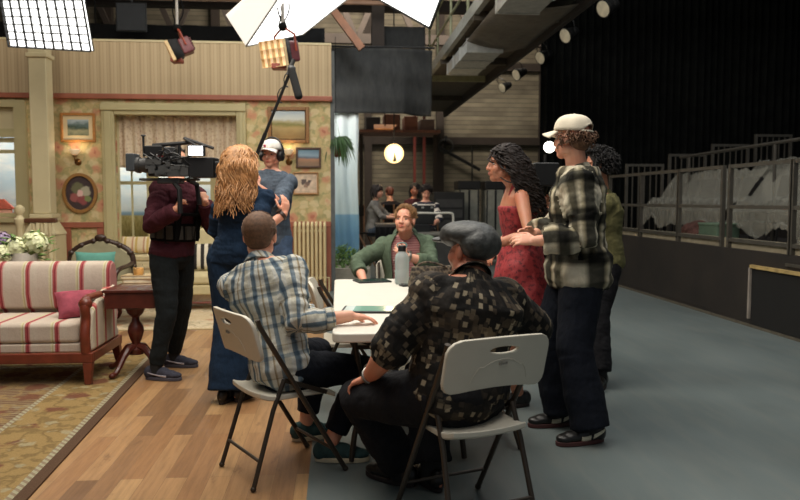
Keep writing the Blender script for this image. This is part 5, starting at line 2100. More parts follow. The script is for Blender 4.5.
# black border cloth behind the fascia, grey flag, roof fixtures
bb = MB().grid(lambda u, v: V((-7.5 + 7.3 * u, 12.1 + .02 * math.sin(u * 60), 3.52 + .60 * v)), 120, 3).build('border_cloth', m_black, solid=.008)
for x in (-7, -3.8, -.4):
    MB().tube([(x, 12.1, 4.1), (x, 12.1, 8.99)], .012, 6).build('tie_line', m_black, bb)
tag(bb, 'black border cloth showing above the set wall', 'cloth')
p0 = at(132, 17, 11.6)
fl = empty('lighting_flag', p0, 0, 'grey rectangular lighting flag clamped above the set wall at upper left', 'flag')
MB().span((-.22, -.012, -.2), (.2, .012, .2)).build('flag_cloth', mat('flag_grey', (38, 40, 43), .8), fl)
MB().tube([(-.23, 0, -.21), (-.23, 0, .21), (.21, 0, .21), (.21, 0, -.21), (-.23, 0, -.21)], .012, 6).build('frame', m_blackm, fl)
MB().tube([(0, 0, .21), (0, 0, 1.8)], .015, 6).build('stem', m_blackm, fl)
# row of overhead pipes in the left roof
for Y, z, lab in ((12.4, 4.62, 'nearest'), (13.6, 5.0, 'middle'), (15.0, 5.35, 'farthest')):
    op = MB().tube([(-9, Y, z), (1.2, Y, z)], .04, 8).build('overhead_pipe', mat('pipe_brown', (110, 80, 58), .6))
    for x in (-8, -4.9, -1.9, 1.0):
        MB().tube([(x, Y, z + .03), (x, Y, 8.99)], .012, 6).build('hanger', m_blackm, op)
    tag(op, 'brown horizontal pipe in the roof above the set, %s of three' % lab, 'pipe', 'overhead pipes')

# soft boxes --------------------------------------------------------
def glow(name, c, s):
    n = N(name)
    n.base(lin(c), .8)
    n.b.inputs['Emission Color'].default_value = lin(c)
    n.b.inputs['Emission Strength'].default_value = s
    return n.m


m_soft = glow('softbox_silk', (250, 250, 246), 3.2)
m_soft2 = glow('softbox_silk_side', (250, 244, 232), 1.0)
m_housing = mat('softbox_black', (18, 18, 18), .8)
# gridded soft box at upper left
tlc, trc, brc, blc = at(-4, -32, 8.7), at(77, -36, 8.5), at(92, 51, 8.9), at(10, 46, 9.1)
ctr = (tlc + trc + brc + blc) / 4
sb = empty('gridded_softbox', ctr, 0, 'glowing white softbox with black egg crate grid at upper left', 'softbox')
q = [p - ctr for p in (tlc, trc, brc, blc)]
nrm = (q[1] - q[0]).cross(q[3] - q[0]).normalized()
if nrm.y > 0:
    nrm = -nrm


def quad(u, v):
    return (q[0] * (1 - u) + q[1] * u) * (1 - v) + (q[3] * (1 - u) + q[2] * u) * v


MB().grid(lambda u, v: quad(u, v) + nrm * -.02, 4, 4).build('silk_front', m_soft, sb, solid=.004)
mb = MB()
nu, nv = 9, 10
for i in range(nu + 1):
    a_, b_ = quad(i / nu, 0), quad(i / nu, 1)
    d_ = (b_ - a_).normalized()
    mb.bar(a_ + nrm * .025, b_ + nrm * .025, .006, .04, up=nrm)
for j in range(nv + 1):
    a_, b_ = quad(0, j / nv), quad(1, j / nv)
    mb.bar(a_ + nrm * .025, b_ + nrm * .025, .006, .04, up=nrm)
mb.build('egg_crate', m_housing, sb)
mb = MB()
bk = [quad(u, v) * .45 - nrm * .45 for u, v in ((0, 0), (1, 0), (1, 1), (0, 1))]
ft = [quad(u, v) * 1.02 - nrm * .03 for u, v in ((0, 0), (1, 0), (1, 1), (0, 1))]
mb.add(ft + bk, [(4, 5, 6, 7), (0, 1, 5, 4), (1, 2, 6, 5), (2, 3, 7, 6), (3, 0, 4, 7)])
mb.build('housing', m_housing, sb, solid=.01)
MB().tube([-nrm * .45, -nrm * .45 + V((0, 0, 3))], .02, 8).build('hanger', m_blackm, sb)
# two big overhead silks
A_, B_, C_, D_ = at(246, 46, 9.2), at(303, 34, 9.6), at(396, -40, 8.4), at(318, -62, 7.6)
E_, = (at(226, 15, 8.6),)
ctr = (A_ + B_ + C_ + D_) / 4
s1 = empty('overhead_softbox', ctr, 0, 'big glowing white overhead softbox with a cream side skirt above the set wall', 'softbox')
P4 = [p - ctr for p in (A_, B_, C_, D_)]
MB().grid(lambda u, v: (P4[0] * (1 - u) + P4[1] * u) * (1 - v) + (P4[3] * (1 - u) + P4[2] * u) * v, 6, 6).build('silk', m_soft, s1, solid=.006)
Ee, Dd = E_ - ctr, at(286, -40, 7.4) - ctr
MB().grid(lambda u, v: (P4[0] * (1 - u) + Ee * u) * (1 - v) + (P4[3] * (1 - u) + Dd * u) * v, 6, 6).build('side_skirt', m_soft2, s1, solid=.006)
mb = MB().tube([P4[0], P4[1], P4[2], P4[3], P4[0]], .015, 6)
mb.build('frame', mat('frame_grey', (150, 150, 146), .5), s1)
up_ = V((0, 0, .5))
MB().tube([P4[1], P4[1] + up_ * 6], .01, 6).tube([P4[2], P4[2] + up_ * 6], .01, 6).build('hanger', m_blackm, s1)
K_, L_, Mm, Nn = at(430, 28, 10), at(338, -24, 10.6), at(372, -70, 9.2), at(456, -42, 8.6)
ctr = (K_ + L_ + Mm + Nn) / 4
s2 = empty('overhead_softbox', ctr, 0, 'glowing white overhead softbox whose corner shows at the top centre beside the catwalk', 'softbox')
Q4 = [p - ctr for p in (K_, L_, Mm, Nn)]
MB().grid(lambda u, v: (Q4[0] * (1 - u) + Q4[1] * u) * (1 - v) + (Q4[3] * (1 - u) + Q4[2] * u) * v, 6, 6).build('silk', m_soft, s2, solid=.006)
MB().tube([Q4[0], Q4[1], Q4[2], Q4[3], Q4[0]], .022, 6).build('frame', m_blackm, s2)
MB().tube([Q4[0], Q4[0] + up_ * 6], .01, 6).tube([Q4[1], Q4[1] + up_ * 6], .01, 6).build('hanger', m_blackm, s2)

# hanging studio lamps -------------------------------------------------
m_maroon = mat('maroon_enamel', (104, 52, 56), .45)
m_rust2 = mat('rust_red', (140, 60, 42), .5)


def studio_lamp(c, d, label, glow_s, hang, s=1.0, col_=(240, 212, 168)):
    o = empty('studio_lamp', c, 0, label, 'lamp', 'hanging studio lamps')
    d = V(d).normalized()
    x = d.cross(V((0, 0, 1))).normalized()
    y = x.cross(d)
    M = frame_M((0, 0, 0), x * s, y * s, d * s)
    mb = MB().prism(rrect(-.17, -.16, .17, .16, .04), -.30, -.08, M)
    mb.build('lamp_head', m_maroon, o, bevel=.02)
    mb = MB()
    for k in range(5):
        mb.prism(rrect(-.13, -.005 + (k - 2) * .05, .13, .012 + (k - 2) * .05, .004, 2), -.335, -.301, M)
    mb.build('cooling_fins', m_maroon, o)
    f0 = [M @ V((i * .17, j * .16, -.08)) for i, j in ((-1, -1), (1, -1), (1, 1), (-1, 1))]
    f1 = [M @ V((i * .24, j * .2, .10)) for i, j in ((-1, -1), (1, -1), (1, 1), (-1, 1))]
    MB().add(f0 + f1, [(0, 1, 5, 4), (1, 2, 6, 5), (2, 3, 7, 6), (3, 0, 4, 7)]).build('skirt', m_housing, o, solid=.008)
    n_ = glow('lamp_panel_%d' % int(glow_s * 100), col_, glow_s)
    MB().prism([(-.235, -.195), (.235, -.195), (.235, .195), (-.235, .195)], .085, .095, M).build('diffuser', n_, o)
    mb = MB()
    for k in range(5):
        xx = -.235 + .47 * k / 4
        mb.prism([(xx - .005, -.195), (xx + .005, -.195), (xx + .005, .195), (xx - .005, .195)], .0955, .16, M)
    for k in range(4):
        yy = -.195 + .39 * k / 3
        mb.prism([(-.235, yy - .005), (.235, yy - .005), (.235, yy + .005), (-.235, yy + .005)], .0955, .16, M)
    mb.build('grid', mat('grid_tan', (214, 186, 140), .7), o)
    hub = M @ V((0, .38, -.19))
    MB().tube([M @ V((-.19, 0, -.19)), M @ V((-.2, .25, -.19)), hub, M @ V((.2, .25, -.19)), M @ V((.19, 0, -.19))], .014, 6).build('yoke', m_rust2, o)
    top = V((hub.x, hub.y, 8.99 - c.z))
    MB().tube([hub, top], .018, 8).build('drop_pole', mat('pole_grey', (150, 144, 136), .5), o)
    mb = MB().ball(hub, .05, 10, 8)
    for k in range(4):
        mb.tube(bez([hub + V((.03 * k - .05, 0, .0)), hub + V((.08 * math.sin(k * 2.0), .04, .22)), hub + V((.03 * math.cos(k), .03, .5)), hub + V((.05 * math.sin(k), 0, .85))], 4), .009, 6)
    mb.build('cables', m_black, o)
    MB().span((-.11 * s, -.08, -.25 * s), (.11 * s, .08, -.17 * s)).build('ballast', m_rust2, o, bevel=.01)
    return o


studio_lamp(at(177, 50, 9.6), (-.80, -.15, -.38), 'hanging maroon studio lamp seen from behind, above the bay window', .7, 2.6, .64)
studio_lamp(at(279, 53, 8.5), (-.55, -.75, -.22), 'hanging studio lamp with a warm glowing gridded front, above the large painting', .75, 2.8, .74)

# cloth with painted sea, planting and hanging plant at the end of the set -----------------
n = N('sea_cloth')
sp = n.new('ShaderNodeSeparateXYZ', {0: n.coord()})
zz = n.math('MULTIPLY', sp.outputs[2], .3)
c = n.ramp(zz, [(0, (104, 146, 176)), (.22, (112, 156, 186)), (.325, (138, 178, 200)), (.33, (206, 222, 222)), (.9, (226, 232, 230))])
c = n.mix(.35, c, n.ramp(n.noise(n.coord('Object', (5, 1, 1.2)), 2, 3), [(.35, (.72, .78, .8, 1)), (.65, (1, 1, 1, 1))]), 'MULTIPLY')
n.base(c, .9)
n.bump(n.noise(n.coord('Object', (6, 1, .6)), 1.6, 3), .6, .06)
sc_ = MB().grid(lambda u, v: V((-.3 + .66 * u + .012 * math.sin(v * 9), 13.0 + .03 * math.sin(u * 17 + v * 2), .30 + 2.75 * v)), 60, 20).build('painted_sea_cloth', n.m, solid=.004, angle=180)
tag(sc_, 'hanging cloth painted pale sky over blue sea, past the end of the set wall', 'backdrop')
MB().tube([(-.35, 13.0, 3.06), (.4, 13.0, 3.06)], .018, 8).build('batten', m_blackm, sc_)
kb = empty('planter_box', (.1, 12.2, 0), 0, 'low grey planter of green shrubs below the hanging sea cloth', 'planter')
MB().span((-.45, -.35, 0), (.42, .35, .24)).build('trough', mat('kerb_grey', (150, 144, 130), .8), kb, bevel=.01)
mb = MB()
for i in range(650):
    a_, r_ = rnd.uniform(0, 6.28), math.sqrt(rnd.random())
    p_ = V((math.cos(a_) * r_ * .4, math.sin(a_) * r_ * .33, .2 + .38 * (1 - r_ * r_) * rnd.random() ** .5))
    d_ = V((rnd.uniform(-1, 1), rnd.uniform(-1, 1), rnd.uniform(.1, 1.2))).normalized()
    s_ = d_.orthogonal().normalized() * .014
    l_ = rnd.uniform(.05, .1)
    mb.add([p_, p_ + d_ * l_ * .5 + s_, p_ + d_ * l_, p_ + d_ * l_ * .5 - s_], [(0, 1, 2, 3)])
mb.build('foliage', mat('shrub_green', (84, 116, 50), .6, var=.35, scale=8), kb, solid=.002)
c = at(336, 146, 11.0)
hp = empty('hanging_plant', c, 0, 'trailing green spider plant hanging at the end of the set wall', 'plant')
MB().lathe([(.07, -.16), (.10, -.06), (.11, .0), (.10, .0)], (0, 0, 0), 18).build('pot', mat('terracotta', (134, 74, 50), .7), hp)
mb = MB()
for i in range(130):
    a_ = rnd.uniform(0, 6.28)
    r_ = rnd.uniform(.12, .3)
    dr_ = rnd.uniform(.05, .5)
    pts = bez([V((math.cos(a_) * t * r_, math.sin(a_) * t * r_, .02 + .14 * math.sin(min(1, t * 1.3) * PI * .6) - dr_ * t ** 2.5)) for t in (0, .3, .6, .85, 1)], 3)
    mb.tube(pts, [.009] * (len(pts) - 3) + [.007, .004, .001], 4)
mb.build('foliage', mat('spider_leaf', (70, 98, 58), .5, var=.3), hp)
for k in range(3):
    pass
MB().tube([(.09, 0, 0), (0, 0, .4), (-.09, 0, 0)], .004, 5).tube([(0, .09, 0), (0, 0, .4), (0, 0, 1.6)], .004, 5).build('hanger', m_black, hp)

# far prop area ----------------------------------------------------------
c = at(394, 153.5, 14)
gl = empty('globe_lamp', c, 0, 'round glowing globe lamp hanging in the far prop area', 'lamp')
MB().ball((0, 0, 0), .185, 28, 18).build('globe', glow('globe_glow', (255, 214, 150), 2.2), gl)
MB().lathe([(.05, .17), (.05, .21), (.012, .23), (.012, 8.99 - c.z)], (0, 0, 0), 12).build('stem', m_blackm, gl)
MB().tube([(.0, -.17, -.16), (0, -.19, .02)], [.035, .008], 8).build('clip', m_blackm, gl)
l = bpy.data.lights.new('globe_light', 'POINT')
l.energy = 30
l.color = (1, .75, .45)
l.shadow_soft_size = .19
lo = bpy.data.objects.new('globe_light', l)
col.objects.link(lo)
lo.location = c + V((0, -.35, 0))
for px_, lab in ((414.5, 'left'), (424, 'right')):
    p_ = at(px_, 200, 21)
    tag(MB().span((p_.x - .035, 20.95, 0), (p_.x + .035, 21.05, 4.0)).build('red_pole', m_rust), '%s one of two thin red poles near the back wall' % lab, 'pole', 'thin red poles')
p_ = at(385, 127, 14.5)
bx = empty('orange_panel', p_, 0, 'small orange reflector panel lying under the dark masking cloth', 'panel')
MB().prism([(-.22, -.08), (.16, -.08), (.24, .08), (-.22, .08)], -.01, .01, frame_M((0, 0, 0), V((1, 0, 0)), V((0, .8, .6)).normalized(), V((0, -.6, .8)).normalized())).build('panel', mat('orange_board', (196, 130, 74), .7), bx)
MB().tube([(0, 0, .02), (0, 0, 1.2)], .01, 6).build('hanger', m_black, bx)
bx = empty('storage_loft', (1.3, 15.8, 2.75), 0, 'reddish timber storage shelf with dark boxes high before the back wall', 'shelf')
MB().span((-.85, -.5, 0), (.85, .5, .06)).build('shelf_board', mat('red_timber', (104, 66, 50), .8), bx)
for i, (x, w, h, cc) in enumerate(((-.55, .3, .28, (40, 36, 34)), (-.15, .34, .34, (96, 60, 44)), (.25, .28, .3, (110, 70, 52)), (.6, .3, .24, (90, 74, 66)))):
    MB().span((x - w / 2, -.3, .0605), (x + w / 2, .3, .06 + h)).build('storage_box', mat('loft_box_%d' % i, cc, .8), bx, bevel=.01)
for x in (-.8, .8):
    MB().span((x - .04, -.04, -2.75), (x + .04, .04, -.001)).build('post', m_beam, bx)
hs = empty('hose_reel', at(446, 146, 21.7), 0, 'coiled dark hose hanging on the back wall beside the brown post', 'hose')
MB().lathe([(.18, -.04), (.24, 0), (.18, .04)], (0, 0, 0), 18, frame_M((0, 0, 0), V((1, 0, 0)), V((0, 0, 1)), V((0, -1, 0))), cap=False).build('coil', mat('hose_dark', (50, 48, 44), .7), hs)
MB().span((-.03, -.02, .15), (.03, .295, .3)).build('bracket', m_blackm, hs)

# equipment cart with laptop and white push handle
m_cart = mat('cart_charcoal', (52, 52, 50), .7)
ca_ = empty('equipment_cart', (1.50, 11.6, 0), 0, 'charcoal equipment cart with a white push handle behind the green-shirted man', 'cart')
MB().span((-.33, -.3, .12), (.36, .3, .79)).build('cabinet', m_cart, ca_, bevel=.008)
MB().span((-.36, -.33, .7905), (.39, .33, .83)).build('cart_top', mat('cart_top', (104, 102, 94), .6), ca_, bevel=.008)
MB().tube(bez([(-.36, -.29, .83), (-.36, -.29, 1.08), (-.33, -.29, 1.14), (0, -.29, 1.14), (.25, -.29, 1.14), (.29, -.29, 1.08), (.29, -.29, .83)], 4), .018, 8).build('push_handle', mat('handle_white', (206, 202, 190), .5), ca_)
for x in (-.27, .3):
    for y in (-.24, .24):
        MB().lathe([(.03, -.015), (.055, -.015), (.055, .015), (.03, .015)], (0, 0, 0), 14, frame_M((x, y, .058), V((0, 1, 0)), V((0, 0, 1)), V((1, 0, 0)))).build('caster', m_blackm, ca_)
mo = empty('field_monitor', (1.36, 11.75, .8305), 0, 'black field monitor case standing on the cart in front of the striped shirt', 'monitor')
MB().span((-.19, -.03, .12), (.19, .03, .43)).build('case', m_tab, mo, bevel=.012)
MB().span((-.12, -.06, 0), (.12, .06, .12)).build('base', m_tab, mo, bevel=.01)
mb = MB()
for x in (-.15, .0, .15):
    mb.span((x - .02, -.042, .38), (x + .02, -.0305, .41))
mb.build('latch', mat('latch_grey', (150, 150, 146), .4, .5), mo)

# stacked equipment behind
m_bin = mat('grey_case', (128, 128, 118), .6)
for px_, w, lab in ((467, .44, 'grey upright equipment case with black top left of the woman in red'), (493, .42, 'grey upright equipment case just behind the woman in red')):
    p_ = at(px_, 200, 15.2)
    o = empty('equipment_case', (p_.x, 15.2, 0), 0, lab, 'case', 'upright equipment cases')
    MB().span((-w / 2, -.25, .1), (w / 2, .25, 1.56)).build('case_body', m_bin, o, bevel=.02)
    MB().span((-w / 2 - .02, -.27, 1.561), (w / 2 + .02, .27, 1.74)).build('lid', m_blackm, o, bevel=.02)
    MB().span((-.02, -.262, .12), (.02, -.251, 1.55)).build('centre_strap', m_blackm, o)
    for x in (-w / 2 + .03, w / 2 - .03):
        MB().span((x - .012, -.262, .12), (x + .012, -.251, 1.55)).build('edge_strip', m_blackm, o)
        MB().ball((x, -.15, .05), .05, 10, 8).ball((x, .15, .05), .05, 10, 8).build('caster', m_blackm, o)
p_ = at(447, 205, 14.4)
o = empty('amplifier_rack', (p_.x, 14.4, 0), 0, 'black rack of equipment between the cart handle and the grey cases', 'rack')
MB().span((-.3, -.3, 0), (.3, .3, 1.5)).build('rack_cabinet', m_blackm, o, bevel=.01)
for k in range(6):
    MB().span((-.26, -.312, .2 + .2 * k), (.26, -.301, .36 + .2 * k)).build('rack_unit', mat('rack_face', (44, 44, 44), .5), o)
p_ = at(390, 222, 13.8)
o = empty('black_table', (.92, 12.35, 0), 0, 'black draped table beside the seated woman in the far background', 'table')
MB().span((-.3, -.35, .90), (.45, .35, .95)).build('tabletop', mat('rack_face2', (62, 56, 50), .5), o, bevel=.006)
MB().grid(lambda u, v: V((-.3 + .75 * u, -.36 + .015 * math.sin(u * 50), .02 + .879 * v)), 60, 4).build('drape', m_black, o, solid=.006)
for sx in (-.26, .41):
    MB().span((sx - .02, .28, 0), (sx + .02, .32, .899)).build('leg', m_blackm, o)
p_ = at(472, 183, 17)
o = empty('light_stand', (p_.x, 17, 0), 0, 'thin dark light stand before the back wall above the grey cases', 'stand')
MB().tube([(0, 0, .1), (0, 0, 2.6)], .02, 8).build('pole', m_blackm, o)
for k in range(3):
    a_ = k * 2.09
    MB().tube([(0, 0, .5), (math.cos(a_) * .4, math.sin(a_) * .4, .012)], .014, 6).build('leg', m_blackm, o)
tag(MB().tube([at(440, 148, 21.72), at(480, 170, 21.72)], .05, 6).build('sloping_pipe', m_blackm), 'dark sloping pipe low across the back wall', 'pipe')
# black drawer cart between table and the man in the checked overshirt
o = empty('drawer_cart', (1.68, 5.75, 0), 0, 'black drawer cart with thin white edges behind the man in checks', 'cart')
MB().span((-.15, -.15, .05), (.18, .16, .64)).build('cabinet', m_blackm, o, bevel=.006)
for k in range(6):
    d_ = MB().span((-.14, -.166, .08 + .093 * k), (.17, -.151, .155 + .093 * k)).build('drawer', mat('drawer_black', (26, 26, 26), .5), o)
    MB().span((-.14, -.178, .156 + .093 * k), (.17, -.152, .168 + .093 * k)).build('drawer_edge', mat('edge_white', (186, 180, 168), .5), d_)
for x in (-.11, .14):
    for y in (-.11, .12):
        MB().ball((x, y, .025), .025, 8, 6).build('caster', m_blackm, o)
# ------------------------------------------------------------------ the people
def P3(px, py, Y):
    return at(px, py, Y)


m_jean = cloth('dark_denim', (17, 21, 30), .3, .9, .5)
m_navy = cloth('navy_cloth', (24, 27, 34), .3)
m_blackp = cloth('black_trouser', (26, 26, 29), .3)
m_sole_w = mat('sole_cream', (200, 186, 156), .6)
m_sole_d = mat('sole_dark', (40, 30, 28), .6)
m_hair_br = mat('hair_brown', (98, 70, 50), .75, var=.35, scale=60)
m_hair_bl = mat('hair_sandy', (150, 114, 76), .5, var=.35, scale=60)
m_hair_st = mat('hair_strawberry', (178, 128, 80), .5, var=.35, scale=40)
m_hair_dk = mat('hair_dark', (34, 24, 20), .7, var=.4, scale=40)
m_hair_k = mat('hair_black', (18, 15, 14), .8, var=.3, scale=40)
m_brow_bl = mat('brow_sandy', (120, 84, 56), .7)
m_strapm = mat('strap_dark', (40, 36, 34), .5)

# 1 man in blue plaid shirt, seen from behind, sitting on the near-left chair
fw1 = V((-math.sin(YAW1), math.cos(YAW1), 0))
pel = V((c1.x, c1.y, .54)) + fw1 * .01
chest = V((-.375, 3.70, .95))
head = at(260, 236, 3.78)
wrR = gnd(350, 316, .785)
m_plaid1 = plaid('blue_plaid', (214, 215, 210),
                 [(0, (246, 246, 244)), (.10, (244, 240, 234)), (.12, (136, 154, 170)), (.25, (104, 124, 146)), (.30, (170, 184, 194)), (.33, (244, 242, 238)), (.46, (246, 244, 240)), (.48, (172, 152, 124)), (.53, (216, 204, 184)),
                  (.55, (244, 242, 238)), (.66, (244, 242, 238)), (.68, (150, 164, 178)), (.80, (120, 138, 156)), (.83, (226, 220, 206)), (1, (240, 236, 226))],
                 [(0, (250, 250, 250)), (.45, (250, 250, 248)), (.48, (196, 204, 212)), (.58, (170, 182, 194)), (.62, (250, 248, 244)), (.85, (250, 248, 244)), (.87, (206, 196, 180)), (.92, (250, 248, 244))], .135, .15)
p1 = Fig('man in blue plaid shirt sitting with his back to us, hand on a tablet', pel, chest, fw1, (.36, .93, 0), head, (.10, 1, .02),
         {'R': wrR, 'L': V((-.02, 3.95, .68))}, {'R': (.2, -.5, -.7), 'L': (-.6, .2, -.6)},
         {'R': gnd(331, 442, .10), 'L': gnd(306, 422, .10)}, {'R': (.75, .35, .6), 'L': (.5, .7, .6)},
         {'R': (.95, -.05, 0), 'L': (.9, .35, 0)}, {'R': ((.95, .22, -.12), (0, 0, -1), .22)}, sk='light', vox=.0055, face=False)
p1.shirt('shirt', m_plaid1, e=.030, hem=-.10, sleeve=1.62, se=.017, wr=.016, wscale=8)
b = Blob()
E_, W_1 = p1.el['R'], p1.wr['R']
b.chain([E_.lerp(W_1, .53), E_.lerp(W_1, .70)], [.060, .056], 16, flat0=True, flat1=True)
p1.put_blob(b, 'rolled_cuff', m_plaid1, vox=.007, smooth=2, wr=.005)
p1.trousers(m_jean, hem=.86, waist=.02, hemr=.064, e=.012, knee=.076, wr=.007)
m_green_shoe = cloth('teal_canvas', (52, 74, 74), .2)
p1.shoes(m_green_shoe, m_sole_w, sock=False)
p1.short_hair(m_hair_br, n=2200, L=.019, r=.0028, sweep=(.15, -.6, -.45), lift=.35, jit=.3, seed=2)

# 2 heavy-set man with flat cap, back view, right foreground
f2 = V((-math.sin(YAW2), math.cos(YAW2), 0))
pel = V((.512, 3.02, .55))
chest = V((.55, 3.06, .93))
head = at(469, 250.5, 3.15)
n = N('dark_print_shirt')
tc = n.new('ShaderNodeTexCoord')
mp = n.new('ShaderNodeMapping', {0: tc.outputs['UV'], 'Rotation': (0, 0, .12)})
vo = n.new('ShaderNodeTexVoronoi', {'Vector': mp.outputs[0], 'Scale': 34.0, 'Randomness': .75}, distance='CHEBYCHEV')
m1 = n.ramp(vo.outputs['Distance'], [(.32, (1, 1, 1, 1)), (.42, (0, 0, 0, 1))])
tone = n.new('ShaderNodeSeparateXYZ', {0: vo.outputs['Color']})
pick = n.ramp(tone.outputs[0], [(0, (24, 21, 18)), (.30, (50, 43, 36)), (.45, (80, 69, 56)), (.66, (112, 100, 82)), (.86, (146, 134, 112))], 'CONSTANT')
vo2 = n.new('ShaderNodeTexVoronoi', {'Vector': mp.outputs[0], 'Scale': 15.0, 'Randomness': .9}, distance='CHEBYCHEV')
t2 = n.new('ShaderNodeSeparateXYZ', {0: vo2.outputs['Color']})
bgc_ = n.ramp(t2.outputs[1], [(0, (18, 16, 14)), (.5, (34, 29, 24)), (.78, (62, 53, 42)), (.92, (92, 80, 62))], 'CONSTANT')
n.base(n.mix(m1, bgc_, pick), .8, 0, .25)
n.bump(n.noise(n.coord('Object', (1, 1, .5)), 12, 3), .5, .03)
m_print = n.m
hL_ = pel - V((-.50, .87, 0)).normalized().cross(V((0, 0, 1))) * .09 * 1.03 - V((0, 0, .03))
kL_, _ = ik(hL_, gnd(400, 463, .10), .43 * 1.03, .41 * 1.03, (-1, .3, .5))
print('bald knee', kL_)
p2 = Fig('heavy man in dark printed shirt and grey flat cap, sitting with his back to us', pel, chest, (-.50, .87, 0), (-.30, .95, 0), head, (-.66, .72, .02),
         {'L': kL_ + V((.045, -.075, .115)), 'R': V((.86, 3.52, .78))}, {'L': (-.4, -.5, -.4), 'R': (.7, -.1, -.6)},
         {'L': gnd(400, 463, .10), 'R': gnd(432, 466, .10)}, {'L': (-1, .3, .5), 'R': (-.35, .9, .6)},
         {'L': (-.65, .6, 0), 'R': (-.3, .9, 0)}, {'L': ((-.80, .40, -.40), (-.3, .1, -1), .42)}, size=1.03, fat=1.26, sk='ruddy', vox=.0055, face=False, sw=1.0)
p2.shirt('shirt', m_print, e=.022, hem=-.12, sleeve=1.04, se=.026, wr=.013, wscale=7, flare=.0)
p2.trousers(m_blackp, hem=.96, hemr=.092, e=.022, knee=.074, wr=.007)
m_shoe_k = mat('black_leather', (24, 23, 22), .35, spec=.5)
p2.shoes(m_shoe_k, m_sole_d)
# flat cap
b = Blob()
M = p2.HM
b.ell((0, .008, .072), (.106, .128, .054), M).ell((0, -.06, .036), (.101, .085, .074), M).ell((0, .045, .056), (.099, .09, .046), M)
n = N('grey_leather_cap')
n.base(n.ramp(n.noise(n.coord(), 26, 5, .65), [(.3, (46, 47, 46)), (.7, (82, 84, 82))]), .5, 0, .4)
n.bump(n.noise(n.coord(), 22, 4), .4, .02)
fc_ = p2.put_blob(b, 'flat_cap', n.m, vox=.006, smooth=4, wr=.006, wscale=12)
b = Blob()
b.ell((0, .128, .040), (.078, .05, .014), M)
p2.put_blob(b, 'peak', n.m, fc_, vox=.005, smooth=2)
mb = MB()
for a_ in (0, .9, -.9):
    mb.tube([M @ V((math.sin(a_) * .104 * t, .01 - math.cos(a_) * .138 * t, .124 - .075 * t ** 2.4)) for t in (0, .3, .6, .8, 1)], .0022, 6)
p2.put(mb, 'cap_seam', n.m, fc_)
mb = MB().ball((0, .005, .123), (.011, .011, .005), 12, 6, M)
p2.put(mb, 'button', n.m, fc_)
# watch
W_2, E2 = p2.wr['L'], p2.el['L']
ax = (W_2 - E2).normalized()
o1 = ax.orthogonal().normalized()
m_steel = mat('steel_watch', (170, 168, 160), .3, .9)


def watch(fig, q, r, name='wristwatch', m=m_steel, back=.02):
    W_, E_ = fig.wr[q], fig.el[q]
    ax = (W_ - E_).normalized()
    x = ax.cross(V((0, 0, 1))).normalized()
    y = x.cross(ax)
    c = W_ - ax * back
    mb = MB().lathe([(r, -.011), (r + .003, -.008), (r + .003, .008), (r, .011)], (0, 0, 0), 20, frame_M(c, x, y, ax), cap=False)
    s = -1 if y.z < 0 else 1
    mb.lathe([(.02, 0), (.02, .008), (.016, .01)], (0, 0, 0), 18, frame_M(c + y * s * (r + .002), x, ax, y * s))
    return fig.put(mb, name, m, solid=.003)


watch(p2, 'L', .038, back=.012)

# 3 man in the green shirt at the far end of the table
pel = V((.58, 6.06, .54))
chest = V((.565, 6.11, .965))
head = at(405, 220.5, 5.96)
m_green = cloth('sage_green_shirt', (84, 98, 80), .2, .9, .6)
n = N('pink_stripe_tee')
tc = n.new('ShaderNodeTexCoord')
sp = n.new('ShaderNodeSeparateXYZ', {0: tc.outputs['UV']})
n.base(n.ramp(n.math('FRACT', n.math('DIVIDE', sp.outputs[1], .02)), [(0, (150, 92, 92)), (.5, (172, 124, 120))], 'CONSTANT'), .9)
m_pink = n.m
p3 = Fig('man in green shirt over pink tee, sitting at the far end of the table', pel, chest, (-.05, -1, 0), (-.06, -1, .05), head, (-.42, -.9, .16),
         {'R': V((.20, 5.78, .70)), 'L': at(405, 256, 5.74)}, {'R': (-.9, .2, .0), 'L': (.95, .1, -.5)},
         {'R': V((.42, 5.55, .1)), 'L': V((.68, 5.5, .1))}, {'R': (0, -.5, .9), 'L': (0, -.5, .9)},
         {'R': (-.1, -1, 0), 'L': (.1, -1, 0)}, {'L': ((-.55, -.1, .62), (-.25, .9, .1), .75), 'R': ((.6, -.5, -.2), (0, 0, -1), .4)}, sk='light', vox=.005, sw=1.08)
for ch in p3.o.children:
    if ch.name.startswith('eyebrow'):
        ch.data.materials.clear()
        ch.data.materials.append(m_brow_bl)
p3.shirt('tee_shirt', m_pink, e=.012, hem=-.05, sleeve=.4, se=.004, collar=False, wr=.005, top=.55)
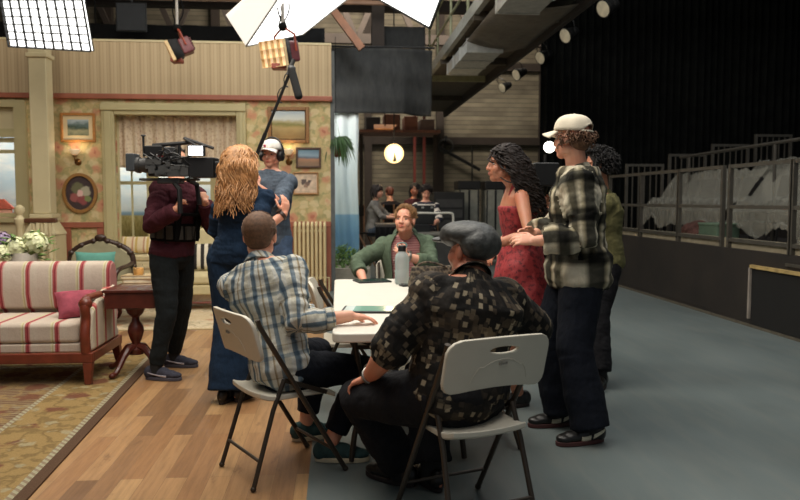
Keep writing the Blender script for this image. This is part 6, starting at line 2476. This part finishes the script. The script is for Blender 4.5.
# open overshirt: two fronts + back made as a shell with a gap
def overshirt(fig, m, e, hem, gap0, gap1, sleeve, se, wr=.01, wscale=8, name='shirt', cuff=0.0):
    """unbuttoned shirt: a shell round the torso, open down the front, with sleeves"""
    T = fig.tscale()
    t1 = .555 * fig.k * T
    mb = MB()
    rg = fig.rings(hem * fig.k, t1, e, e)
    ts = np.linspace(0, 1, 26)
    K = len(rg)

    def ring(t):
        x = t * (K - 1)
        i = min(int(x), K - 2)
        f = x - i
        A_, B_ = rg[i], rg[i + 1]
        return tuple(A_[k] * (1 - f) + B_[k] * f for k in range(5))

    def fn(u, v):
        c, la, fw, a, d = ring(v)
        g = gap0 + (gap1 - gap0) * v
        al = g + (2 * PI - 2 * g) * u
        x, y = math.sin(al), math.cos(al)
        p = 2.3
        x = math.copysign(abs(x) ** (2 / p), x)
        y = math.copysign(abs(y) ** (2 / p), y)
        q = V((math.sin(al) * 3, v * 3, math.cos(al) * 3))
        w = wr * (noise.noise(q) + .6 * noise.noise(q * 2.3))
        return c + la * (a + w) * x + fw * (d + w) * y
    mb.grid(fn, 60, 30)
    o = fig.put(mb, name, m, solid=.008, angle=180)
    ar = [.060, .052, .047, .045, .036] if fig.sex == 'm' else [.048, .042, .037, .037, .031]
    ar = [a * fig.k * fig.armf + se for a in ar]
    for q in 'RL':
        S_, E_, W = fig.sh[q], fig.el[q], fig.wr[q]
        side = fig.rc * (1 if q == 'R' else -1)
        p = E_.lerp(W, sleeve - 1)
        b = Blob()
        b.chain([S_ - side * .03, S_.lerp(E_, .5), E_, E_.lerp(p, .5), p], [ar[0] * 1.03, ar[1], ar[2] + .003, ar[3], ar[3] * .6 + ar[4] * .4 + cuff], 16, flat1=True, ref=-fig.fc)
        b.ell((0, 0, 0), (ar[0] * 1.04,) * 3, Matrix.Translation(S_))
        fig.put_blob(b, 'sleeve', m, o, vox=.0075, smooth=3, wr=wr, wscale=wscale)
    nr = .068 * fig.k
    axis = (fig.HM @ V((0, -.02, -.06)) - fig.neck).normalized()
    la = fig.rc
    fw = axis.cross(la).normalized()
    cc = fig.neck - fig.up * .04 * fig.k
    mb = MB()

    def cf(u, v):
        a = (.09 + .82 * u) * 2 * PI
        dr = V(la) * math.sin(a) + fw * math.cos(a)
        fr = max(0, math.cos(a))
        if v < .5:
            w = v / .5
            return cc + dr * nr * (1.28 - .1 * w) + axis * (.075 * w - .06 * fr) * fig.k
        w = (v - .5) / .5
        return cc + dr * (nr * (1.18 + .45 * w)) + axis * (.075 - .06 * fr - .055 * w - .04 * w * fr) * fig.k
    mb.grid(cf, 30, 6)
    planar_uv(fig.put(mb, 'collar', m, o, solid=.004))
    return o


os_ = overshirt(p3, m_green, .036, -.06, .78, .42, 1.55, .016, .013)
mb = MB()
for k in range(4):
    c_, la_, fw_ = p3.spine(.12 + .09 * k)
    for s_ in (1,):
        mb.ball(c_ + la_ * (.105) + fw_ * (.118), .006, 8, 6)
p3.put(mb, 'shirt_button', mat('button_pale', (214, 208, 190), .4), os_)
p3.trousers(m_navy, hem=.95)
p3.shoes(m_shoe_k, m_sole_d)
p3.short_hair(m_hair_bl, n=800, L=.034, r=.0038, sweep=(.5, .25, .3), lift=.6, jit=.5, seed=4, front=.80, low=1.85)
watch(p3, 'L', .036, back=.03)

# 4 woman in the red dress, profile to the left
head = at(503, 165, 4.62)
pel = at(521, 264, 4.64)
chest = at(517, 196, 4.63)
n = N('red_floral_dress')
tc = n.coord()
f_ = n.noise(tc, 34, 4, .6)
n.base(n.ramp(f_, [(.40, (100, 24, 31)), (.47, (150, 44, 48)), (.62, (160, 50, 53)), (.7, (126, 33, 40))]), .7)
n.bump(n.noise(n.coord('Object', (1, 1, .3)), 14, 3), .6, .03)
m_red = n.m
p4 = Fig('woman with long dark curls in a red sleeveless dress standing in profile', pel, chest, (-.95, -.15, 0), (-.92, .05, .0), head, (-1, .02, .03),
         {'L': at(490, 246, 4.42), 'R': at(496, 250, 4.86)}, {'L': (.3, -.5, -.3), 'R': (.3, .5, -.3)},
         {'L': V((1.16, 4.60, .09)), 'R': V((1.06, 4.78, .09))}, {'L': (-.9, -.2, .1), 'R': (-.9, .2, .1)},
         {'L': (-.95, -.2, 0), 'R': (-.95, .15, 0)}, {'L': ((-.6, .2, -.75), (.5, .6, 0), .4)}, sex='f', sk='brown', size=1.0, vox=.0055)
b = Blob()
T_ = p4.tscale()
rg = p4.rings(-.10, .385, .010)
b.loft(rg, 26)
c_, la_, fw_ = p4.spine(0)
wst, la2, fw2 = p4.spine(.16)
sk_r = []
for z, a_, d_ in ((.16, .128, .108), (.08, .16, .135), (-.02, .19, .165), (-.15, .225, .195), (-.28, .26, .225)):
    sk_r.append((p4.pel + V((.02 if z < -.1 else 0, 0, z)), p4.rh, p4.fh, a_, d_))
b.loft(sk_r[::-1], 30, 2.0)
ds = p4.put_blob(b, 'dress', m_red, vox=.007, smooth=3, wr=.012, wscale=7)
mb = MB()
for q in (1, -1):
    s0 = p4.spine(.37 * T_)[0] + p4.rc * q * .085 + p4.fc * .09
    s1_ = p4.neck + p4.rc * q * .085 + V((0, 0, -.03))
    s2_ = p4.spine(.33 * T_)[0] + p4.rc * q * .05 - p4.fc * .105
    mb.tube(bez([s0, s1_ + p4.fc * .03, s1_ - p4.fc * .02, s2_], 6), .013, 6)
p4.put(mb, 'shoulder_strap', m_red, ds)
p4.long_hair(m_hair_dk, n=430, L=.40, wave=.017, freq=85, r=.007, curl=True, front=.8, spread=.06, fall=(.34, 0, -1), minr=.115)
p4.shoes(m_shoe_k, m_sole_d, w=.95, L=1.0, sock=False)

# 5 man in the black and white check overshirt, cap, facing left
pel = at(578, 266, 4.17)
chest = at(578, 185, 4.16)
head = at(571, 139, 4.14)
m_buf = plaid('buffalo_check', (206, 198, 178),
              [(0, (255, 255, 255)), (.16, (250, 250, 245)), (.24, (92, 94, 92)), (.46, (74, 76, 75)), (.52, (200, 196, 180)), (.58, (250, 248, 240)), (.66, (110, 110, 104)), (.78, (120, 120, 112)), (.86, (250, 250, 245)), (1, (255, 255, 255))],
              [(0, (255, 255, 255)), (.18, (255, 255, 252)), (.30, (96, 98, 96)), (.52, (78, 80, 79)), (.62, (255, 252, 248)), (1, (255, 255, 255))], .27, .215, .6)
p5 = Fig('man in a black and cream checked overshirt and off-white cap standing at right', pel, chest, (-1, .05, 0), (-.93, .30, 0), head, (-.72, .69, .0),
         {'L': at(535, 241, 3.98), 'R': at(534, 234, 4.22)}, {'L': (.75, -.35, -.5), 'R': (.4, .8, -.5)},
         {'L': gnd(590, 425, .10), 'R': gnd(561, 409, .10)}, {'L': (-1, -.1, 0), 'R': (-1, .1, 0)},
         {'L': (-.97, -.18, 0), 'R': (-.97, -.08, 0)}, {'L': ((-.9, .25, .12), (0, .7, -.6), .35), 'R': ((-.92, -.2, .05), (.1, -.75, -.5), .4)}, size=1.03, sk='light', vox=.0055, sw=1.1)
sh5 = p5.shirt('overshirt', m_buf, e=.04, hem=-.12, sleeve=1.82, se=.034, wr=.022, wscale=6, flare=.035, cuff=.006)
b = Blob()
rg = p5.rings(-.06, .54, .016)
b.loft([(c, la, fw, a, d) for c, la, fw, a, d in rg], 22)
p5.put_blob(b, 'tee_shirt', cloth('white_tee', (206, 200, 190), .06), vox=.009, smooth=2)
p5.trousers(m_jean, e=.02, knee=.09, hemr=.105, hem=1.04, thigh=.012, wr=.006, wscale=6)
m_maroon_sole = mat('sole_maroon', (74, 38, 36), .6)
p5.shoes(m_shoe_k, m_maroon_sole, stripe=(mat('stripe_cream', (214, 204, 180), .5), ((.07, .032), (-.075, .078)), .021))
p5.cap_hat(mat('cap_offwhite', (222, 212, 190), .9, var=.06, bump=.3), bill=.075, tilt=.06)
p5.curls(m_hair_br, n=420, size=.034, R=.016, low=2.2, zmin=.035, r=.005, under_cap=True)
# wallet chain
mb = MB()
w0 = p5.pel + V((-.09, -.185, -.03))
w1_ = p5.pel + V((.11, -.17, -.05))
pts = bez([w0, w0.lerp(w1_, .25) + V((0, -.015, -.11)), w0.lerp(w1_, .6) + V((0, -.015, -.15)), w0.lerp(w1_, .85) + V((0, -.01, -.08)), w1_], 7)
for i in range(len(pts) - 1):
    mb.tube([pts[i], pts[i].lerp(pts[i + 1], .75)], .0045, 6)
p5.put(mb, 'wallet_chain', mat('chain_metal', (160, 150, 130), .35, .8))

# 6 person with dark curly hair behind him
head = at(597, 166, 5.35)
pel = at(604, 258, 5.4)
chest = at(602, 205, 5.4)
p6 = Fig('person with black curly hair in an olive top standing behind the man in checks', pel, chest, (-1, .1, 0), (-.95, .2, 0), head, (-.98, .1, 0),
         {'L': at(533, 212, 5.1), 'R': at(536, 206, 5.32)}, {'L': (.2, -.5, -.8), 'R': (.3, .5, -.8)},
         {'L': gnd(601, 374, .1), 'R': gnd(575, 372, .1)}, {'L': (-.9, -.1, .2), 'R': (-.9, .1, .2)},
         {'L': (-.6, -.8, 0), 'R': (-.97, .1, 0)}, {'L': ((-.5, .1, .8), (-.5, .6, .2), .8), 'R': ((-.5, -.1, .8), (-.5, -.6, .2), .8)}, sk='tan', vox=.007, size=.98)
p6.shirt('olive_top', cloth('olive_cloth', (104, 100, 66), .2), e=.035, hem=-.08, sleeve=1.5, se=.016, wr=.016, wscale=6)
p6.trousers(m_blackp, e=.02, hemr=.075, wr=.01)
p6.shoes(m_shoe_k, m_sole_d)
p6.curls(m_hair_k, n=420, size=.06, R=.024, low=2.1, r=.0065)

# handheld rig held by person 6
c = at(545, 174, 5.25)
rg_ = empty('handheld_camera_rig', c, 0, 'black handheld camera rig with a bright lamp in front of the man in checks', 'camera')
MB().span((-.10, -.07, -.09), (.09, .07, .08)).build('monitor_housing', m_blackm, rg_, bevel=.012)
MB().lathe([(.045, 0), (.055, .02), (.055, .12), (.065, .15), (.065, .17)], (0, 0, 0), 20, frame_M((-.1, 0, 0), V((0, 1, 0)), V((0, 0, 1)), V((-1, 0, 0)))).build('lens', m_blackm, rg_)
MB().tube([(0, 0, .08), (0, 0, .14)], .012, 8).build('lamp_stem', m_blackm, rg_)
MB().ball((.03, 0, .195), .042, 18, 12).build('lamp', glow('rig_lamp', (255, 248, 235), 5), rg_)
MB().tube([(-.06, -.03, -.09), (-.10, -.05, -.32)], .016, 8).build('hand_grip', m_blackm, rg_)
MB().tube([(.02, .03, -.09), (-.05, .07, -.30)], .016, 8).build('hand_grip', m_blackm, rg_)
c = at(532, 199, 5.12)
pp = empty('mobile_phone', c, 0, 'upright phone with pale screen held in front of the checked shirt', 'phone')
MB().prism(rrect(-.038, -.075, .038, .075, .012), -.005, .005, frame_M((0, 0, 0), V((.5, -.86, 0)), V((-.2, -.1, 1)).normalized(), V((-.86, -.5, -.1)).normalized())).build('body', m_tab, pp, bevel=.003)
MB().prism(rrect(-.033, -.068, .033, .068, .008), -.0068, -.0052, frame_M((0, 0, 0), V((.5, -.86, 0)), V((-.2, -.1, 1)).normalized(), V((-.86, -.5, -.1)).normalized())).build('screen', mat('screen_pale', (190, 186, 178), .2), pp)

# 7 camera operator
OY = 5.72
pel = at(172, 251.5, OY)
chest = at(178, 193, OY)
head = at(176, 163, OY + .12)
p7 = Fig('camera operator in a maroon sweatshirt and dark trousers, head hidden by the camera', pel, chest, (.86, -.5, 0), (.75, -.66, 0), head, (.9, -.4, 0),
         {'R': at(177, 209, 5.36), 'L': at(205, 202, 5.6)}, {'R': (-.35, -.3, -.9), 'L': (.3, .3, -.9)},
         {'R': gnd(156, 366.5, .10), 'L': gnd(174, 354.5, .10)}, {'R': (.8, -.4, .2), 'L': (.8, -.3, .2)},
         {'R': (.97, -.22, 0), 'L': (.97, -.18, 0)}, {'R': ((.35, .3, .85), (.6, .5, -.4), 1.35), 'L': ((-.3, .2, .9), (-.6, .5, -.3), 1.35)}, sk='fair', vox=.006, size=1.0, sw=.95)
m_mar = cloth('maroon_fleece', (68, 30, 38), .2)
p7.shirt('sweatshirt', m_mar, e=.022, hem=-.03, sleeve=1.95, se=.020, wr=.014, wscale=8, collar=False)
p7.trousers(cloth('charcoal_trouser', (28, 32, 33), .2), e=.016, hemr=.052, hem=.97, knee=.070, wr=.006)
m_gshoe = cloth('grey_mesh', (62, 62, 72), .3)
p7.shoes(m_gshoe, mat('sole_grey', (78, 76, 86), .6), stripe=(mat('stripe_pale', (200, 196, 206), .5), ((.10, .036), (-.05, .060)), .008))
p7.short_hair(m_hair_dk, n=400, seed=6)
# support belt / vest
b = Blob()
rg = p7.rings(.09, .23, .034)
b.loft(rg, 26)
rg = p7.rings(.20, .42 * p7.tscale(), .028)
vb = p7.put_blob(b, 'support_belt', m_black, vox=.008, smooth=2, wr=.006)
mb = MB()
for k in range(9):
    a_ = -1.6 + .4 * k
    c_, la_, fw_ = p7.spine(.16)
    dd = la_ * math.sin(a_) * .2 + fw_ * math.cos(a_) * .15
    u_ = V((0, 0, 1))
    mb.bar(c_ + dd - u_ * .05, c_ + dd + u_ * .05, .05, .022, up=dd)
p7.put(mb, 'belt_pouch', mat('belt_pouch', (58, 54, 48), .8), vb)
mb = MB()
c_, la_, fw_ = p7.spine(.3)
for q in (-1, 1):
    mb.bar(p7.spine(.1)[0] + la_ * q * .09 + fw_ * .145, p7.spine(.42)[0] + la_ * q * .10 + fw_ * .14, .05, .02, up=fw_)
mb.bar(c_ - la_ * .12 + fw_ * .15, c_ + la_ * .12 + fw_ * .15, .02, .05, up=fw_)
p7.put(mb, 'vest_strap', m_black, vb)

# cinema camera
c = at(173.5, 162, 5.42)
cc_ = empty('cinema_camera', c, -.10, 'black cinema camera rig with bright monitor held up by the operator', 'camera')
k = 5.42 / 730
m_camk = mat('camera_black', (24, 24, 25), .45)
m_camg = mat('camera_grey', (58, 58, 58), .4)


def cb(x0, y0, x1, y1, d0, d1, nm, m=m_camk, par=cc_, bev=.008):
    return MB().span(((x0 - 172) * k, d0, (163 - y1) * k), ((x1 - 172) * k, d1, (163 - y0) * k)).build(nm, m, par, bevel=bev)


cb(150, 158, 190, 177, -.07, .07, 'camera_body')
cb(189.5, 159, 214, 178.5, -.08, .08, 'matte_box')
cb(214.2, 163, 219, 179, -.075, .075, 'matte_flag')
mx = frame_M((0, 0, (163 - 166) * k), V((0, 1, 0)), V((0, 0, 1)), V((-1, 0, 0)))
X0 = (172 - 150) * k
MB().lathe([(.05, X0), (.05, X0 + .02), (.056, X0 + .022), (.056, X0 + .05), (.05, X0 + .052), (.05, X0 + .075), (.058, X0 + .077), (.058, X0 + .1), (.052, X0 + .102), (.052, X0 + .11)], (0, 0, 0), 24, mx).build('lens_barrel', m_camg, cc_)
MB().span((-(172 - 128) * k, -.062, (163 - 172) * k), (-(172 - 136.5) * k, .062, (163 - 155) * k)).build('rear_battery', mat('battery_grey', (64, 68, 72), .5), cc_, bevel=.008)
MB().tube([((152 - 172) * k, 0, (163 - 147) * k), ((193 - 172) * k, 0, (163 - 144) * k)], .014, 8).tube([((154 - 172) * k, 0, (163 - 158) * k), ((154 - 172) * k, 0, (163 - 147) * k)], .012, 8).tube([((178 - 172) * k, 0, (163 - 158) * k), ((178 - 172) * k, 0, (163 - 145) * k)], .012, 8).build('top_handle', m_camk, cc_)
cb(146, 147.5, 163, 157.8, -.05, .05, 'receiver_box')
cb(165, 149, 176, 157.5, -.06, .03, 'recorder', m_camg)
MB().tube([((143 - 172) * k, 0, (163 - 158) * k), ((143 - 172) * k, 0, (163 - 137.5) * k)], .008, 8).ball(((143 - 172) * k, 0, (163 - 137.5) * k), (.018, .018, .008)).build('antenna', m_camk, cc_)
mn = cb(190, 147.5, 207, 158.5, -.11, -.085, 'monitor', m_camk)
cb(191.5, 148.7, 205, 157.6, -.1135, -.1105, 'monitor_screen', glow('monitor_glow', (244, 248, 255), 2.6), mn, 0)
MB().tube([((198 - 172) * k, -.09, (163 - 148) * k), ((186 - 172) * k, -.03, (163 - 142) * k), ((183 - 172) * k, 0, (163 - 140) * k)], .009, 8).tube([((183 - 172) * k, 0, (163 - 140) * k), ((212 - 172) * k, -.02, (163 - 150) * k)], .011, 8).build('articulating_arm', m_camk, cc_)
for y in (-.035, .035):
    MB().tube([((140 - 172) * k, y, (163 - 180) * k), ((196 - 172) * k, y, (163 - 180) * k)], .009, 8).build('support_rod', m_camg, cc_)
cb(158, 178.5, 180, 184, -.06, .06, 'base_plate', m_camg)
hR = p7.wr['R'] - c
hL = p7.wr['L'] - c
Rz = Matrix.Rotation(.10, 3, 'Z')
tR, tL = Rz @ hR, Rz @ hL
MB().tube([((172 - 172) * k, -.03, (163 - 181) * k), tR + V((.03, -.03, .14)), tR + V((.035, -.035, -.03))], .018, 8).build('hand_grip', m_camk, cc_)
MB().tube([((186 - 172) * k, .0, (163 - 180) * k), tL + V((-.05, -.03, .13)), tL + V((-.03, -.04, -.02))], .018, 8).build('hand_grip', m_camk, cc_)
mb = MB()
rc = random.Random(9)
for i in range(7):
    x0, x1 = rc.uniform(-.2, 0), rc.uniform(0, .2)
    mb.tube(bez([V((x0, -.075, rc.uniform(-.05, .1))), V(((x0 + x1) / 2, -.10, rc.uniform(-.12, .12))), V((x1, -.075, rc.uniform(-.05, .1)))], 5), .005, 6)
mb.build('cables', m_camk, cc_)
mb = MB()
for x, z in ((-.16, .0), (-.1, .04), (.0, .02), (.05, -.04), (-.05, -.03)):
    mb.ball((x, -.072, z), (.014, .008, .014), 10, 6)
for i in range(26):
    x, z = rc.uniform(-.14, .10), rc.uniform(-.085, .02)
    w_, h_ = rc.uniform(.012, .04), rc.uniform(.01, .03)
    mb.span((x - w_, -.085 - rc.uniform(0, .02), z - h_), (x + w_, -.0705, z + h_))
mb.build('control_knob', mat('knob_grey', (96, 96, 94), .35, .5), cc_)
mb = MB().span((-.12, -.074, -.03), (-.03, -.0705, -.02)).span((-.09, -.0745, .028), (-.04, -.0705, .04))
mb.build('red_trim', mat('camera_red', (150, 40, 44), .5), cc_)

# 8 woman with long strawberry blonde hair, back view
BY_ = 4.95
pel = at(238, 253, BY_)
chest = at(245, 196, BY_)
head = at(243, 166, BY_)
m_blue = cloth('blue_jumpsuit', (27, 45, 66), .2, .9, .6)
p8 = Fig('woman with long strawberry blonde hair in a navy jumpsuit, back to us, gesturing', pel, chest, (.35, .93, 0), (.45, .9, 0), head, (.75, .66, .05),
         {'R': at(284, 214, 4.82), 'L': at(246, 246, 5.28)}, {'R': (.35, -.5, -.85), 'L': (-.3, .3, -.9)},
         {'R': gnd(242, 385, .10), 'L': gnd(226, 387, .10)}, {'R': (.3, .9, .1), 'L': (.3, .9, .1)},
         {'R': (.4, .9, 0), 'L': (.3, .95, 0)}, {'R': ((.15, .25, .95), (-.55, .6, 0), .30)}, sex='f', sk='light', size=1.03, vox=.006, sw=1.05)
p8.shirt('jumpsuit_top', m_blue, e=.026, hem=-.08, sleeve=1.25, se=.020, wr=.014, wscale=7, collar=False)
p8.trousers(m_blue, e=.022, knee=.085, hemr=.115, hem=1.06, thigh=.008, wr=.006, wscale=6, name='jumpsuit_legs')
p8.shoes(m_shoe_k, m_sole_d, w=.95, L=1.0)
p8.long_hair(m_hair_st, n=620, L=.37, wave=.024, freq=34, r=.0068, front=.7, spread=.08, fall=(0, -.12, -1), minr=.104)
b_ = watch(p8, 'R', .031, 'bracelet', mat('bracelet_dark', (60, 40, 30), .5), .015)

# 9 boom operator
head = at(271.5, 155, 6.9)
pel = at(270, 235, 6.95)
chest = at(271, 182, 6.92)
gp0, gp1 = at(252, 166, 6.45), at(291.5, 69, 6.2)
gd = (gp1 - gp0).normalized()
m_den = cloth('grey_denim_shirt', (82, 92, 104), .28)
h1 = at(266, 188, 6.55)
p9 = Fig('boom operator in a grey-blue shirt, white cap and headphones by the wall', pel, chest, (-.2, -1, 0), (-.25, -1, 0), head, (-.32, -.95, -.02),
         {'L': at(257, 186, 6.52), 'R': at(250, 178, 6.5)}, {'L': (.6, .2, -.8), 'R': (-.7, .3, -.6)},
         {'L': V((-.48, 6.9, .09)), 'R': V((-.72, 6.85, .09))}, {'L': (0, -1, .1), 'R': (0, -1, .1)},
         {'L': (.2, -1, 0), 'R': (-.2, -1, 0)}, {'L': ((-.4, .1, .8), (-.3, .5, .2), .9), 'R': ((.2, .1, .9), (.3, .5, .2), .9)}, size=1.06, sk='light', vox=.0065, sw=.92)
p9.shirt('denim_shirt', m_den, e=.024, hem=-.08, sleeve=1.15, se=.022, wr=.012, wscale=8)
p9.trousers(cloth('mid_denim', (78, 96, 122), .25), e=.016, wr=.01)
p9.shoes(m_shoe_k, m_sole_w)
p9.cap_hat(mat('cap_white', (226, 220, 212), .9, var=.05), bill=.07, tilt=.10, strap=m_strapm)
p9.short_hair(m_hair_dk, n=300, L=.03, seed=8, low=1.9, under_cap=True)
mb = MB()
for s_ in (-1, 1):
    mb.lathe([(.02, -.03), (.042, -.026), (.046, -.01), (.044, .012), (.03, .022)], (0, 0, 0), 18, p9.HM @ frame_M((s_ * .088, -.008, -.01), V((0, 1, 0)), V((0, 0, 1)), V((s_, 0, 0))))
mb.tube([p9.HM @ V((math.sin(a_) * .108, -.02, -.01 + math.cos(a_) * .165)) for a_ in [-1.5 + .25 * i for i in range(13)]], .009, 8)
p9.put(mb, 'headphones', m_camk)
mb = MB().ball((.02, .096, .075), (.014, .008, .012), 10, 6, p9.HM)
p9.put(mb, 'cap_badge', mat('badge_rose', (170, 60, 86), .6))
# boom pole and microphone
bp = empty('boom_pole', gp0, 0, 'long black boom pole with a furry microphone rising over the blonde woman', 'microphone')
g1_ = gp1 - gp0
MB().tube([-gd * .55, g1_ * .35], .017, 8).tube([g1_ * .35, g1_], .013, 8).build('pole', m_camk, bp)
ma, mc = at(291, 68, 6.2) - gp0, at(299.5, 99, 6.12) - gp0
md_ = (mc - ma).normalized()
MB().tube(bez([ma - md_ * .01, ma + md_ * .03, ma.lerp(mc, .5), mc - md_ * .03, mc], 4), [.012] + [.03] * 2 + [.034] * 10 + [.032, .028, .022, .01], 12).build('blimp', mat('mic_fur', (22, 22, 22), .95, bump=.8, bscale=80), bp)
MB().ball(g1_, .035, 10, 8).tube([g1_ - V((.03, 0, .05)), g1_ + V((.02, 0, .08))], .018, 8).build('shock_mount', m_camg, bp)
mb = MB().tube([g1_ * t + V((.03 * math.sin(t * 40), .0, .03 * math.cos(t * 40))) for t in [i / 60 for i in range(40, 60)]], .005, 5)
mb.build('cable', m_camk, bp)

# background people ----------------------------------------------------
def director_chair(x, y, rz, label):
    o = empty('director_chair', (x, y, 0), rz, label, 'chair', 'tall director chairs')
    m_w = mat('chair_wood', (120, 84, 56), .6)
    MB().span((-.24, -.2, .74), (.24, .2, .76)).build('seat', m_black, o)
    MB().span((-.26, -.25, 1.05), (.26, -.235, 1.25)).build('backrest', m_black, o)
    for sx in (-.25, .25):
        MB().tube([(sx, .2, .0), (sx, -.2, .74)], .016, 6).tube([(sx, -.2, 0), (sx, .2, .74)], .016, 6).tube([(sx, -.235, .74), (sx, -.245, 1.26)], .016, 6).build('leg', m_w, o)
    MB().span((-.24, .18, .25), (.24, .26, .275)).build('footrest', m_w, o)
    return o


def sitter(x, y, rz, label, sk, sex, top, bottom, hairf, hz=.82, head_t=None, hands=None, sleeve=1.3):
    f = V((-math.sin(rz), math.cos(rz), 0))
    r = V((math.cos(rz), math.sin(rz), 0))
    pel = V((x, y, hz))
    ch = pel + V((0, 0, .43)) + f * .04
    hd = ch + V((0, 0, .25)) + f * .05
    h = hands or (.33, .30)
    fig = Fig(label, pel, ch, f, f, hd, head_t or (f + V((0, 0, -.15))),
              {'R': ch + f * h[0] + r * .06 + V((0, 0, -h[1])), 'L': ch + f * h[0] - r * .08 + V((0, 0, -h[1] + .05))}, {'R': r + V((0, 0, -1)), 'L': -r + V((0, 0, -1))},
              {'R': pel + f * .42 + r * .08 + V((0, 0, -.43)), 'L': pel + f * .46 - r * .08 + V((0, 0, -.43))}, {'R': f + V((0, 0, .7)), 'L': f + V((0, 0, .7))}, {'R': f, 'L': f},
              {q: (f + V((0, 0, .3)), V((0, 0, -1)), .5) for q in 'RL'}, sex=sex, sk=sk, size=.97, vox=.01)
    fig.shirt('top', top, e=.024, hem=-.08, sleeve=sleeve, se=.014, collar=False, vox=.011, wr=.01)
    fig.trousers(bottom, vox=.012, wr=.008)
    fig.shoes(m_shoe_k, m_sole_d)
    hairf(fig)
    return fig


m_gtop = cloth('grey_marl', (112, 108, 102), .15)
m_bg_jean = cloth('bg_denim', (58, 66, 76), .2)
m_dk = cloth('dark_top', (34, 30, 32), .2)
bgx = lambda px, Y: at(px, 200, Y).x
q1 = sitter(bgx(373, 13.2), 13.2, -PI / 2 - .3, 'woman in a grey top sitting sideways in the far background with a phone', 'light', 'f', m_gtop, m_bg_jean, lambda f: f.long_hair(m_hair_dk, n=70, L=.2, r=.012, wave=.015, spread=.04), hands=(.38, .22))
director_chair(bgx(373, 13.2), 13.2, -PI / 2 - .3, 'tall folding chair under the woman in the grey top')
q2 = sitter(bgx(391, 14.3), 14.3, .3, 'person in black with back turned, far background behind the green-shirted man', 'fair', 'm', m_dk, m_dk, lambda f: f.short_hair(mat('hair_auburn', (92, 46, 32), .6), n=120), hz=.80)
director_chair(bgx(391, 14.3), 14.3, .3, 'tall folding chair under the person in black')
q3 = sitter(bgx(412, 13.8), 13.8, PI + .5, 'smiling dark haired woman in maroon beside the striped-shirt worker', 'brown', 'f', cloth('maroon_top', (70, 36, 40), .2), m_dk, lambda f: f.long_hair(m_hair_k, n=70, L=.24, r=.012, wave=.015, spread=.04), head_t=(-.5, -.8, 0), hz=.86)
director_chair(bgx(412, 13.8), 13.8, PI + .5, 'tall folding chair under the smiling woman')
n = N('rugby_stripe')
tc = n.new('ShaderNodeTexCoord')
sp = n.new('ShaderNodeSeparateXYZ', {0: tc.outputs['UV']})
n.base(n.ramp(n.math('FRACT', n.math('DIVIDE', sp.outputs[1], .14)), [(0, (214, 202, 188)), (.45, (40, 40, 52))], 'CONSTANT'), .9)
q4 = sitter(bgx(425.5, 12.6), 12.6, PI, 'curly haired worker in a striped shirt sitting behind the cart', 'light', 'm', n.m, m_dk, lambda f: f.curls(m_hair_dk, n=160, size=.05, R=.02, r=.007), hz=.80, head_t=(0, -.8, -.45), hands=(.36, .34))
director_chair(bgx(425.5, 12.6), 12.6, PI, 'tall folding chair under the worker in the striped shirt')
w = q1.wr['R']
pp = empty('paper_sheet', w + V((.10, -.03, .10)), .4, 'white paper held by the woman in the grey top', 'paper')
MB().span((-.07, -.002, -.10), (.07, .002, .10)).build('sheet', mat('paper_white', (214, 212, 208), .8), pp)
# ------------------------------------------------------------------ light
def area(name, loc, target, sx, sy, e, c=(1, 1, 1), spread=PI):
    l = bpy.data.lights.new(name, 'AREA')
    l.shape = 'RECTANGLE'
    l.size, l.size_y = sx, sy
    l.energy = e
    l.color = c
    l.spread = spread
    o = bpy.data.objects.new(name, l)
    col.objects.link(o)
    o.location = loc
    o.rotation_euler = (V(target) - V(loc)).to_track_quat('-Z', 'Y').to_euler()
    return o


WARM = (1, .92, .80)
area('overhead_key_over_set', (-2.4, 6.3, 5.2), (-2.2, 8.2, 0), 4, 3, 175, WARM)
area('overhead_soft_over_table', (-.4, 4.6, 4.6), (.2, 4.6, 0), 2.6, 2.6, 130, (1, .93, .82))
area('set_front_light', (-1.5, 3.2, 4.6), (-2, 10.8, 1.6), 3, 2, 55, WARM)
area('hall_top_light', (3.0, 7.5, 7.2), (2.6, 8, 0), 5, 6, 230, (.96, .99, 1))
area('hall_back_light', (1.2, 17.0, 7.6), (1.4, 21.5, 2), 6, 2, 1050, (1, .9, .76))
area('seating_light', (7.5, 8.5, 6.4), (6.2, 8.6, 1), 3, 4, 14, (1, .94, .85))
area('added_front_fill', (.2, 1.6, 5.0), (.3, 2.6, 0), 3.5, 3, 100, (1, .95, .88))  # unseen soft light added above the camera to brighten the foreground
area('cyc_light', (-3.2, 11.7, 3.3), (-3.4, 13.0, 1.5), 6, .5, 130, (1, .98, .94))
area('sea_cloth_light', (.5, 10.9, 4.6), (.05, 13.0, 1.6), .6, .6, 34, (.95, .98, 1))
w = bpy.data.worlds.new('world')
scene.world = w
w.use_nodes = True
bg_ = w.node_tree.nodes['Background']
bg_.inputs[0].default_value = (.75, .82, .9, 1)
bg_.inputs[1].default_value = .17
scene.view_settings.view_transform = 'Standard'
scene.view_settings.look = 'None'
scene.view_settings.gamma = 1
scene.view_settings.exposure = 0
scene.view_settings.use_curve_mapping = False
scene.cycles.use_denoising = True
scene.cycles.max_bounces = 8
scene.cycles.transparent_max_bounces = 12
bpy.context.view_layer.update()
